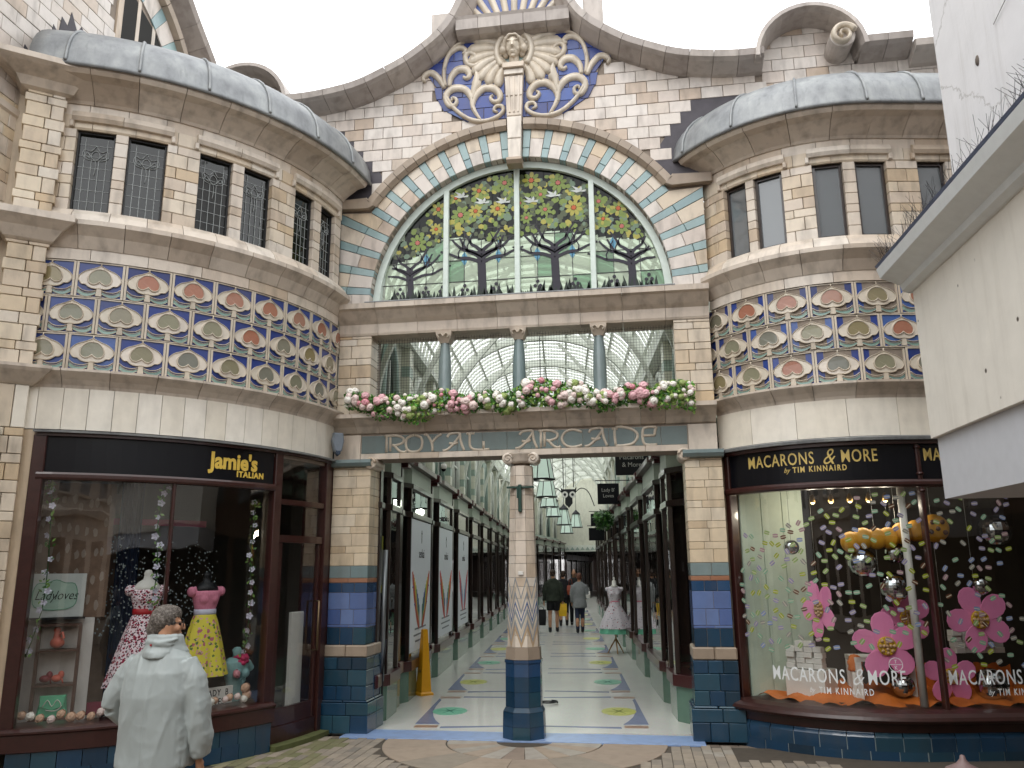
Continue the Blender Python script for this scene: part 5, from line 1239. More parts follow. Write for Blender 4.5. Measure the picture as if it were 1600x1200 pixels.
# ================================================================ NEAR WHITE BUILDING (right)
nbd = thing('white_building', 'white rendered corner building with grey gutter jutting in from right', 'building', (3.6, -6, 2.3))
t = NT('pitted_render'); n1 = t.noise(t.pos(), 5, 6, .6); v = t.N("ShaderNodeTexVoronoi"); v.inputs['Scale'].default_value = 6; t.L(t.pos(), v.inputs['Vector'])
pit = t.ramp(v.outputs['Distance'], [(.06, 1.0), (.1, 0.0)]); n2 = t.noise(t.pos((3, 3, 3)), 1.4, 3); pm = t.mix(1.0, pit, t.ramp(n2, [(.47, 0.0), (.53, 1.0)]), 'MULTIPLY')
c = t.mix(.25, '#ece8de', t.ramp(n1, [(.3, .7), (.7, 1.0)]), 'MULTIPLY'); st_ = t.ramp(t.noise(t.pos((5, 5, .5)), 2.2, 5, .6), [(.5, 0.0), (.75, .16)]); c = t.mix(st_, c, '#a59a88'); c = t.mix(pm, c, '#5a5046'); t.bsdf(c, .75, bump=t.mix(.5, n1, t.mix(1.0, 1.0, pm, 'SUBTRACT')), bs=.35, bd=.02); RENDER = t.m
def rwh():
    t = NT('white_render'); n = t.noise(t.pos(), 3.5, 6, .65); c = t.mix(.22, '#e4e3e4', t.ramp(n, [(.3, .7), (.7, 1.0)]), 'MULTIPLY')
    s = t.ramp(t.noise(t.pos((6, 6, .4)), 1.8, 5, .65), [(.52, 0.0), (.8, .4)]); c = t.mix(s, c, '#b0aca6')
    v = t.N("ShaderNodeTexVoronoi"); v.feature = 'DISTANCE_TO_EDGE'; v.inputs['Scale'].default_value = .55; w = t.N("ShaderNodeVectorMath", operation='ADD'); sc_ = t.N("ShaderNodeVectorMath", operation='SCALE'); sc_.inputs['Scale'].default_value = .35
    t.L(t.noise(t.pos(), 4, 5, .7), sc_.inputs[0]); t.L(sc_.outputs[0], w.inputs[0]); t.L(t.pos(), w.inputs[1]); t.L(w.outputs[0], v.inputs['Vector'])
    c = t.mix(t.ramp(v.outputs['Distance'], [(.0, .55), (.006, 0.0)]), c, '#8f8a84'); t.bsdf(c, .75, bump=n, bs=.4, bd=.012); return t.m
RWH = rwh(); GREYG = plain('grey_painted_gutter', '#e3e8e9', .45, 0, .15)
Fn = Flat((3.33, -3.97), R_(-88.5))    # s runs towards the viewer, facing -x
m = MB(); m.prism([(0, 2.69), (9, 2.69), (9, 3.78), (0, 3.78)], -6, 0, Fn.at); m.build('pitted_wall', RENDER, nbd)
m = MB(); m.prism([(.02, 2.28), (9, 2.28), (9, 2.687), (.02, 2.687)], -6, -.035, Fn.at); m.build('fascia', plain('grey_white_fascia', '#c9ccd2', .6, 0, .1), nbd)
m = MB(); m.prism([(.03, 4.0), (9, 4.0), (9, 10), (.03, 10)], -6, -.36, Fn.at); m.build('upper_wall', RWH, nbd)
m = MB(); m.sweep([(-.4, 3.74), (.02, 3.74), (.06, 3.76), (.07, 3.80), (.13, 3.83), (.2, 3.86), (.22, 3.93), (.2, 3.945), (-.4, 4.06)], lambda t, d, z: Fn.at(-.03+9*t, z, d), 1); m.build('moulded_gutter', GREYG, nbd)
m = MB(); m.sweep([(.215, 3.944), (.225, 3.955), (-.36, 4.075), (-.36, 4.062)], lambda t, d, z: Fn.at(-.04+9.0*t, z, d), 1); m.build('lead_gutter_lining', plain('blue_grey_lead', '#7c86a2', .5, .3, .5, 14), nbd)
m = MB(); m.prism([(.3, -.1), (9, -.1), (9, 2.28), (.3, 2.28)], -6, -1.2, Fn.at); m.build('ground_floor', DARK2, nbd)
m = MB(); random.seed(4)
for k in range(150):
    s = random.uniform(0, 2.4); d = random.uniform(.02, .16); z = 3.95+(.2-d)*.2; d = .19; z = 3.95; p = Fn.at(s, z, d); a = random.uniform(-.9, .9); b = random.uniform(-.5, .9); L_ = random.uniform(.12, .2)
    m.tube([p, p+Vector((-.5*L_*b, L_*a, L_*.8))], .0012, 3)
m.build('bird_spikes', IRON, nbd, 'stuff')
m = MB(); P = [Fn.at(.9, 5.2, -.355)]
for k in range(9): P.append(P[-1]+Vector((0, -.11, .02+.05*random.random())))
m.tube([p+Vector((-.003, 0, 0)) for p in P], .0025, 4); m.build('wall_crack', plain('crack', '#8d8a86', .9), nbd)
m = MB(); c0 = Fn.at(.62, 5.13, -.36); m.ball(tuple(c0), (.012, .025, .04), 8, 6); m.build('wall_hole', plain('hole', '#6a6058', .9), nbd)

# ================================================================ STREET BEHIND THE CAMERA (seen in the glass)
ob = thing('opposite_building', 'grey gabled street building facing the arcade from behind the viewer', 'building', (-2, -17, 0))
OB = plain('weathered_stucco', '#bdb2a5', .8, 0, .3, 2); FB = Flat((6, -16.5), R_(180))
m = MB(); m.prism([(-12, 0), (16, 0), (16, 6.2), (11, 6.2), (7, 8.2), (3, 6.2), (-12, 6.2)], -5, 0, FB.at); m.build('front_wall', OB, ob)
m = MB(); m.sweep([(0, 0), (.2, .05), (.25, .2), (0, .25)], lambda t, d, z: FB.at(-12+28*t, 3.2+z, d), 1); m.build('string_course', CREAM, ob)
for k in range(10):
    m = MB(); x = -9+2.4*k; m.prism([(x, 3.9), (x+1.1, 3.9), (x+1.1, 5.2), (x, 5.2)], -.1, .01, FB.at); w = m.build('window', GLASSR, ob)
    m = MB(); m.prism([(x-.1, 3.8), (x+1.2, 3.8), (x+1.2, 3.9), (x-.1, 3.9)], 0, .1, FB.at); m.build('sill', CREAM, ob)
    m = MB(); m.prism([(x-.2, .5), (x+1.5, .5), (x+1.5, 2.7), (x-.2, 2.7)], -.1, .01, FB.at); m.build('shop_window', BLACK, ob)
rb_ = thing('reflection_blocker', 'added brown brick building, out of view, blocking bright sky from the shop glass reflections', 'building', (10, -4, 0))  # unseen building added to stop bright sky reflecting in the left shop glass
MB().box(8.2, 12, -12, 1.5, 0, 8.5, 0, None, .02).build('wall', plain('brown_brickwork', '#6e5546', .85, 0, .4, 3), rb_)
for k in range(4): MB().box(8.15, 8.3, -10+2.8*k, -8.8+2.8*k, 3.4, 5.0).build('window', GLASSR, rb_)
for k in range(4): MB().box(8.14, 8.3, -10.2+2.8*k, -8.0+2.8*k, .3, 2.6).build('shop_window', BLACK, rb_)
lt = thing('street_terrace', 'pale rendered terrace closing the left side of the street behind the viewer', 'building', (-7.2, -10, 0))
m = MB(); m.box(-11, -7.2, -22, -6.9, 0, 6.4, 0, None, .02); m.build('wall', RWH, lt)
m = MB(); m.box(-11.1, -7.0, -22, -6.85, 6.4, 6.7, 0, None, .03); m.build('roof_edge', LEAD, lt)
for k in range(5): m = MB(); m.box(-7.25, -7.19, -20.5+k*2.7, -19.4+k*2.7, 3.6, 5.1); m.build('window', GLASSR, lt)
# ================================================================ INSIDE THE ARCADE
random.seed(31)
ARCW = glz('arcade_wall_glaze', [(0, '#cfcfc0'), (.5, '#dadaca'), (1, '#c5c7b8')], .3, .2)
ARCA = glz('arcade_aqua', [(0, '#9fb0a4'), (1, '#90a59b')], .3, .2)
RIBW = plain('painted_rib', '#d6dad0', .5)
FASG = plain('pale_fascia', '#8f9a8b', .4, 0, .2)
MAROON = plain('maroon_plinth', '#42191b', .3, 0, .3, coat=.3)
IN = Flat((0, 0), R_(90))          # s = v, faces +x
LIT = plain('shop_goods', '#6b6358', .7, 0, .6, 6)
def unit(L=2.76, door=False):
    r = thing('arcade_shopfront', 'dark timber arcade shopfront', 'shopfront', (0, 0, 0), 'dark shopfronts lining the arcade')
    sp = .48 if L > 2 else .35; pl = [(-.06, .09), (.12, sp), (.12, L-sp), (-.06, L-.09)]       # canted bay plan
    for i, (p, q) in enumerate(zip(pl, pl[1:])):
        F = Flat(p, math.atan2(q[1]-p[1], q[0]-p[0])); W_ = math.hypot(q[0]-p[0], q[1]-p[1])
        def bar(z0, z1, d0, d1, mat, nm, e=.0): m = MB(); m.prism([(-e, z0), (W_+e, z0), (W_+e, z1), (-e, z1)], d0, d1, F.at, 0, .006); m.build(nm, mat, r)
        bar(0, .42, -.2, .03, PGREEN, 'stall_riser'); bar(.42, .56, -.2, .07, MAROON, 'riser_cap', .012); bar(2.62, 2.70, -.04, .05, WOOD2, 'transom'); bar(3.05, 3.12, -.04, .05, WOOD2, 'head_rail')
        bar(3.12, 3.38, -.04, .02, FASG, 'fascia'); bar(3.38, 3.46, -.1, .12, MAROON, 'cornice', .03)
        for z0, z1, nm in ((.56, 2.62, 'window_glass'), (2.70, 3.05, 'transom_glass')): MB().add([F.at(0, z0), F.at(W_, z0), F.at(W_, z1), F.at(0, z1)], [(0, 1, 2, 3)]).build(nm, GLASS, r)
    for p in pl[1:3]: MB().box(p[0]-.035, p[0]+.03, p[1]-.03, p[1]+.03, .56, 3.12, 0, None, .008).build('glazing_bar', WOOD2, r)
    for y in (0, L):
        if y == 0: 
            m = MB(); m.box(-.2, .1, -.1, .1, 0, .44, 0, None, .01); m.build('post_plinth', PGREEN, r)
            m = MB(); m.box(-.2, .14, -.13, .13, .44, .6, 0, None, .015); m.build('post_block', MAROON, r)
            m = MB(); m.box(-.2, .1, -.08, .08, .6, 3.4, 0, None, .012); m.box(-.2, .125, -.1, .1, 2.62, 2.7, 0, None, .01); m.build('post', WOOD2, r)
            m = MB(); m.box(-.25, .2, -.12, .12, 3.3, 3.36, 0, None, .01); m.box(-.25, .24, -.15, .15, 3.36, 3.5, 0, None, .02); m.build('post_cap', MAROON, r)
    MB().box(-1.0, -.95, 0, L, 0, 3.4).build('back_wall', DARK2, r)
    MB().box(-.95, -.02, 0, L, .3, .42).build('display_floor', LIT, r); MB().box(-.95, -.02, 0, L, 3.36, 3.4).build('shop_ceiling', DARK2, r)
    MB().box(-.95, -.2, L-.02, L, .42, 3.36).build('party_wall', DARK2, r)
    m = MB()
    for q in range(7): y = random.uniform(.3, L-.3); x = random.uniform(-.75, -.3); h = random.uniform(.3, 1.3); w = random.uniform(.1, .25); m.box(x-w/2, x+w/2, y-w/2, y+w/2, .42, .42+h, q % 3, None, .02)
    m.build('shop_display', [LIT, DARK2, plain('goods_b', '#8a5a4a', .6) if 'goods_b' not in MATS else MATS['goods_b']], r, 'stuff')
    return r
proto = unit(); tree = [(c, []) for c in kids(proto)]
short = unit(1.35); stree = [(c, []) for c in kids(short)]
ordl = ['third', 'fourth', 'fifth', 'sixth', 'seventh', 'eighth', 'ninth', 'tenth']
units = []
short.location = arc(-1.98, .52); short.rotation_euler = (0, 0, YA); short['label'] = 'dark arcade shopfront nearest the left brick pier, reflecting a walker'
s2 = copy_tree(short, arc(1.95, 1.87), YA+math.pi, 'narrow dark arcade shopfront nearest the right brick pier', stree)
for k in range(9):
    v = 1.87+2.76*k
    u = proto if k == 0 else copy_tree(proto, tree=tree)
    u.location = arc(-1.98, v); u.rotation_euler = (0, 0, YA)
    u['label'] = ['left arcade shopfront behind the yellow cone with green and blue wings board', 'left arcade shopfront with red and orange wings board', 'left arcade shopfront with pale red and blue wings board'][k] if k < 3 else '%s dark shopfront along the left side of arcade' % ordl[k-3+1]
    units.append(u)
    w = copy_tree(proto, arc(1.95, v+2.76), YA+math.pi, None, tree)
    w['label'] = ['dark bay shopfront on the right under the nearest hanging signboard', 'second dark shopfront on right beneath the lower signboard', 'right arcade shopfront beside the floral dress on its stand'][k] if k < 3 else '%s dark shopfront along the right side of arcade' % ordl[k-3+1]
# printed boards with wings (stand in the first three left windows)
BRD = plain('board_white', '#dfe4ea', .5, 0, .05)
def wingboard(v0, cols, lab):
    F = Flat((arc(-1.835, v0).x, arc(-1.835, v0).y), R_(90)+YA); W = 1.75
    b = thing('printed_board', lab, 'board', F.at(W/2, .62, 0), 'white winged boards in the left arcade windows')
    m = MB(); m.prism([(.0, .66), (W, .66), (W, 2.6), (0, 2.6)], .0, .012, F.at, 0, .002); m.build('panel', BRD, b)
    mats = [plain('wing_'+c[1:], c, .5) if 'wing_'+c[1:] not in MATS else MATS['wing_'+c[1:]] for c in cols]
    for sd in (-1, 1):
        m = MB(); N = 9
        for q in range(N):
            t = q/(N-1); e = (W/2+sd*(.16+.6*t), 1.32+.5*t**.8); pts = smoothpts([(W/2+sd*.12, .98), (W/2+sd*(.17+.12*t), 1.12), (W/2+sd*(.16+.42*t), 1.24+.25*t), e], 3)
            ws = [.05+.09*math.sin(math.pi*(i+1)/(len(pts)+1)) for i in range(len(pts))]
            m.ribbon(pts, ws, .012, .0135+.0003*q, F.at, min(len(mats)-1, int(t*len(mats))))
            for h in (.5, .75): i = int(len(pts)*h); m.ribbon([pts[i], (pts[i][0]+sd*.09, pts[i][1]-.03)], [.05, .02], .012, .0136+.0003*q, F.at, (min(len(mats)-1, int(t*len(mats)))+2) % len(mats))
        m.build('printed_wing', mats, b)
    text('senkai', .2, F, W/2, 2.03, .0135, DARK, b, 'board_lettering', 'CENTER', 1, 0, .001)
    m = MB(); m.ribbon(smoothpts([(W/2, 2.42), (W/2-.05, 2.36), (W/2-.02, 2.3), (W/2, 2.26), (W/2+.02, 2.3), (W/2+.05, 2.36), (W/2, 2.42)], 3), .01, .012, .014, F.at, 0, False)
    for sd in (-1, 1): m.ribbon([(W/2+sd*.04, 2.4), (W/2+sd*.0, 2.46)], .01, .012, .0142, F.at, 0, False)
    m.build('board_emblem', DARK, b)
    m = MB()
    for q, w in enumerate((1.0, 1.15, .9)): m.prism([(W/2-w/2, .96-.09*q), (W/2+w/2, .96-.09*q), (W/2+w/2, .985-.09*q), (W/2-w/2, .985-.09*q)], .012, .0135, F.at)
    m.build('small_print', plain('grey_print', '#7b8087', .6) if 'grey_print' not in MATS else MATS['grey_print'], b)
wingboard(2.35, ['#1f6f5a', '#2b4a9a', '#8aa832', '#c9b52a', '#b5452a'], 'white board with blue, green and yellow feather wings nearest the cone')
wingboard(5.1, ['#2b4a9a', '#2f8f6a', '#c9a52a', '#d0702a', '#c0302a'], 'white board with red, orange and blue wings, middle of three')
wingboard(7.85, ['#6a9ac0', '#6a9ac0', '#b08a9a', '#c04a4a', '#c84a50'], 'white board with thin red and pale blue wings, farthest of three')
F = Flat((arc(-1.96, .75).x, arc(-1.96, .75).y), R_(90)+YA)
ps = thing('poster', 'narrow yellow edged poster in the first left arcade window', 'poster', F.at(.3, 1.7, -.05))
m = MB(); m.prism([(.15, 1.55), (.5, 1.55), (.5, 2.3), (.15, 2.3)], -.06, -.05, F.at); m.build('sheet', plain('poster_yellow', '#b9b83a', .5), ps)
m = MB(); m.prism([(.18, 1.65), (.47, 1.65), (.47, 2.12), (.18, 2.12)], -.05, -.046, F.at); m.build('picture', plain('poster_grey', '#a9a9a5', .5), ps)
# upper storey walls, arch braces and glass vault, in two straight stretches with a slight bend between
def wallside(sd, Mx, yaw, v0, v1, near, first=1.87):
    A = lambda u, v, z=0: Mx @ Vector((u, v, z))
    o = A(sd*2.35, v1 if sd > 0 else 0); F = Flat((o.x, o.y), yaw+(R_(90) if sd < 0 else R_(-90)))
    th = thing('upper_arcade_wall', 'pale glazed upper wall with pointed arches, %s side, %s' % ('left' if sd < 0 else 'right', near), 'wall', F.at((v0+v1)/2, 3.5, 0))
    T = (lambda v: v) if sd < 0 else (lambda v: v1-v)
    e0, e1 = sorted((T(v0), T(v1)))
    def bar(z0, z1, d0, d1, mat, nm, c=.02): m = MB(); m.prism([(e0, z0), (e1, z0), (e1, z1), (e0, z1)], d0, d1, F.at, 0, c); m.build(nm, mat, th)
    bar(3.4, 6.3, -.3, -.12, ARCW, 'wall', 0); bar(3.4, 3.46, 0, .45, LEAD, 'shop_roof', 0)
    k = 0
    while first+2.76*k < v1-1.0:
        v = first+2.76*k
        if near == 'near the entrance' and k < 7:
            for q in range(12):
                z = 3.5+q*.2; m = MB(); s0, s1 = sorted((T(v-.17), T(v+.17))); m.prism([(s0, z+.003), (s1, z+.003), (s1, z+.197), (s0, z+.197)], -.13, .04, F.at, 0, .006); m.build('pilaster_block', ARCW if q % 3 else ARCA, th)
        else:
            m = MB(); s0, s1 = sorted((T(v-.17), T(v+.17))); m.prism([(s0, 3.5), (s1, 3.5), (s1, 5.9), (s0, 5.9)], -.13, .04, F.at, 0, .01); m.build('pilaster', ARCW, th)
        c = T(v+1.38); P = []
        for a in range(7): t = a/6; P.append((c-.55+.55*t**1.7, 4.6+1.0*math.sin(t*math.pi/2)))
        P = [(c-.55, 3.75)]+P+[(2*c-x, z) for x, z in P[::-1]][1:]+[(c+.55, 3.75)]
        m = MB(); m.prism(P, -.12, -.1, F.at); m.build('arch_window', GLASSD, th)
        m = MB(); m.ribbon(P, .12, -.1, .0, F.at, 0); m.build('window_arch', RIBW if k % 2 else ARCA, th)
        if k < 5 and near == 'near the entrance':
            m = MB(); m.prism([(c-.02, 3.75), (c+.02, 3.75), (c+.02, 5.3), (c-.02, 5.3)], -.1, -.06, F.at); m.prism([(c-.55, 4.5), (c+.55, 4.5), (c+.55, 4.55), (c-.55, 4.55)], -.1, -.055, F.at); m.build('window_bar', RIBW, th)
        k += 1
    bar(5.85, 6.0, -.1, .1, RIBW, 'wall_plate'); bar(3.5, 3.7, -.1, .06, ARCA, 'string_course')
RV, ZV, HV = 2.4, 5.95, 1.75
def vault(Mx, v0, v1, first, lab):
    A = lambda u, v, z=0: Mx @ Vector((u, v, z))
    va = thing('glass_vault', lab, 'roof', A(0, (v0+v1)/2, 6))
    vp = lambda t, v, o=0: A(-(RV+o)*math.cos(math.pi*t), v, ZV+(HV+o)*math.sin(math.pi*t))
    v = first
    while v < v1:
        m = MB(); m.sweep([(0, -.07), (.16, -.07), (.16, .07), (0, .07)], lambda t, d, z, v=v: vp(t, v+z, -d), 20); m.build('main_rib', RIBW, va)
        for sd in (-1, 1):
            P = [A(sd*2.33, v, 4.3), A(sd*2.2, v, 4.9), A(sd*1.85, v, 5.7), A(sd*1.25, v, 6.5), A(sd*.4, v, 7.45)]
            m = MB(); m.tube(smoothpts([tuple(p) for p in P], 4), .055, 4, 0, False); m.build('arch_brace', RIBW, va)
        v += 2.76
    m = MB(); v = v0+.1
    while v < v1: m.sweep([(0, -.02), (.05, -.02), (.05, .02), (0, .02)], lambda t, d, z: vp(t, v+z, -d), 14); v += .345
    for q in range(1, 12): t = q/12; m.sweep([(0.0, -.02), (.06, -.02), (.06, .02), (0.0, .02)], lambda tt, d, z: vp(t+z*.15, v0+(v1-v0)*tt, -d), 1)
    m.build('glazing_bars', RIBW, va, 'stuff')
    m = MB(); n = 16; vs = [vp(i/n, v, .02) for v in (v0, v1) for i in range(n+1)]
    m.add(vs, [(i, i+1, n+2+i, n+1+i) for i in range(n)], 0, True); m.build('roof_panes', VG, va, 'stuff')
VG = glass('vault_glass', '#fbfdfb', .1, .12, '#f4f7f4')
for sd in (-1, 1): wallside(sd, MA, YA, .45, 27.3, 'near the entrance')
LV2 = 17.0
for sd in (-1, 1): wallside(sd, M2, YA-R_(8), 0.0 if sd < 0 else .3, LV2, 'beyond the bend', .8)
vault(MA, .45, 27.3, 1.87, 'long curved glass roof with pale ribs over the near stretch of arcade'); vault(M2, -.2, LV2, .8, 'farther stretch of ribbed glass roof beyond the bend')
u2 = []
for k in range(6):
    for sd in (-1, 1):
        w = copy_tree(proto, M2 @ Vector((-1.98, .4+2.76*k, 0)) if sd < 0 else M2 @ Vector((1.95, .6+2.76*(k+1), 0)), YA-R_(8)+(0 if sd < 0 else math.pi), None, tree)
        w['label'] = '%s dark shopfront past the bend, %s side of the arcade' % (['first', 'second', 'third', 'fourth', 'fifth', 'sixth'][k], 'left' if sd < 0 else 'right')
# wall closing the vault, and the low dark passage beyond
M3 = M2 @ Matrix.Translation((0, LV2, 0))
o3 = M3 @ Vector((0, 0, 0)); en = thing('end_wall', 'pale end wall over the low dark passage at far end of arcade', 'wall', o3)
FE = Flat((o3.x, o3.y), YA-R_(8))
m = MB(); P = [(RV*math.cos(math.pi*i/20), ZV+HV*math.sin(math.pi*i/20)) for i in range(21)]+[(-2.5, 3.0), (3.2, 3.0)]; m.prism(P, -.3, 0, FE.at); m.build('wall', ARCW, en)
m = MB(); m.prism([(-2.4, 2.9), (3.2, 2.9), (3.2, 3.3), (-2.4, 3.3)], 0, .15, FE.at, 0, .02); m.build('balcony_band', RIBW, en)
m = MB()
for k in range(14):
    x = -2.2+.33*k; m.prism([(x, 3.0), (x+.28, 3.0), (x+.14, 3.2)], .15, .17, FE.at)
m.build('triangle_frieze', ARCA, en)
pa = thing('passage', 'low dark passage of shops leading to bright street exit', 'passage', M3 @ Vector((0, 8, 0)))
MB().box(-2.9, 3.4, .0, 18, 3.0, 3.1).build('ceiling', DARK2, pa, None, M3)
for sd in (-1, 1):
    X = -2.05 if sd < 0 else 1.95
    MB().box(X-.05, X+.05, 0 if sd < 0 else .1, 17, 0, 3.0).build('wall', DARK, pa, None, M3)
    for k in range(6):
        v = .6+2.7*k; xx = X-sd*.1
        m = MB(); m.box(xx-.06, xx+.06, v-.09, v+.09, 0, 2.9, 0, None, .01); m.build('post', WOOD2, pa, None, M3)
        m = MB(); m.box(xx-.02, xx+.0, v+.2, v+2.5, .6, 2.3); m.build('shop_window', [plain('dim_window', '#6d675c', .2, 0, .8, 3)] if 'dim_window' not in MATS else MATS['dim_window'], pa, None, M3)
        m = MB(); m.box(xx-.07, xx+.07, v+.1, v+2.6, 2.4, 2.75, 0, None, .01); m.build('fascia', WOOD, pa, None, M3)
MB().box(-2.9, 3.4, 17.6, 17.9, 2.6, 3.1).build('exit_lintel', DARK, pa, None, M3)
MB().box(-2.9, .3, 17.6, 17.9, 0, 3.0).build('exit_side_wall', WOOD2, pa, None, M3)
fb = thing('far_building', 'pale sunlit shop building seen through the far exit', 'building', M3 @ Vector((1, 34, 0)))
MB().box(-9, 11, 34, 40, 0, 7).build('wall', RWH, fb, None, M3)
for k in range(8): MB().box(-8+2.4*k, -6.6+2.4*k, 33.9, 34.1, .6, 2.4).build('window', BLACK if k % 2 else MAROON, fb, None, M3)
# ceiling over the first stretch is the arcade front's own back wall
# ---- lanterns
LGLS = plain('lantern_glass', '#c3d6cc', .3, 0, .1); LGLS.node_tree.nodes['Principled BSDF'].inputs['Emission Color'].default_value = hexc('#dcf5e2'); LGLS.node_tree.nodes['Principled BSDF'].inputs['Emission Strength'].default_value = .25
GLOW = emis('lamp_glow', '#eaffb0', 7)
def lantern():
    r = thing('hanging_lantern', 'green glass lantern', 'lantern', (0, 0, 0), 'green glass lanterns down the arcade')
    n = 6; rb, rt = .25, .15; h = .5
    pt = lambda k, r, z: (r*math.cos(6.283185*k/n+.26), r*math.sin(6.283185*k/n+.26), z)
    for k in range(n):
        MB().add([pt(k, rb, 0), pt(k+1, rb, 0), pt(k+1, rt, h), pt(k, rt, h)], [(0, 1, 2, 3)]).build('glass_panel', LGLS, r)
        MB().tube([pt(k, rb, 0), pt(k, rt, h)], .01, 5).build('corner_bar', IRON, r)
    MB().lathe([(.27, -.03), (.27, 0), (.25, .0)], (0, 0, 0), 6).build('bottom_rim', IRON, r)
    MB().lathe([(.17, 0), (.17, .03), (.13, .08), (.06, .14), (.02, .2)], (0, 0, h), 12).build('lantern_cap', IRON, r)
    MB().tube([(0, 0, h+.18), (0, 0, 3.3)], .008, 5).build('hanging_rod', IRON, r)
    MB().ball((0, 0, h*.72), (.055, .055, .1), 10, 8).build('lamp', GLOW, r)
    MB().lathe([(.02, 0), (.055, .02), (.055, .26)], (0, 0, 0), 8).build('lamp_holder', plain('lamp_white', '#cfe8d0', .4), r)
    return r
lp = lantern(); ltree = [(c, []) for c in kids(lp)]
labs = ['nearest', 'second nearest', 'third nearest', 'fourth', 'fifth', 'sixth', 'farthest']
LP = [(0.03, 6.4, 3.6), (.03, 10.5, 3.6), (.03, 13.9, 3.6), (.1, 18.4, 3.6), (.45, 19.0, 3.35), (.55, 22.5, 3.2), (.95, 24, 3.5)]
for i, (u, v, z) in enumerate(LP):
    o = lp if i == 0 else copy_tree(lp, tree=ltree); o.location = arc(u, v, z); o['label'] = 'pale green glass lantern with black bars, %s in the row over the arcade' % labs[i]
    if i < 3:
        pl = bpy.data.lights.new('lantern_light', 'POINT'); pl.energy = 8; pl.color = (.9, 1, .82); pl.shadow_soft_size = .1; q = bpy.data.objects.new('lantern_light', pl); LINK(q); q.location = arc(u, v, z-.12)
# black two-disc ornament
hc_ = arc(.62, 16, 4.15)
orn = thing('hanging_ornament', 'black hanging ornament with two round white discs above the walkway', 'ornament', hc_)
FO = Flat((hc_.x, hc_.y), YA)
m = MB(); m.prism([(-.22, .1), (.22, .1), (.26, .32), (.2, .24), (-.2, .24), (-.26, .32)], -.03, .03, lambda x, z, d: FO.at(x, z+4.05, d)); m.prism([(-.12, -.3), (0, -.45), (.12, -.3), (.1, .12), (-.1, .12)], -.03, .028, lambda x, z, d: FO.at(x, z+4.15, d)); m.build('black_body', IRON, orn)
for sd in (-1, 1):
    m = MB(); n = 14; m.prism([(sd*.12+.1*math.cos(6.283*i/n), 4.12+.1*math.sin(6.283*i/n)) for i in range(n)], .0, .05, FO.at); dk = m.build('disc', WHITEP, orn)
    m = MB(); n = 10; m.prism([(sd*.12+.045*math.cos(6.283*i/n), 4.12+.045*math.sin(6.283*i/n)) for i in range(n)], .05, .06, FO.at); m.build('disc_centre', IRON, dk)
    m = MB(); m.tube([FO.at(sd*.16, 4.35, 0), FO.at(sd*.16, 7.3, 0)], .014, 5); m.build('rod', IRON, orn)
    m = MB(); m.tube([tuple(FO.at(x*sd, z, 0)) for x, z in smoothpts([(.22, 4.2), (.4, 4.32), (.62, 4.2), (.8, 3.75)], 5)], .015, 5); m.build('curved_arm', IRON, orn)
# ---- hanging signs on the right
def signb(u, v, z, w, h, body, size, lab):
    p = arc(u, v); F = Flat((p.x, p.y), YA); r = thing('hanging_signboard', lab, 'sign', F.at(0, z, 0), 'black hanging shop signs')
    m = MB(); m.prism([(-w/2, z), (w/2, z), (w/2, z+h), (-w/2, z+h)], -.02, .02, F.at, 0, .004); bd = m.build('board', BLACK, r)
    for i, b in enumerate(body): text(b, size, F, 0, z+h*(.6 if len(body) > 1 else .4)-i*size*1.15, .021, plain('sign_silver', '#a9a9a2', .4) if 'sign_silver' not in MATS else MATS['sign_silver'], bd, 'sign_lettering', 'CENTER', .95, 0, .001)
    m = MB(); m.tube([F.at(-w/2-.05, z+h+.07, 0), F.at(w/2+.5, z+h+.07, 0)], .012, 5); m.build('bracket', IRON, r)
    m = MB()
    for s_ in (-.35, .35): m.tube([F.at(w*s_, z+h+.07, 0), F.at(w*s_, z+h, 0)], .006, 4)
    m.build('hook', IRON, r); return r
signb(1.76, 5.6, 3.56, .62, .5, ['Macarons', '& More'], .125, 'black hanging sign reading Macarons & More, nearest and largest')
signb(1.5, 9.3, 3.3, .5, .48, ["Lady B'", 'Loves'], .115, 'black hanging sign reading Lady B Loves, second in the row')
signb(1.55, 15.5, 3.1, .55, .38, ['sons'], .13, 'small black hanging sign ending in sons, below the leafy ball')
signb(1.5, 17.0, 2.72, .5, .4, [], .1, 'blank looking black hanging sign lowest of the row')
def leafball(c, r, n, name, mats, parent=None, sx=1, sz=1, seed=1, size=.03):
    rd = random.Random(seed); m = MB()
    for i in range(n):
        while True:
            d = Vector((rd.uniform(-1, 1), rd.uniform(-1, 1), rd.uniform(-1, 1)))
            if .3 < d.length < 1: break
        p = Vector(c)+Vector((d.x*r*sx, d.y*r, d.z*r*sz)); a = Vector((rd.uniform(-1, 1), rd.uniform(-1, 1), rd.uniform(-1, 1))).normalized(); b = a.cross(d.normalized()+Vector((.01, .02, .03))).normalized(); L = size*rd.uniform(.7, 1.4)
        m.add([p-a*L, p+b*L*.45, p+a*L, p-b*L*.45], [(0, 1, 2, 3)], rd.randrange(len(mats)))
    return m.build(name, mats, parent, 'stuff' if parent else None)
LG1 = plain('leaf_green', '#3d6a24', .5, 0, .3, 20); LG2 = plain('leaf_dark', '#244a1c', .5, 0, .3, 20); LG3 = plain('leaf_light', '#6f9440', .5, 0, .3, 20)
pb = leafball(tuple(arc(1.42, 10.4, 3.0)), .27, 420, 'leafy_ball', [LG1, LG2], size=.05); tag(pb, 'leafy green hanging ball below the second signboard', 'plant ball')
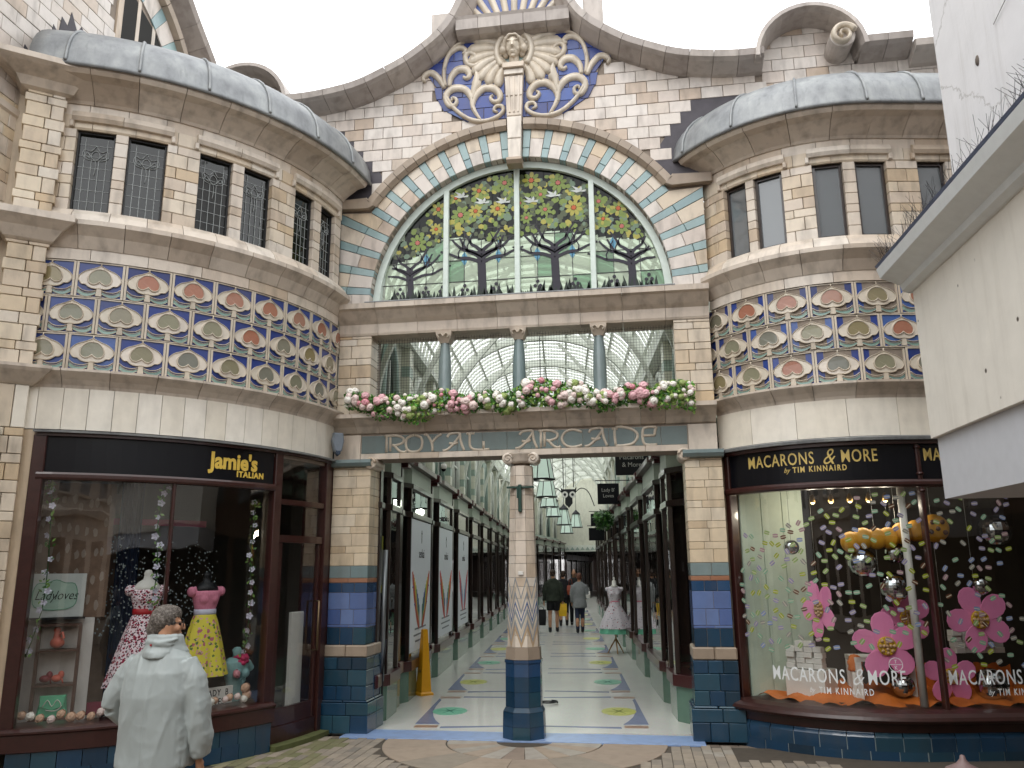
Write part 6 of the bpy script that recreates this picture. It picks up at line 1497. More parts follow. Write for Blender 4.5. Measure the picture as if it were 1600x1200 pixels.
# CCTV camera
p = arc(-1.7, 4.7, 3.62); cc = thing('security_camera', 'small white dome camera above the left shopfront cornice', 'camera', p)
MB().lathe([(.05, 0), (.06, .03), (.05, .09), (.02, .1)], (p.x, p.y, p.z), 12).build('housing', WHITEP, cc); MB().ball((p.x, p.y, p.z), .045, 10, 8).build('dome', BLACK, cc)
MB().tube([(p.x, p.y, p.z+.09), (p.x, p.y, p.z+.14), tuple(arc(-2.3, 4.7, 3.76))], .015, 6).build('bracket', WHITEP, cc)
# alarm box on the left bay
q = SL.at(SL.s(-4.6), 3.25, .16); ab = thing('alarm_box', 'grey shield shaped alarm box at the corner above the shop door', 'alarm', q)
FQ = Flat((q.x, q.y), R_(40)); m = MB(); m.prism([(-.05, 3.3), (0, 3.25), (.05, 3.3), (.075, 3.42), (.06, 3.52), (-.06, 3.52), (-.075, 3.42)], -.08, 0, FQ.at, 0, .015); m.build('cover', plain('alarm_grey', '#7d8690', .35), ab)
m = MB(); m.prism([(-.03, 3.26), (0, 3.23), (.03, 3.26), (.03, 3.3), (-.03, 3.3)], -.06, .005, FQ.at, 0, .01); m.build('lamp', plain('alarm_lamp', '#3c4a5c', .2), ab)
# yellow cone
p = arc(-1.72, 3.0); cn = thing('wet_floor_cone', 'tall yellow wet floor cone beside the left green plinth', 'cone', p)
YP = plain('yellow_plastic', '#e0a01a', .4, 0, .1)
m = MB(); vs = []; fs = []
pr = [(.155, 0), (.155, .03), (.12, .05), (.06, .86), (.05, .95), (.0, .96)]
m.lathe(pr, (p.x, p.y, .004), 4, 0, False, 1.0, 1.0); m.build('cone_body', YP, cn)
text('WET', .075, Flat((p.x-.02, p.y-.078), R_(45)), -.0, .33, .0, IRON, cn, 'cone_lettering', 'CENTER', .7, 0, .001)
# silver track post at the left pier
tp = thing('gate_rail', 'upright silver gate rail leaning by the left pier', 'rail', arc(-1.9, .6))
a, b = arc(-1.86, .66, .5), arc(-1.86, .72, 2.1); MB().tube([a, b], .035, 6).build('rail', plain('galvanised', '#8f9496', .4, .7), tp); MB().tube([arc(-1.84, .62, .1), arc(-1.84, .64, .62), arc(-1.8, .62, 1.0)], .012, 6).build('chain', IRON, tp)
# small coiled cable by the column
m = MB(); m.tube([arc(.18+.13*math.cos(t*.5), 2.2+.1*math.sin(t*.5), .02+.001*t) for t in range(16)], .01, 5); tag(m.build('cable_loop', IRON), 'dark cable loop lying on the floor beside the column', 'cable')

# ================================================================ PEOPLE
SKIN = plain('skin', '#b98a6c', .5, 0, .15, 20, .1)
def finger(m, base, d, up, L, r, curl=.5):
    p = Vector(base); d = Vector(d).normalized(); up = Vector(up).normalized(); P = [p]; ang = 0
    for k, f in enumerate((.45, .32, .23)):
        ang += curl*(.5+.3*k); dd = d*math.cos(ang)+up*math.sin(ang); P.append(P[-1]+dd*L*f)
    m.tube(P, [r, r*.95, r*.88, r*.7], 8); m.ball(tuple(P[-1]), r*.72, 8, 6)
def hand(m, w, d, side, up, s=1, curl=.5):
    """w wrist, d pointing direction, up = curl direction, side = thumb side"""
    w = Vector(w); d = Vector(d).normalized(); side = Vector(side).normalized(); up = Vector(up).normalized()
    m.tube([w-d*.04*s, w+d*.02*s, w+d*.085*s], [.024*s, .03*s, .034*s], 10, flat=.75)
    for i, (o, L) in enumerate(((.028, .07), (.01, .08), (-.01, .075), (-.029, .06))): finger(m, w+d*.08*s+side*o*s, d, up, L*s, .0092*s, curl)
    finger(m, w+d*.03*s+side*.028*s, d*.6+side*.75, up, .062*s, .0105*s, curl*.5)
def head(m, c, f, s=1):
    """skull, jaw, nose, lips, ears; f = facing direction (unit, horizontal)"""
    c = Vector(c); f = Vector(f).normalized(); r = Vector((f.y, -f.x, 0)); u = Vector((0, 0, 1))
    M = Matrix((r, f, u)).transposed().to_4x4(); M.translation = c; 
    def B(p, rr, a=12, b=8): m.ball(tuple(x*s for x in p), tuple(x*s for x in rr), a, b, M=M)
    B((0, -.015, .025), (.075, .095, .098), 16, 12); B((0, .02, -.045), (.055, .065, .062)); B((0, .045, -.088), (.028, .03, .022)); B((0, .092, -.008), (.012, .02, .022)); B((0, .1, -.022), (.016, .014, .011))
    B((0, .078, -.05), (.024, .016, .006)); B((0, .076, -.061), (.021, .016, .007))
    for e in (-1, 1): B((e*.077, -.008, -.012), (.01, .02, .032), 10, 8); B((e*.03, .072, .022), (.02, .014, .006)); B((e*.04, .06, -.02), (.025, .025, .022))
def eyes(parent, c, f, s=1):
    c = Vector(c); f = Vector(f).normalized(); r = Vector((f.y, -f.x, 0))
    for e in (-1, 1): MB().ball(tuple(c+(r*(e*.03)+f*.077+Vector((0, 0, .006)))*s), .009*s, 8, 6).build('eye', WHITEP if False else IRON, parent)
def person(label, pos, rz, H, top, bottom, hair, arms, pose=None, skirt=None, shorts=False, coat=0, hairL=0, shoes=None, voxel=.018, legs=((.1, .06, 0), (-.1, -.08, 0)), facing=0, bag=None, girth=1, group='shoppers walking in the arcade'):
    s = H/1.75; r = thing('person', label, 'person', (0, 0, 0), group)
    m = MB(); hc = Vector((0, .02, 1.62))*s; f = (math.sin(facing), math.cos(facing), 0)
    head(m, hc, f, s); m.tube([(0, -.01*s, 1.36*s), (0, 0, 1.58*s)], [.06*s, .052*s], 10)
    m.tube([(0, 0, .85*s), (0, 0, 1.1*s), (0, 0, 1.32*s)], [.12*s, .1*s, .07*s], 12, flat=.7)
    for i, (x, y, lift) in enumerate(legs):
        hip = (x*.9*s, 0, .88*s); kn = (x*s, (y*.4+.03)*s, .48*s); an = (x*s, y*s, (.09+lift)*s)
        m.tube([hip, kn], [.085*s*girth, .055*s], 10); m.tube([kn, ((x)*s, y*.7*s-.02*s, .32*s), an], [.052*s, .055*s, .036*s], 10); m.ball((x*s, (y+.05)*s, (.04+lift)*s), (.04*s, .11*s, .035*s), 10, 8)
    for (sx, el, ha, hd) in arms:
        sh = (sx*.17*s*girth, 0, 1.37*s); e = Vector(el)*s; h = Vector(ha)*s
        m.tube([sh, e], [.05*s, .038*s], 10); m.tube([e, h], [.038*s, .026*s], 10); hand(m, h, hd, (0, 1, 0) if abs(Vector(hd).normalized().y) < .8 else (0, 0, 1), (-sx, 0, 0), s)
    body = blob(m, 'body', SKIN, voxel*.75, r, 2)
    eyes(r, hc, f, s)
    m = MB(); c = coat; g = girth
    ringz = [(1.48, .08, .085), (1.43, .15*g, .1), (1.34, .19*g, .115), (1.2, .175*g, .125*g), (1.02, .16*g, .12*g), (.9-c*.0, .18*g, .135*g), (.86-c, .19*g+.02*(c > 0), .14*g)]
    for (z0, a0, b0), (z1, a1, b1) in zip(ringz, ringz[1:]):
        vs = []; n = 16
        for z, a, b in ((z0, a0, b0), (z1, a1, b1)):
            for k in range(n): q = 6.283*k/n; vs.append((a*s*math.cos(q), b*s*math.sin(q), z*s+(.004 if z == z0 else -.004)))
        m.add(vs, [(k, (k+1) % n, n+(k+1) % n, n+k) for k in range(n)]+[list(range(n))[::-1], [n+k for k in range(n)]])
    for (sx, el, ha, hd) in arms:
        sh = (sx*.16*s*g, 0, 1.38*s); e = Vector(el)*s; h = Vector(ha)*s; h = e+(h-e)*.93
        m.tube([sh, ((Vector(sh)+e)/2), e], [.075*s, .068*s, .058*s], 12); m.tube([e, h], [.058*s, .044*s], 12); m.ball(tuple(e), .058*s, 10, 8)
    blob(m, 'jacket' if coat else 'top', top, voxel, r, 4, [(.12, .03)])
    if skirt:
        MB().lathe([(.16*s, .9*s), (.19*s, .75*s), (.2*s, skirt*s)], (0, 0, 0), 16, sy=.75).build('skirt', bottom, r)
    else:
        m = MB(); m.ball((0, 0, .9*s), (.17*s*g, .125*s*g, .12*s), 14, 10)
        for (x, y, lift) in legs:
            hip = (x*.9*s, 0, .9*s); kn = (x*s, (y*.4+.03)*s, .5*s); an = (x*s, y*s, (.1+lift)*s)
            if shorts: m.tube([hip, tuple((Vector(hip)*.25+Vector(kn)*.75))], [.105*s, .1*s], 12)
            else: m.tube([hip, kn], [.1*s, .07*s], 12); m.tube([kn, an], [.07*s, .055*s], 12)
        blob(m, 'trousers' if not shorts else 'shorts', bottom, voxel, r, 3)
    for (x, y, lift) in legs:
        m = MB(); m.ball((x*s, (y+.05)*s, (.045+lift)*s), (.048*s, .125*s, .045*s), 12, 8); m.tube([(x*s, y*s, .05*s+lift*s), (x*s, y*s, (.14+lift)*s)], .048*s, 10); m.build('shoe', shoes or IRON, r)
    if hair:
        m = MB(); F3 = Vector(f); hb = hc-F3*.022*s+Vector((0, 0, .035*s)); m.ball(tuple(hb), (.083*s, .092*s, .092*s), 14, 10); m.ball(tuple(hb-F3*.03*s-Vector((0, 0, (.06+hairL*.5)*s))), (.072*s, .055*s, (.06+hairL)*s), 12, 8)
        blob(m, 'hair', hair, voxel*.8, r, 2, [(.05, .02)])
    if bag: bag(r, s)
    r.location = pos; r.rotation_euler = (0, 0, rz); return r
HG_ = plain('hoodie_green', '#2c3329', .9, 0, .3); BLK = plain('black_cloth', '#121317', .85, 0, .3); GREYC = plain('grey_wool', '#85888a', .9, 0, .3, 20); DEN = plain('dark_denim', '#1e2740', .85, 0, .3)
BRH = plain('brown_hair', '#3a2a20', .7, 0, .5, 40); BRH2 = plain('auburn_hair', '#6a4030', .7, 0, .5, 40); YBAG = plain('yellow_bag', '#e0b314', .4)
def tote(name, lab, pos, w, d, h, mat, rz=0, hang=.18):
    t = thing(name, lab, 'bag', pos); m = MB(); vs = []
    for z, k in ((0, .9), (h*.5, 1.05), (h, 1)):
        for x, y in ((-1, -1), (1, -1), (1, 1), (-1, 1)): vs.append((x*w/2*k, y*d/2*k*(1 if z < h else .5), z))
    m.v = [Vector(v)+Vector(pos) for v in vs]; m.f = [[3, 2, 1, 0]]+[[i*4+k, i*4+(k+1) % 4, i*4+4+(k+1) % 4, i*4+4+k] for i in (0, 1) for k in range(4)]+[[8, 9, 10, 11]]; m.m = [0]*len(m.f); m.sm = [False]*len(m.f)
    m.build('bag_body', mat, t); 
    for y in (-d*.2, d*.2): MB().tube([tuple(Vector(pos)+Vector(q)) for q in smoothpts([(-w*.25, y, h), (-w*.2, y*.5, h+hang*.8), (0, 0, h+hang), (w*.2, y*.5, h+hang*.8), (w*.25, y, h)], 4)], .006, 5).build('handle', mat, t)
    t.rotation_euler = (0, 0, 0); return t
person('walker from behind in dark green hooded top, black shorts and black socks', arc(.08, 15.3, .004), YA, 1.83, HG_, BLK, BRH, [(-1, (-.25, -.02, 1.1), (-.27, .04, .84), (0, 0, -1)), (1, (.25, -.02, 1.1), (.27, .04, .84), (0, 0, -1))], shorts=True, girth=1.15, legs=((.1, .12, 0), (-.1, -.08, 0)))
tote('shopping_bag', 'bright yellow carrier bag held at right hand of hooded walker', tuple(arc(.36, 15.34, .46)), .24, .1, .36, YBAG, hang=.03)
tote('shopping_bag', 'black box bag with yellow top carried at left hand of hooded walker', tuple(arc(-.28, 15.0, .22)), .28, .14, .45, [BLK][0], hang=.08)
person('woman from behind in mid grey coat, navy trousers and short auburn hair', arc(.86, 15.0, .004), YA+.05, 1.72, GREYC, DEN, BRH2, [(-1, (-.24, .0, 1.1), (-.22, .1, .86), (0, .2, -1)), (1, (.24, 0, 1.12), (.2, .16, .98), (0, 1, -.3))], coat=.14, girth=1.1, legs=((.08, .1, 0), (-.08, -.1, 0)))
tote('handbag', 'white and black handbag under right arm of the grey coated woman', tuple(arc(1.12, 15.12, .98)), .12, .3, .2, WHITEP, hang=.1)
person('bearded man in dark jacket and cream shirt walking towards the entrance', arc(.75, 18.5, .004), YA+math.pi, 1.82, BLK, BLK, BRH, [(-1, (-.25, 0, 1.1), (-.24, .08, .86), (0, 0, -1)), (1, (.25, 0, 1.1), (.24, .08, .86), (0, 0, -1))], girth=1.1)
person('person in black beside hooded walker carrying an orange shoulder bag', arc(.38, 18.0, .004), YA, 1.78, BLK, BLK, BRH, [(-1, (-.24, 0, 1.1), (-.24, .08, .86), (0, 0, -1)), (1, (.25, 0, 1.1), (.24, .08, .86), (0, 0, -1))])
tote('shoulder_bag', 'round orange leather bag between the two front walkers', tuple(arc(.62, 17.7, 1.0)), .22, .14, .3, plain('orange_leather', '#8e3a1c', .5), hang=.2)
GR2 = plain('light_grey_cloth', '#9a9da2', .8)
person('distant figure in grey top near the bright exit, left of two', M2 @ Vector((1.15, 10, .004)), YA, 1.75, GR2, DEN, BRH, [(-1, (-.24, 0, 1.1), (-.24, .08, .86), (0, 0, -1)), (1, (.24, 0, 1.1), (.24, .08, .86), (0, 0, -1))], voxel=.025)
person('distant figure in dark coat near the bright exit, right of two', M2 @ Vector((1.55, 8.5, .004)), YA, 1.7, BLK, DEN, BRH, [(-1, (-.24, 0, 1.1), (-.24, .08, .86), (0, 0, -1)), (1, (.24, 0, 1.1), (.24, .08, .86), (0, 0, -1))], voxel=.025)
# ---- foreground man
random.seed(2)
JK = None
def jk():
    t = NT('grey_anorak'); n = t.noise(t.pos((3, 3, .8), True), 3.2, 4, .6); w = t.N("ShaderNodeTexNoise"); w.inputs['Scale'].default_value = 5; w.inputs['Detail'].default_value = 3; w.inputs['Distortion'].default_value = 1.6; t.L(t.pos((2.2, 2.2, .6), True), w.inputs['Vector'])
    w.noise_type = 'RIDGED_MULTIFRACTAL'; w.inputs['Scale'].default_value = 2.6; w.inputs['Detail'].default_value = 2
    c = t.mix(.3, '#99a1a0', t.ramp(n, [(.3, .8), (.7, 1.0)]), 'MULTIPLY'); t.bsdf(c, .5, bump=w.outputs[0], bs=.55, bd=.03, Sheen_Weight=.15); return t.m
JK = jk(); HAIRG = None
def hg():
    t = NT('grey_brown_hair'); n = t.noise(t.pos((1, 1, 1), True), 55, 5, .7); t.bsdf(t.ramp(n, [(.3, '#2e2823'), (.5, '#5c544d'), (.7, '#969088')]), .6, bump=n, bs=1.0, bd=.012); return t.m
HAIRG = hg()
fm = thing('person', 'grey haired man in pale grey anorak and glasses seen from behind at left', 'person', (0, 0, 0))
m = MB(); hd = Vector((.0, .03, 1.495)); fdir = Vector((.86, .5, 0)).normalized()
head(m, hd, fdir, 1.06); m.tube([(0, -.01, 1.3), (.01, .0, 1.5)], [.065, .058], 14)
m.tube([(0, 0, .8), (0, 0, 1.05), (0, 0, 1.24)], [.13, .12, .1], 14, flat=.6)
for x in (-.1, .1): m.tube([(x, 0, .85), (x, .03, .47), (x, 0, .09)], [.09, .058, .04], 12); m.ball((x, .06, .04), (.045, .12, .038), 10, 8)
hand(m, (.30, .05, .66), (.05, .3, -1), (0, 1, .1), (-1, .1, 0), 1.05, .6); hand(m, (-.2, .18, .86), (.7, .6, -.3), (0, .3, 1), (.3, -.2, -1), 1.05, .8)
m.tube([(.29, .0, .9), (.3, .05, .68)], [.04, .028], 10); m.tube([(-.34, -.02, 1.0), (-.2, .18, .86)], [.04, .028], 10)
m.tube([(.2, 0, 1.25), (.29, .0, .9)], [.06, .042], 10); m.tube([(-.2, 0, 1.25), (-.34, -.02, 1.0)], [.06, .042], 10)
blob(m, 'body', SKIN, .007, fm, 2)
m = MB()
rg = [(1.385, .10, .10, 0), (1.345, .135, .115, 0), (1.295, .20, .125, 0), (1.20, .245, .15, -.01), (1.05, .255, .165, -.02), (.9, .25, .165, -.02), (.75, .255, .17, -.01), (.62, .265, .18, 0)]
for (z0, a0, b0, y0), (z1, a1, b1, y1) in zip(rg, rg[1:]):
    n = 28; vs = []
    for z, a, b, y in ((z0+.003, a0, b0, y0), (z1-.003, a1, b1, y1)):
        for k in range(n): q = 6.283*k/n; vs.append((a*math.copysign(abs(math.cos(q))**.85, math.cos(q)), y+b*math.copysign(abs(math.sin(q))**.9, math.sin(q)), z))
    m.add(vs, [(k, (k+1) % n, n+(k+1) % n, n+k) for k in range(n)]+[list(range(n))[::-1], [n+k for k in range(n)]])
m.tube([(.17, 0, 1.25), (.25, .0, 1.14), (.3, .0, .98), (.305, .0, .88)], [.085, .088, .082, .078], 16); m.tube([(.305, 0, .9), (.315, .03, .78), (.305, .05, .68)], [.08, .074, .066], 16)
m.tube([(-.17, 0, 1.25), (-.25, -.01, 1.16), (-.33, -.02, 1.03), (-.345, -.02, .97)], [.085, .088, .082, .075], 16); m.tube([(-.345, -.02, .98), (-.3, .07, .9), (-.22, .16, .86)], [.078, .07, .062], 16)
def folds(p):
    """long soft creases falling from the shoulders and bunching at elbows and waist"""
    q = Vector((p.x*7+p.z*1.6*(1 if p.x > 0 else -1), p.y*7, p.z*2.6+.4)); w = mnoise.noise(q*.6)*.5
    c = 1-abs(mnoise.noise(q+Vector((w, w, w))))*2.6; c2 = 1-abs(mnoise.noise(Vector((p.x*13, p.y*13, p.z*11+3))))*2.8
    k = .35+.65*min(1, max(0, (1.2-p.z)*3)); return .012*k*max(-.4, c)+.004*max(0, c2)*(1 if abs(p.x) > .22 else .4)+.012*mnoise.noise(Vector((p.x*3, p.y*3, p.z*2)))-.004
blob(m, 'anorak', JK, .008, fm, 5, None, post=folds)
m = MB(); cw = lambda a, q: 1+.05*math.sin(3*a+q*4)+.03*math.sin(7*a+q*9)
m.lathe([(.165, 1.29), (.16, 1.33), (.138, 1.365), (.128, 1.40), (.122, 1.43), (.1, 1.445), (.088, 1.42), (.09, 1.3)], (0, .015, 0), 30, sy=.95, wob=cw)
for k in range(5): m.tube([(.14*math.cos(a_), .015+.13*math.sin(a_), 1.36+.012*k+.02*math.sin(a_*1.5+k)) for a_ in [R_(200+k*12+i*22) for i in range(5)]], [.004, .011, .013, .011, .004], 6)
blob(m, 'stand_collar', JK, .007, fm, 4, [(.1, .01)])
MB().box(-.03, -.018, -.128, -.118, 1.37, 1.382).build('collar_mark', plain('red_mark', '#a03030', .6), fm)
m = MB()
hb = hd-fdir*.026+Vector((0, 0, .035)); m.ball(tuple(hb), (.093, .1, .095), 18, 12); m.ball(tuple(hb-fdir*.035-Vector((0, 0, .055))), (.078, .07, .07), 16, 10); m.ball(tuple(hb+fdir*.035+Vector((0, 0, .035))), (.075, .07, .06), 14, 10)
rd = random.Random(4)
def hairn(p):
    """short combed locks: ridged noise drawn out downwards and backwards"""
    q = Vector((p.x*26, p.y*26, p.z*13)); w = mnoise.noise(q*.4)*1.2; r1 = 1-abs(mnoise.noise(q+Vector((w, w, 0))))*2; q2 = Vector((p.x*80, p.y*80, p.z*30)); r2_ = 1-abs(mnoise.noise(q2+Vector((w, 0, w))))*2
    return .006*r1+.0035*r2_
blob(m, 'hair', HAIRG, .0042, fm, 3, None, post=hairn)
rt = Vector((fdir.y, -fdir.x, 0)); m = MB()
hl = lambda a, b, c: tuple(hd+rt*a*1.06+fdir*b*1.06+Vector((0, 0, c*1.06)))
for e in (-1, 1):
    m.tube([hl(e*.08, -.02, .012), hl(e*.079, .04, .016), hl(e*.066, .092, .014)], .0028, 6)
    m.tube([hl(e*.034+.026*math.cos(6.283*k/14), .098-.012*abs(math.cos(6.283*k/14)) if False else .098, .01+.02*math.sin(6.283*k/14)) for k in range(15)], .0025, 5)
m.tube([hl(-.008, .1, .014), hl(.008, .1, .014)], .0025, 5); m.build('glasses', IRON, fm)
eyes(fm, hd, fdir, 1.06)
for x in (-.1, .1): MB().tube([(x*.9, 0, .85), (x, .03, .5), (x, 0, .1)], [.11, .08, .07], 14).build('trouser_leg', DEN, fm); MB().ball((x, .06, .045), (.05, .13, .045), 12, 8).build('shoe', BLK, fm)
m = MB(); m.box(.13, .21, .10, .102, 1.22, 1.37, 0, Matrix.Rotation(R_(20), 4, 'Z')); m.box(.14, .2, .098, .1, 1.26, 1.27, 1, Matrix.Rotation(R_(20), 4, 'Z')); 
fm.location = (-1.86, -4.5, 0); fm.scale = (.94, .96, 1)

bo_ = thing('bollard', 'dark bollard with wide conical cap standing before the bowed shop', 'bollard', (2.77, -5.52, -.03))
MB().lathe([(.06, 0), (.06, .08), (.04, .12), (.036, .9)], (2.77, -5.52, -.03), 16).build('post', plain('bollard_dark', '#2b2a2c', .5), bo_)
MB().lathe([(.036, .92), (.07, .945), (.08, .96), (.076, .968), (.03, .99), (.014, 1.01), (.01, 1.025), (0, 1.03)], (2.77, -5.52, -.03), 20).build('cap', plain('bollard_cap', '#7a6462', .5), bo_)
# ================================================================ GARLAND OVER THE SIGN
RP1 = plain('rose_pink', '#ecbcc2', .7, 0, .35, 25); RP2 = plain('rose_pale', '#f2dcd6', .7, 0, .3, 25); RW = plain('rose_white', '#f3efe6', .7, 0, .12, 25); RPK = plain('rose_deep', '#e09aa4', .7, 0, .35, 25); PEACH = plain('rose_peach', '#d9b094', .7, 0, .3, 25); GRF = plain('green_bloom', '#9db06a', .7, 0, .3, 25)
def rosemesh(mat, seed=0):
    """full round rose: a domed head whose petals are wound in overlapping spiral folds, with a few open outer petals"""
    rd = random.Random(seed); m = MB(); seg, rings = 18, 12; vs = []; fs = []
    for i in range(rings+1):
        t = i/rings*2.35
        for k in range(seg):
            a = 6.283*k/seg; sp = ((a/6.283*1.0+i/rings*3.2+.15*math.sin(a*3+seed)) % 1); r = .86+.2*sp; vs.append((r*math.sin(t)*math.cos(a), r*math.sin(t)*math.sin(a), r*math.cos(t)*.85+.12*sp*(t < 1)))
    m.add(vs, [[i*seg+k, (i+1)*seg+k, (i+1)*seg+(k+1) % seg, i*seg+(k+1) % seg] for i in range(rings) for k in range(seg)], 0, True)
    for k in range(5):
        a = 6.283*k/5+rd.random()*.5; c = Vector((math.cos(a), math.sin(a), 0)); s = Vector((-math.sin(a), math.cos(a), 0)); g = []
        for u, z, hw in ((.6, -.5, .3), (1.0, -.3, .6), (1.2, .02, .55), (1.22, .18, .25)):
            for j in (-1, 0, 1): g.append(c*u*(1-.1*abs(j))+s*hw*j+Vector((0, 0, z)))
        m.add(g, [(3*i+j, 3*i+j+1, 3*i+j+4, 3*i+j+3) for i in range(3) for j in (0, 1)], 0, True)
    return m.mesh('rose', mat)
ROSE = [rosemesh(x, i) for i, x in enumerate((RP1, RP2, RW, RPK, PEACH, GRF))]
def put(me, name, parent, p, s, face=None, rnd=random, kind=None):
    o = inst(me, name, parent, p); o.scale = (s, s, s)
    if face is not None: o.rotation_euler = Vector(face).to_track_quat('Z', 'Y').to_euler()
    else: o.rotation_euler = (rnd.uniform(-.5, .5), rnd.uniform(-.5, .5), rnd.uniform(0, 6))
    return o
rd = random.Random(77)
gar = thing('flower_garland', 'long garland of pink and white roses with green leaves over the arcade sign', 'garland', (X0, -.25, 3.75))
m = MB(); mats = [plain('leaf_mid', '#5a8f3a', .5, 0, .2), LG1, plain('leaf_yellow_green', '#8fae52', .5, 0, .2), plain('leaf_fresh', '#62ad40', .5, 0, .2)]
def gprof(x): return 3.86+.035*math.sin(x*2.3+1)+.03*math.sin(x*5.1)+.03*math.sin(x*11), .115+.03*math.sin(x*3.7+.5)
for i in range(6500):
    x = rd.uniform(-2.22, 2.05); zc, h = gprof(x); q = rd.uniform(-1, 1); a = rd.uniform(0, 6.283); rr_ = math.sqrt(rd.random())
    p = Vector((x, -.2-.13*rr_*math.cos(a)-.04, zc+(h+.04)*rr_*math.sin(a)-.01)); A = Vector((rd.uniform(-1, 1), rd.uniform(-1, .3), rd.uniform(-1, 1))).normalized(); B = A.cross(Vector((rd.uniform(-1, 1), -1, rd.uniform(-1, 1)))).normalized(); L = rd.uniform(.016, .036)
    m.add([p-A*L, p+B*L*.5, p+A*L, p-B*L*.5], [(0, 1, 2, 3)], (0, 1, 2, 3)[min(3, int(rd.random()*2.2+(1.4 if math.sin(x*4.1) > .3 else 0)))])
m.build('leaves', mats, gar, 'stuff')
P = [(x/10, -.2, gprof(x/10)[0]-.02) for x in range(-21, 20)]; MB().tube(P, .02, 5).build('wire', LG2, gar)
for i in range(230):
    x = rd.uniform(-2.2, 2.03); zc, h = gprof(x); a = rd.uniform(-1.1, 1.15); s = rd.choice((.038, .03, .046, .022, .026, .052, .034))
    cl = math.sin(x*6)+rd.uniform(-1, 1); me = ROSE[0] if cl > .8 else ROSE[3] if cl > .68 else ROSE[1] if cl > -.1 else ROSE[2] if cl > -1.2 else ROSE[5]
    p = Vector((x, -.22-.14*math.cos(a), zc+(h+.02)*math.sin(a))); put(me, 'rose', gar, p, s, (rd.uniform(-.5, .5), -1.0, math.sin(a)*.8+rd.uniform(-.3, .3)))
# trailing bits
# ================================================================ LEFT WINDOW DISPLAY
def Lp(deg, z, d=-.6): return SL.at(SL.s(deg), z, d)
def Ld(p, n, amp, s=4):
    return p
def dress(name, label, deg, d, z, H, bodice, skirt, belt, lean=0, flare=.34, sleeves=True, head=True, hem=.62, folds=9, rz=0):
    b = SL.at(SL.s(deg), z, d); t = thing(name, label, 'dress', b); fr = SL.rot(SL.s(deg))+rz; M = Matrix.Translation(b) @ Matrix.Rotation(fr, 4, 'Z')
    wz = H*.66; K = .8
    MB().lathe([(.012, 0), (.012, wz)], (0, 0, 0), 8, M=M).build('stand_pole', IRON, t); MB().lathe([(.16, 0), (.15, .015), (.02, .03)], (0, 0, 0), 16, M=M).build('stand_base', IRON, t)
    top = [(.105, wz-.02), (.11, wz+.03*K), (.128, wz+.1*K), (.148, wz+.18*K), (.155, wz+.23*K), (.148, wz+.27*K), (.12, wz+.285*K)]
    m = MB(); m.lathe(top, (0, 0, 0), 24, sy=.68, M=M)
    for sx in (-1, 1): m.ball((sx*.05, -.055, wz+.18*K), (.062, .05, .065), 12, 8, M=M); m.tube([M @ Vector((sx*.12, 0, wz+.22*K)), M @ Vector((sx*.15, 0, wz+.33*K))], [.035, .03], 8)
    bo = blob(m, 'bodice', bodice, .009, t, 2)
    m = MB(); m.lathe([(.135, wz+.26*K), (.125, wz+.32*K), (.09, wz+.375*K), (.045, wz+.41*K), (.04, wz+.46*K), (.045, wz+.48*K), (.03, wz+.52*K), (0, wz+.53*K)], (0, 0, 0), 18, sy=.62, M=M); m.build('dress_form_neck', head if not isinstance(head, bool) else WHITEP, t)
    if sleeves:
        for sx in (-1, 1): m = MB(); m.ball((sx*.165, 0, wz+.27*K), (.048, .055, .055), 12, 8, M=M); m.build('cap_sleeve', bodice, t)
    m = MB(); m.lathe([(.118, wz-.035), (.122, wz+.0), (.121, wz+.035)], (0, 0, 0), 24, sy=.7, M=M); m.build('belt', belt, t)
    pr = [(.115+(flare-.115)*(i/10)**.8, wz-.02-(wz-hem*.5)*i/10*1.0) for i in range(11)]
    pr = [(r, wz-.02-(wz-.02-hem)*i/10) for i, (r, _) in enumerate(pr)]
    m = MB(); m.lathe(pr, (0, 0, 0), 72, sy=.8, M=M, wob=lambda a, q: 1+(.09*q)*math.sin(folds*a+1.3*math.sin(a*2))+.03*q*math.sin(17*a)); m.f = m.f[:-2]; m.m = m.m[:-2]; m.sm = m.sm[:-2]
    m.build('skirt', skirt, t); return t
HEARTS = spotted('heart_print', '#eeddE4', ['#a02046', '#8e1a38', '#2a1220'], 26, .36); FLOR = spotted('yellow_floral', '#ddd04a', ['#b86a7a', '#5f7a3c', '#d9a7a0'], 13, .3); PINKT = plain('pink_knit', '#e08aa4', .8, 0, .3, 40, .3)
REDB = plain('red_belt', '#b01622', .5); WHB = plain('white_belt', '#cdcde0', .4)
dress('dress', 'sleeveless white dress with dark red heart print and red belt on white form', -46, -.42, .38, 1.62, HEARTS, HEARTS, REDB, flare=.31, hem=.36, head=WHITEP)
dress('dress', 'pink top with white belt and yellow floral skirt on a black dress form', -32.5, -.42, .38, 1.58, PINKT, FLOR, WHB, flare=.27, hem=.4, head=IRON)
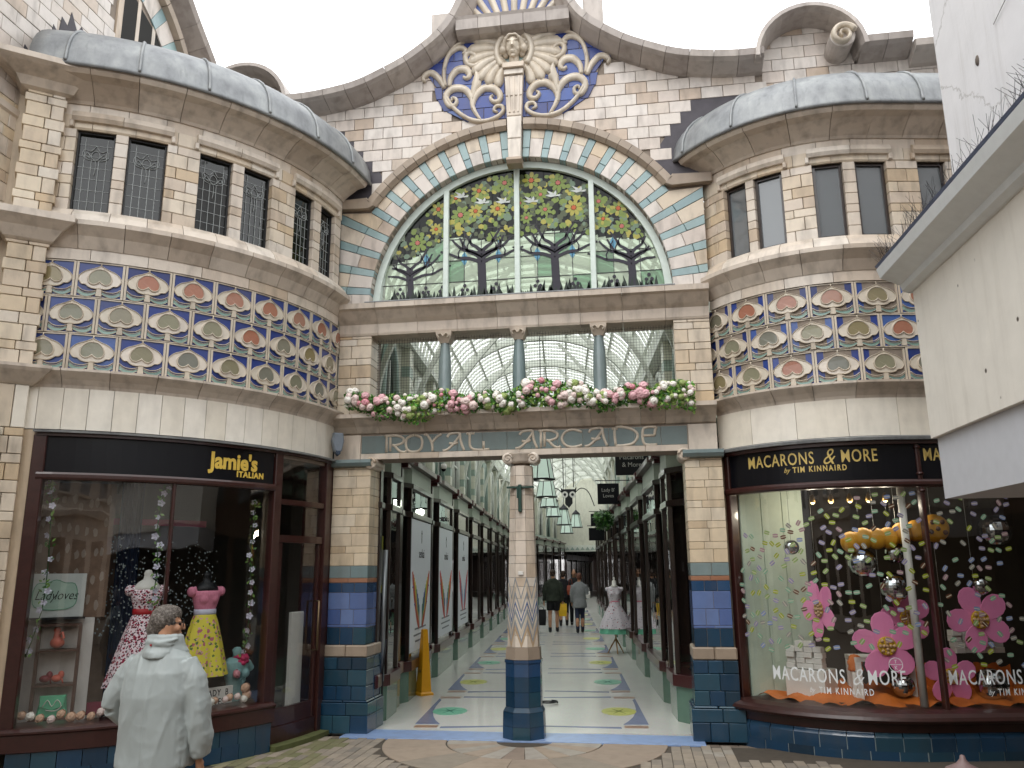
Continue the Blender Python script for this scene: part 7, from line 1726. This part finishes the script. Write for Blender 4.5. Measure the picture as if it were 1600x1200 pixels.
# bow and rose of the first dress are red
m = MB(); q = Lp(-45.5, 1.58, -.42); m.ball(tuple(q), (.05, .02, .03), 8, 6); tag(m.build('bow', plain('dark_red_bow', '#7d1226', .6)), 'dark red bow on the chest of the heart print dress', 'bow')
b = Lp(-22.5, .47, -.45); bt = thing('bust_form', 'teal knitted top with pink scarf on small bust form', 'bust', b); M = Matrix.Translation(b) @ Matrix.Rotation(SL.rot(SL.s(-22.5)), 4, 'Z')
TEALK = plain('teal_knit', '#93bcbc', .85, 0, .3, 40, .3); SC = plain('pink_scarf', '#d03a6a', .6)
m = MB(); m.lathe([(.115, 0), (.105, .1), (.11, .18), (.14, .28), (.155, .36), (.15, .41), (.1, .455)], (0, 0, 0), 20, sy=.7, M=M)
for sx in (-1, 1): m.ball((sx*.055, -.08, .29), .055, 10, 8, M=M); m.tube([M @ Vector((sx*.13, 0, .39)), M @ Vector((sx*.2, 0, .31))], [.055, .05], 10)
blob(m, 'knitted_top', TEALK, .009, bt, 2); MB().lathe([(.05, .44), (.045, .5), (.055, .53), (.03, .56), (0, .565)], (0, 0, 0), 14, M=M).build('form_neck', TEALK, bt)
m = MB()
for i in range(16): a = i*.9; m.ball((.06*math.cos(a)+.02, -.05+.05*math.sin(a), .455+.012*math.sin(i*2)-.004*i*(i > 9)), (.035, .03, .024), 8, 6, M=M)
blob(m, 'scarf', SC, .007, bt, 1); o = put(ROSE[3], 'scarf_flower', bt, M @ Vector((-.1, -.13, .3)), .04, tuple((M.to_3x3() @ Vector((0, -1, .2)))))
m = MB()
for sx in (-1, 1): m.tube([M @ Vector((0, -.115, .22)), M @ Vector((sx*.03, -.125, .245)), M @ Vector((sx*.035, -.125, .215)), M @ Vector((0, -.118, .22))], .004, 5); m.tube([M @ Vector((0, -.118, .22)), M @ Vector((sx*.02, -.12, .12))], .004, 5)
m.build('ribbon_bow', plain('pale_teal', '#9fc4c4', .6), bt)
# Lady loves sign and ladder shelf
pl, pr_ = SL.at(SL.s(-70), 0, -.42), SL.at(SL.s(-58.5), 0, -.55); FS = Flat((pl.x, pl.y), math.atan2((pr_-pl).y, (pr_-pl).x)); W = (pr_-pl).length
sg_ = thing('display_sign', 'white framed display sign with pale green panel reading Lady loves', 'sign', FS.at(W/2, 1.42, 0))
m = MB(); m.prism([(0, 1.42), (W, 1.42), (W, 1.84), (0, 1.84)], -.02, 0, FS.at, 0, .003); m.build('board', plain('sign_white', '#c5cac8', .6), sg_)
P = smoothpts([(.1, 1.52), (.07, 1.63), (.1, 1.74), (W/2-.08, 1.75), (W/2, 1.78), (W/2+.08, 1.75), (W-.1, 1.74), (W-.07, 1.63), (W-.1, 1.52), (W/2, 1.49)], 3, True)
m = MB(); m.prism(P, 0, .003, FS.at); m.build('green_panel', plain('pale_mint', '#a9c4b6', .6), sg_); m = MB(); m.ribbon(P+[P[0]], .008, .002, .006, FS.at, 0, False); m.build('panel_border', plain('mint_line', '#6fa088', .6), sg_)
for b_, x in (('Lady', W*.34), ('loves', W*.68)): text(b_, .125, FS, x, 1.59, .005, IRON, sg_, 'sign_lettering', 'CENTER', .8, -.001, .001, shear=.35)
m = MB(); m.prism([(-.02, 1.40), (W+.02, 1.40), (W+.02, 1.42), (-.02, 1.42)], -.03, .02, FS.at); m.build('bottom_rail', IRON, sg_)
pl, pr_ = SL.at(SL.s(-66.5), 0, -.4), SL.at(SL.s(-58.2), 0, -.42); FK = Flat((pl.x, pl.y), math.atan2((pr_-pl).y, (pr_-pl).x)); W = (pr_-pl).length
BRW = plain('shelf_brown', '#4b3024', .5, 0, .4, 20)
sh = thing('shelf_unit', 'small brown ladder shelf holding bags and shoes under the sign', 'shelf', FK.at(W/2, .38, 0))
for x in (0, W-.03): m = MB(); m.prism([(x, .38), (x+.03, .38), (x+.03, 1.36), (x, 1.36)], -.05, 0, FK.at, 0, .003); m.build('upright', BRW, sh)
for z in (.47, .78, 1.1, 1.34): m = MB(); m.prism([(.02, z), (W-.02, z), (W-.02, z+.02), (.02, z+.02)], -.2, .01, FK.at, 0, .003); m.build('shelf', BRW, sh)
MINTL = plain('mint_leather', '#5fbf95', .4); CORAL = plain('coral', '#c8604c', .5, 0, .2); CRIM = plain('crimson', '#7a1e2a', .4)
hb_ = thing('handbag', 'mint green clutch bag on the bottom shelf', 'handbag', FK.at(W/2, .49, -.08)); m = MB(); m.prism([(.05, .49), (W-.06, .49), (W-.08, .69), (.09, .69)], -.12, -.03, FK.at, 0, .02); m.build('bag_body', MINTL, hb_)
m = MB(); m.prism([(.08, .6), (W/2, .56), (W-.09, .6), (W-.08, .7), (.08, .7)], -.03, -.015, FK.at, 0, .006); m.build('flap', MINTL, hb_); m = MB(); m.ribbon(smoothpts([(W/2-.08, .6), (W/2-.04, .66), (W/2, .6), (W/2+.04, .66), (W/2+.08, .6), (W/2+.03, .56), (W/2-.05, .57)], 3), .008, -.015, -.005, FK.at); m.build('bag_chain', WHITEP, hb_)
o = thing('shoes', 'dark red heeled shoes on the middle shelf', 'shoes', FK.at(W/2, .8, -.08)); 
for x in (.1, .2): m = MB(); c = FK.at(x, .85, -.07); m.ball(tuple(c), (.05, .05, .035), 10, 8); m.ball(tuple(c+Vector((.03, .02, .03))), (.03, .03, .04), 8, 6); m.tube([c+Vector((.04, .02, .0)), c+Vector((.05, .03, -.05))], .008, 5); m.build('shoe', CRIM if x < .15 else CORAL, o)
o = thing('figurine', 'coral coloured seated ornament on the top shelf', 'ornament', FK.at(W/2, 1.12, -.08)); c = FK.at(W/2-.02, 1.12, -.08); m = MB(); m.ball(tuple(c+Vector((0, 0, .06))), (.07, .06, .055), 12, 8); m.tube([c+Vector((0, 0, .05)), c+Vector((-.01, 0, .15))], [.05, .03], 10); m.ball(tuple(c+Vector((-.01, 0, .18))), .035, 10, 8); m.tube([c+Vector((.0, 0, .12)), c+Vector((.07, -.03, .16)), c+Vector((.09, -.03, .1))], .014, 8); blob(m, 'body', CORAL, .008, o, 2)
pl, pr_ = SL.at(SL.s(-34), 0, -.3), SL.at(SL.s(-25.6), 0, -.3); FL_ = Flat((pl.x, pl.y), math.atan2((pr_-pl).y, (pr_-pl).x)); W = (pr_-pl).length
lbx = thing('letter_board', 'small white letter board reading LADY B LOVES beside the bust', 'sign', FL_.at(W/2, .46, 0)); m = MB(); m.prism([(0, .47), (W, .47), (W, .66), (0, .66)], -.03, 0, FL_.at, 0, .004); m.build('board', WHITEP, lbx)
text('LADY  B', .09, FL_, W*.52, .575, .001, IRON, lbx, 'board_lettering', 'CENTER', .75, .001, .001, space=1.15); text('LOVES', .09, FL_, W*.48, .485, .001, IRON, lbx, 'board_lettering', 'CENTER', .75, .001, .001, space=1.15)
m = MB(); m.prism([(W-.05, .505), (W-.025, .535), (W-.035, .55), (W-.05, .54), (W-.065, .55), (W-.075, .535)], .0, .002, FL_.at); m.build('heart_mark', IRON, lbx)
# strands of white blossom
def blossom(mat):
    m = MB()
    for k in range(5):
        a = 6.283*k/5; c = Vector((math.cos(a), math.sin(a), .25)); s = Vector((-math.sin(a), math.cos(a), 0)); m.add([Vector((0, 0, 0)), c*.7+s*.45, c*1.1+Vector((0, 0, .15)), c*.7-s*.45], [(0, 1, 2, 3)])
        c2 = Vector((math.cos(a+.6)*.5, math.sin(a+.6)*.5, .5)); m.add([Vector((0, 0, .1)), c2+Vector((.2, 0, 0)), c2*1.1, c2-Vector((.2, 0, 0))], [(0, 1, 2, 3)])
    m.ball((0, 0, .25), .22, 6, 5); return m.mesh('blossom', mat)
BLO = blossom(plain('white_blossom', '#cfccdc', .7, 0, .2))
def strand(lab, pts, n, seed):
    r2 = random.Random(seed); P = [SL.at(SL.s(a), z, d) for a, z, d in pts]; t = thing('blossom_strand', lab, 'garland', P[-1], 'hanging strands of white blossom')
    SP = smoothpts([tuple(p) for p in P], 8); MB().tube(SP, .005, 5).build('stem', LG2, t)
    for i in range(n):
        p = Vector(SP[min(len(SP)-1, int(len(SP)*(i+.5)/n))])+Vector((r2.uniform(-.03, .03), r2.uniform(-.02, .02), r2.uniform(-.02, .02))); put(BLO, 'blossom', t, p, r2.uniform(.026, .038), (r2.uniform(-.6, .9), -1, r2.uniform(-.4, .6)))
    m = MB()
    for i in range(n*5):
        p = Vector(SP[r2.randrange(len(SP))])+Vector((r2.uniform(-.05, .05), r2.uniform(-.03, .03), r2.uniform(-.03, .03))); A = Vector((r2.uniform(-1, 1), r2.uniform(-1, 0), r2.uniform(-1, 1))).normalized(); B = A.cross(Vector((0, -1, .3))).normalized(); L = .025; m.add([p-A*L, p+B*L*.5, p+A*L, p-B*L*.5], [(0, 1, 2, 3)], i % 2)
    m.build('leaves', [LG1, LG3], t, 'stuff')
strand('strand of white blossom at the left edge of the dress window', [(-65.7, 2.7, -.12), (-65.2, 2.5, -.12), (-64.6, 1.9, -.12), (-64.8, 1.5, -.12), (-66.5, 1.1, -.12)], 14, 1)
strand('strand of white blossom beside the middle glazing bar', [(-45.3, 2.7, -.15), (-46.2, 2.3, -.15), (-45.6, 1.9, -.15), (-46.0, 1.5, -.15)], 13, 2)
strand('strand of white blossom at the door end of the dress window', [(-25.5, 2.6, -.12), (-25.9, 2.0, -.12), (-25.4, 1.5, -.12), (-26.1, 1.0, -.12)], 13, 3)
re = thing('rose_edging', 'row of peach and cream artificial roses along the dress window sill', 'garland', SL.at(SL.s(-45), .5, -.15))
a = -66.5
while a < -24.5:
    put(ROSE[rd.choice((4, 4, 1, 2, 4))], 'rose', re, SL.at(SL.s(a), .54+rd.uniform(-.01, .03), -.16+rd.uniform(-.04, .03)), rd.uniform(.03, .042), (rd.uniform(-.4, .6), -1, .6))
    a += rd.uniform(1.3, 1.9)
put(ROSE[4], 'rose', re, SL.at(SL.s(-24.6), .64, -.16), .045, (0, -1, .4)); put(ROSE[4], 'rose', re, SL.at(SL.s(-24.2), .57, -.16), .045, (0, -1, .4))
# crystal bead curtain
m = MB(); r2 = random.Random(12)
for i in range(620):
    a = r2.uniform(-56, -24); z = r2.uniform(1.2, 2.25); z -= .5*r2.random()*(a > -50); m.ball(tuple(SL.at(SL.s(a), z, -.85+r2.uniform(-.1, .1))), r2.uniform(.006, .012), 5, 4)
bc = thing('bead_curtain', 'curtain of small glinting beads hanging behind the two dresses', 'curtain', SL.at(SL.s(-42), 1.2, -.85)); m.build('beads', plain('crystal_bead', '#b5c4c8', .15, .3, .2), bc, 'stuff')
# ================================================================ RIGHT WINDOW DISPLAY
def Rp(deg, z, d=-.3): return SR.at(SR.s(deg), z, d)
MC = [plain('macaron_'+n, c, .5, 0, .2) for n, c in (('green', '#80985a'), ('lime', '#8b9824'), ('lilac', '#847e9c'), ('blue', '#7484a8'), ('pink', '#957880'), ('brown', '#5a3826'), ('mint', '#759a82'), ('grey', '#82827c'))]
CRM = plain('macaron_cream', '#b5b09c', .5)
def macmesh(i):
    m = MB(); at = lambda x, z, d: Vector((x, -d, z)); n = 10
    for s_, mt in ((1, 0), (-1, 0)): m.prism([(.034*math.cos(6.283*k/n), s_*.009+.011*math.sin(6.283*k/n)) for k in range(n)], 0, .003, at, mt)
    m.prism([(-.03, -.004), (.03, -.004), (.03, .004), (-.03, .004)], .0, .004, at, 1); return m.mesh('macaron', [MC[i], CRM])
MMS = [macmesh(i) for i in range(8)]
r2 = random.Random(99)
def stick(g, a0, a1, dens, zf, N, zmin=.7):
    placed = []; tries = 0
    while len(placed) < N and tries < 20000:
        tries += 1; a = r2.uniform(a0, a1); z = r2.uniform(zmin, 2.6); s_ = SR.s(a)
        if not zf(a, z) or any((s_-q)**2+(z-w)**2 < dens**2 for q, w in placed): continue
        placed.append((s_, z)); o = inst(MMS[r2.choice((0, 1, 1, 2, 3, 4, 5, 6, 7, 0, 6, 2))], 'macaron_sticker', g, SR.at(s_, z, .004)); o.rotation_euler = (0, r2.uniform(-1.1, 1.1), SR.rot(s_)); o.scale = (1.0, 1, 1.08)
zf = lambda a, z: z > .95+max(0, (a+138)/64*.12) and z < 2.22+max(0, (a+132)/60)*.55
stick(g1, -142, -75, .07, zf, 215, .8); stick(g2, -71.5, -42, .068, lambda a, z: z < 2.62 and z > .85, 85, .8)
FLP = plain('flower_pink', '#ee8cbc', .6, 0, .08); FLY = plain('flower_yellow', '#d8b02c', .5, 0, .1); BEAD = plain('flower_bead', '#c9a27a', .5)
def pflower(lab, deg, z, d, R, yaw=0, squash=1, seed=0, petal=.36):
    c = SR.at(SR.s(deg), z, d); F = Flat((c.x, c.y), SR.rot(SR.s(deg))+yaw); t = thing('paper_flower', lab, 'flower', c, 'big pink paper flowers')
    for k in range(5):
        a = 6.283*k/5+1.57+seed*.4; px_, pz = .6*R*math.cos(a), .6*R*math.sin(a); P = []
        for j in range(14): b = 6.283*j/14; ex, ez = R*.45*math.cos(b), R*petal*math.sin(b)*(1+.12*math.cos(b)); P.append(((px_+ex*math.cos(a)-ez*math.sin(a))*squash, z+pz+ex*math.sin(a)+ez*math.cos(a)))
        m = MB(); m.prism(P, .004*k, .004*k+.008, F.at, 0, .003); m.build('petal', FLP, t)
    n = 16; m = MB(); m.prism([(R*.29*math.cos(6.283*k/n)*squash, z+R*.29*math.sin(6.283*k/n)) for k in range(n)], .02, .04, F.at, 0, .004); cn_ = m.build('flower_centre', FLY, t)
    m = MB()
    for k in range(13): q, w = (0, 0) if k == 0 else ((.1 if k < 5 else .21)*R*math.cos(k*1.57 if k < 5 else k*.785), (.1 if k < 5 else .21)*R*math.sin(k*1.57 if k < 5 else k*.785)); m.ball(tuple(F.at(q*squash, z+w, .045)), R*.058, 8, 6)
    m.build('centre_beads', BEAD, cn_); MB().tube([F.at(0, z+R*.9, 0), F.at(0, 2.9, 0)], .0015, 3).build('thread', WHITEP, t)
pflower('pink paper flower with beaded yellow centre, lowest and largest at middle of glass', -88, 1.03, -.3, .33, seed=.2)
pflower('narrow pink paper flower turned sideways in left half of the bowed window', -113.5, 1.40, -.25, .3, 0, .55, 1)
pflower('dim pink paper flower half hidden behind white post', -74.5, 1.3, -.55, .27, seed=.5)
pflower('pink paper flower high in the window right of the white post', -52.9, 1.29, -.28, .33, seed=.9)
pflower('pink paper flower with plain yellow disc low behind the second lettering', -64.5, .72, -.35, .27, seed=0)
CAT = plain('caterpillar_yellow', '#d49a2a', .5, 0, .2, 10); CAT.node_tree.nodes['Principled BSDF'].inputs['Subsurface Weight'].default_value = 0
ca = thing('paper_caterpillar', 'yellow orange paper caterpillar of round segments hanging high in window', 'caterpillar', Rp(-78, 2.1, -.3))
for k in range(6):
    a = -98+5.4*k; c = SR.at(SR.s(a), 2.1+.02*math.sin(k*1.7)+.02*k, -.32); MB().ball(tuple(c), (.11, .1, .115), 16, 12).build('segment', CAT, ca)
c = SR.at(SR.s(-64.5), 2.24, -.3); MB().ball(tuple(c), (.15, .12, .15), 18, 12).build('head', CAT, ca)
for dx, dz in ((-.05, .06), (.05, .06), (0, -.01), (.07, -.05), (-.07, -.04)): MB().ball(tuple(c+Vector((dx, -.115, dz))), .026, 8, 6).build('spot', MC[5], ca)
MIR = plain('mirror_tile', '#c5c8ca', .08, 1, .3, 30, 0)
def mball(lab, deg, z, d, r):
    c = SR.at(SR.s(deg), z, d); t = thing('mirror_ball', lab, 'mirror ball', c, 'silver mirror balls'); MB().ball(tuple(c), r, 26, 18, 0, False).build('mirror_tiles', MIR, t)
    if z > .8: MB().tube([c+Vector((0, 0, r)), Vector((c.x, c.y, 2.9))], .002, 3).build('thread', IRON, t)
for lab, deg, z, d, r in (('mirror ball at centre of bowed glass below the caterpillar', -93.4, 1.88, -.4, .155), ('small mirror ball near left edge of the bowed window', -125, 2.06, -.35, .085), ('small mirror ball under the caterpillar beside white post', -78.5, 1.98, -.4, .11), ('mirror ball just above the dim pink flower', -80.5, 1.62, -.38, .155), ('largest mirror ball high at right under the white fascia', -42.5, 2.21, -.3, .17), ('small mirror ball over the right pink flower', -50.5, 1.63, -.3, .1), ('mirror ball on orange cloth behind second lettering', -50, .62, -.35, .17), ('dull mirror ball on the floor left of white post', -81, .62, -.4, .12)): mball(lab, deg, z, d, r)
ORC = plain('orange_cloth', '#cf6f22', .7, 0, .3, 6)
m = MB(); vs = []; na, nd = 60, 6
for i in range(na+1):
    for j in range(nd+1):
        a = -141+(111)*i/na; d = -.09-.9*j/nd; vs.append(SR.at(SR.s(a), .46+.03*math.sin(i*.9+j)+.03*math.sin(i*.37)*math.cos(j*1.4)+.02*j, d))
m.add(vs, [(i*(nd+1)+j, (i+1)*(nd+1)+j, (i+1)*(nd+1)+j+1, i*(nd+1)+j+1) for i in range(na) for j in range(nd)], 0, True); tag(m.build('orange_cloth', ORC), 'orange cloth spread over floor of the bowed shop window', 'cloth')
m = MB(); vs = [SR.at(SR.s(-70+i), .45+.33*j-.03*j*math.sin(i), -.75+.04*math.sin(i*1.3)) for i in range(36) for j in (0, 1)]; m.add(vs, [(2*i, 2*i+2, 2*i+3, 2*i+1) for i in range(35)], 0, True); tag(m.build('orange_drape', ORC), 'upright orange drape behind mirror ball in right pane', 'cloth')
def boxpile(lab, deg, d, z, cols, rows, w, h, seed):
    r3 = random.Random(seed); c = SR.at(SR.s(deg), z, d); F = Flat((c.x, c.y), SR.rot(SR.s(deg))); 
    for j in range(rows):
        for i in range(cols):
            if j == rows-1 and r3.random() < .3: continue
            x = (i-(cols-1)/2)*w+r3.uniform(-.01, .01); m = MB(); m.prism([(x-w/2+.003, z+j*h), (x+w/2-.003, z+j*h), (x+w/2-.003, z+(j+1)*h-.003), (x-w/2+.003, z+(j+1)*h-.003)], -.09, r3.uniform(0, .03), F.at, 0, .004)
            o = m.build('sweet_box', WHITEP); tag(o, lab % (['lowest', 'second', 'middle', 'fourth', 'top'][j], ['first', 'second', 'third', 'fourth', 'fifth'][i]), 'box', 'small white sweet boxes')
boxpile('small white sweet box on the pedestal, %s row, %s from left', -124, -.4, .76, 4, 5, .1, .058, 1); boxpile('small white sweet box behind the right pane, %s row, %s from left', -48, -.6, .92, 5, 4, .11, .06, 2)
pd = thing('pedestal', 'plain white display pedestal under stacked boxes at left', 'pedestal', Rp(-124, .43, -.4)); c = SR.at(SR.s(-124), 0, -.4); F = Flat((c.x, c.y), SR.rot(SR.s(-124))); m = MB(); m.prism([(-.22, .43), (.22, .43), (.22, .75), (-.22, .75)], -.3, .04, F.at, 0, .005); m.build('block', WHITEP, pd)
stt = thing('white_stand', 'white display table with thin legs behind the largest pink flower', 'table', Rp(-88, .43, -.5)); c = SR.at(SR.s(-88), 0, -.5); F = Flat((c.x, c.y), SR.rot(SR.s(-88)))
m = MB(); m.prism([(-.3, .86), (.3, .86), (.3, .9), (-.3, .9)], -.3, .1, F.at, 0, .004); m.build('table_top', WHITEP, stt)
for x in (-.3, .24): 
    for d0 in (-.28, .06): m = MB(); m.prism([(x, .43), (x+.06, .43), (x+.06, .86), (x, .86)], d0, d0+.04, F.at, 0, .004); m.build('leg', WHITEP, stt)
bk = thing('orange_parcel', 'orange wrapped parcel with ribbon on stand', 'parcel', Rp(-101, .8, -.45)); c = SR.at(SR.s(-101), 0, -.45); m = MB(); m.ball((c.x, c.y, .84), (.08, .07, .09), 12, 8); m.box(c.x-.07, c.x+.07, c.y-.05, c.y+.05, .75, .86, 0, None, .02); blob(m, 'wrapping', ORC, .01, bk, 1, [(.05, .03)]); MB().box(c.x-.05, c.x+.05, c.y-.05, c.y+.05, .43, .75, 0, None, .004).build('stand', WHITEP, bk)
# spot lamps near the ceiling, lit
for i, a in enumerate((-114, -105, -96, -87, -79)):
    c = SR.at(SR.s(a), 2.55, -.45); t = thing('spot_lamp', '%s small brass spot lamp under the bowed shop ceiling' % ['leftmost', 'second', 'middle', 'fourth', 'rightmost'][i], 'lamp', c, 'lit spot lamps in the bowed window')
    MB().lathe([(.035, 0), (.03, .04), (.012, .09)], tuple(c), 12).build('shade', plain('brass', '#8a6f40', .4, .8) if 'brass' not in MATS else MATS['brass'], t); MB().ball((c.x, c.y, c.z+.005), .024, 8, 6).build('bulb', MATS.get('bulb_glow') or emis('bulb_glow', '#ffe2a0', 8), t); MB().tube([(c.x, c.y, c.z+.09), (c.x, c.y, 2.9)], .004, 4).build('rod', IRON, t)
    if True:
        pl_ = bpy.data.lights.new('spot_light', 'POINT'); pl_.energy = 4; pl_.color = (1, .88, .7); pl_.shadow_soft_size = .05; q = bpy.data.objects.new('spot_light', pl_); LINK(q); q.location = (c.x, c.y, c.z-.06)
# lettering on the glass
WL_ = plain('white_vinyl', '#dfe3e3', .5, 0, .05)
def glasstext(a0, tk=True):
    text('MACARONS', .2, SR, SR.s(a0), .68, .006, WL_, rs, 'window_lettering', 'LEFT', .64, .001, .001, space=1.12); text('&', .24, SR, SR.s(a0+29.2), .67, .006, WL_, rs, 'window_lettering', 'CENTER', .75, -.002, .001, shear=.35)
    text('MORE', .2, SR, SR.s(a0+32.4), .68, .006, WL_, rs, 'window_lettering', 'LEFT', .64, .001, .001, space=1.12); text('TIM KINNAIRD', .09, SR, SR.s(a0+16.5), .575, .006, WL_, rs, 'window_lettering', 'LEFT', .7, .001, .001, space=1.3); text('by', .07, SR, SR.s(a0+15), .58, .006, WL_, rs, 'window_lettering', 'RIGHT', .8, 0, .001, shear=.4)
glasstext(-130.5); glasstext(-71.5)
m = MB(); cs = SR.s(-88.6); m.ribbon([(cs+.065*math.cos(6.283*k/28), .875+.065*math.sin(6.283*k/28)) for k in range(29)], .005, .004, .007, SR.at, 0, False); m.prism([(cs-.06, .873), (cs+.06, .873), (cs+.06, .877), (cs-.06, .877)], .004, .007, SR.at); m.build('roundel', WL_, rs)
text('T', .05, SR, cs, .887, .006, WL_, rs, 'window_lettering', 'CENTER', .9, 0, .001); text('K', .05, SR, cs, .828, .006, WL_, rs, 'window_lettering', 'CENTER', .9, 0, .001)

# ================================================================ DRESS ON A STAND IN THE ARCADE
c = arc(1.55, 9.1, .004); t = thing('mannequin', 'dress form in white floral dress with mint hem on a wooden tripod stand', 'mannequin', c); M = Matrix.Translation(c) @ Matrix.Rotation(YA, 4, 'Z')
WDN = plain('pale_wood', '#a07a4a', .5); FLW2 = spotted('white_floral', '#cfc9d0', ['#a03048', '#4a4f6a'], 16, .2); MNT = plain('mint_net', '#6fc0a0', .7)
for a in (0, 2.1, 4.2): MB().tube([M @ Vector((0, 0, .32)), M @ Vector((.11*math.cos(a+.6), .11*math.sin(a+.6), .15)), M @ Vector((.2*math.cos(a+.6), .2*math.sin(a+.6), 0))], [.018, .016, .012], 8).build('leg', WDN, t)
MB().tube([M @ Vector((0, 0, .3)), M @ Vector((0, 0, .95))], .018, 8).build('pole', WDN, t)
m = MB(); m.lathe([(.35, .42), (.34, .5), (.25, .78)], (0, 0, 0), 40, sy=.8, M=M, wob=lambda a, q: 1+.05*(1-q)*math.sin(11*a)); m.f = m.f[:-2]; m.m = m.m[:-2]; m.sm = m.sm[:-2]; m.build('petticoat', MNT, t)
m = MB(); m.lathe([(.36, .53), (.31, .68), (.22, .88), (.12, 1.05), (.115, 1.1)], (0, 0, 0), 48, sy=.8, M=M, wob=lambda a, q: 1+.06*(1-q)*math.sin(9*a)+.04*(1-q)*math.cos(a)); m.f = m.f[:-2]; m.m = m.m[:-2]; m.sm = m.sm[:-2]; m.build('skirt', FLW2, t)
MB().lathe([(.118, 1.06), (.12, 1.13)], (0, 0, 0), 20, sy=.75, M=M).build('belt', plain('pink_belt', '#c9788a', .5), t)
m = MB(); m.lathe([(.115, 1.08), (.15, 1.22), (.16, 1.3), (.15, 1.4), (.1, 1.44)], (0, 0, 0), 20, sy=.7, M=M)
for sx in (-1, 1): m.ball((sx*.06, -.07, 1.28), .06, 10, 8, M=M); m.ball((sx*.16, 0, 1.38), .05, 8, 6, M=M)
blob(m, 'bodice', FLW2, .012, t, 2); MB().lathe([(.1, 1.43), (.05, 1.47), (.045, 1.56), (.02, 1.58), (.02, 1.6), (.03, 1.62), (0, 1.65)], (0, 0, 0), 14, M=M).build('form_neck', WHITEP, t)
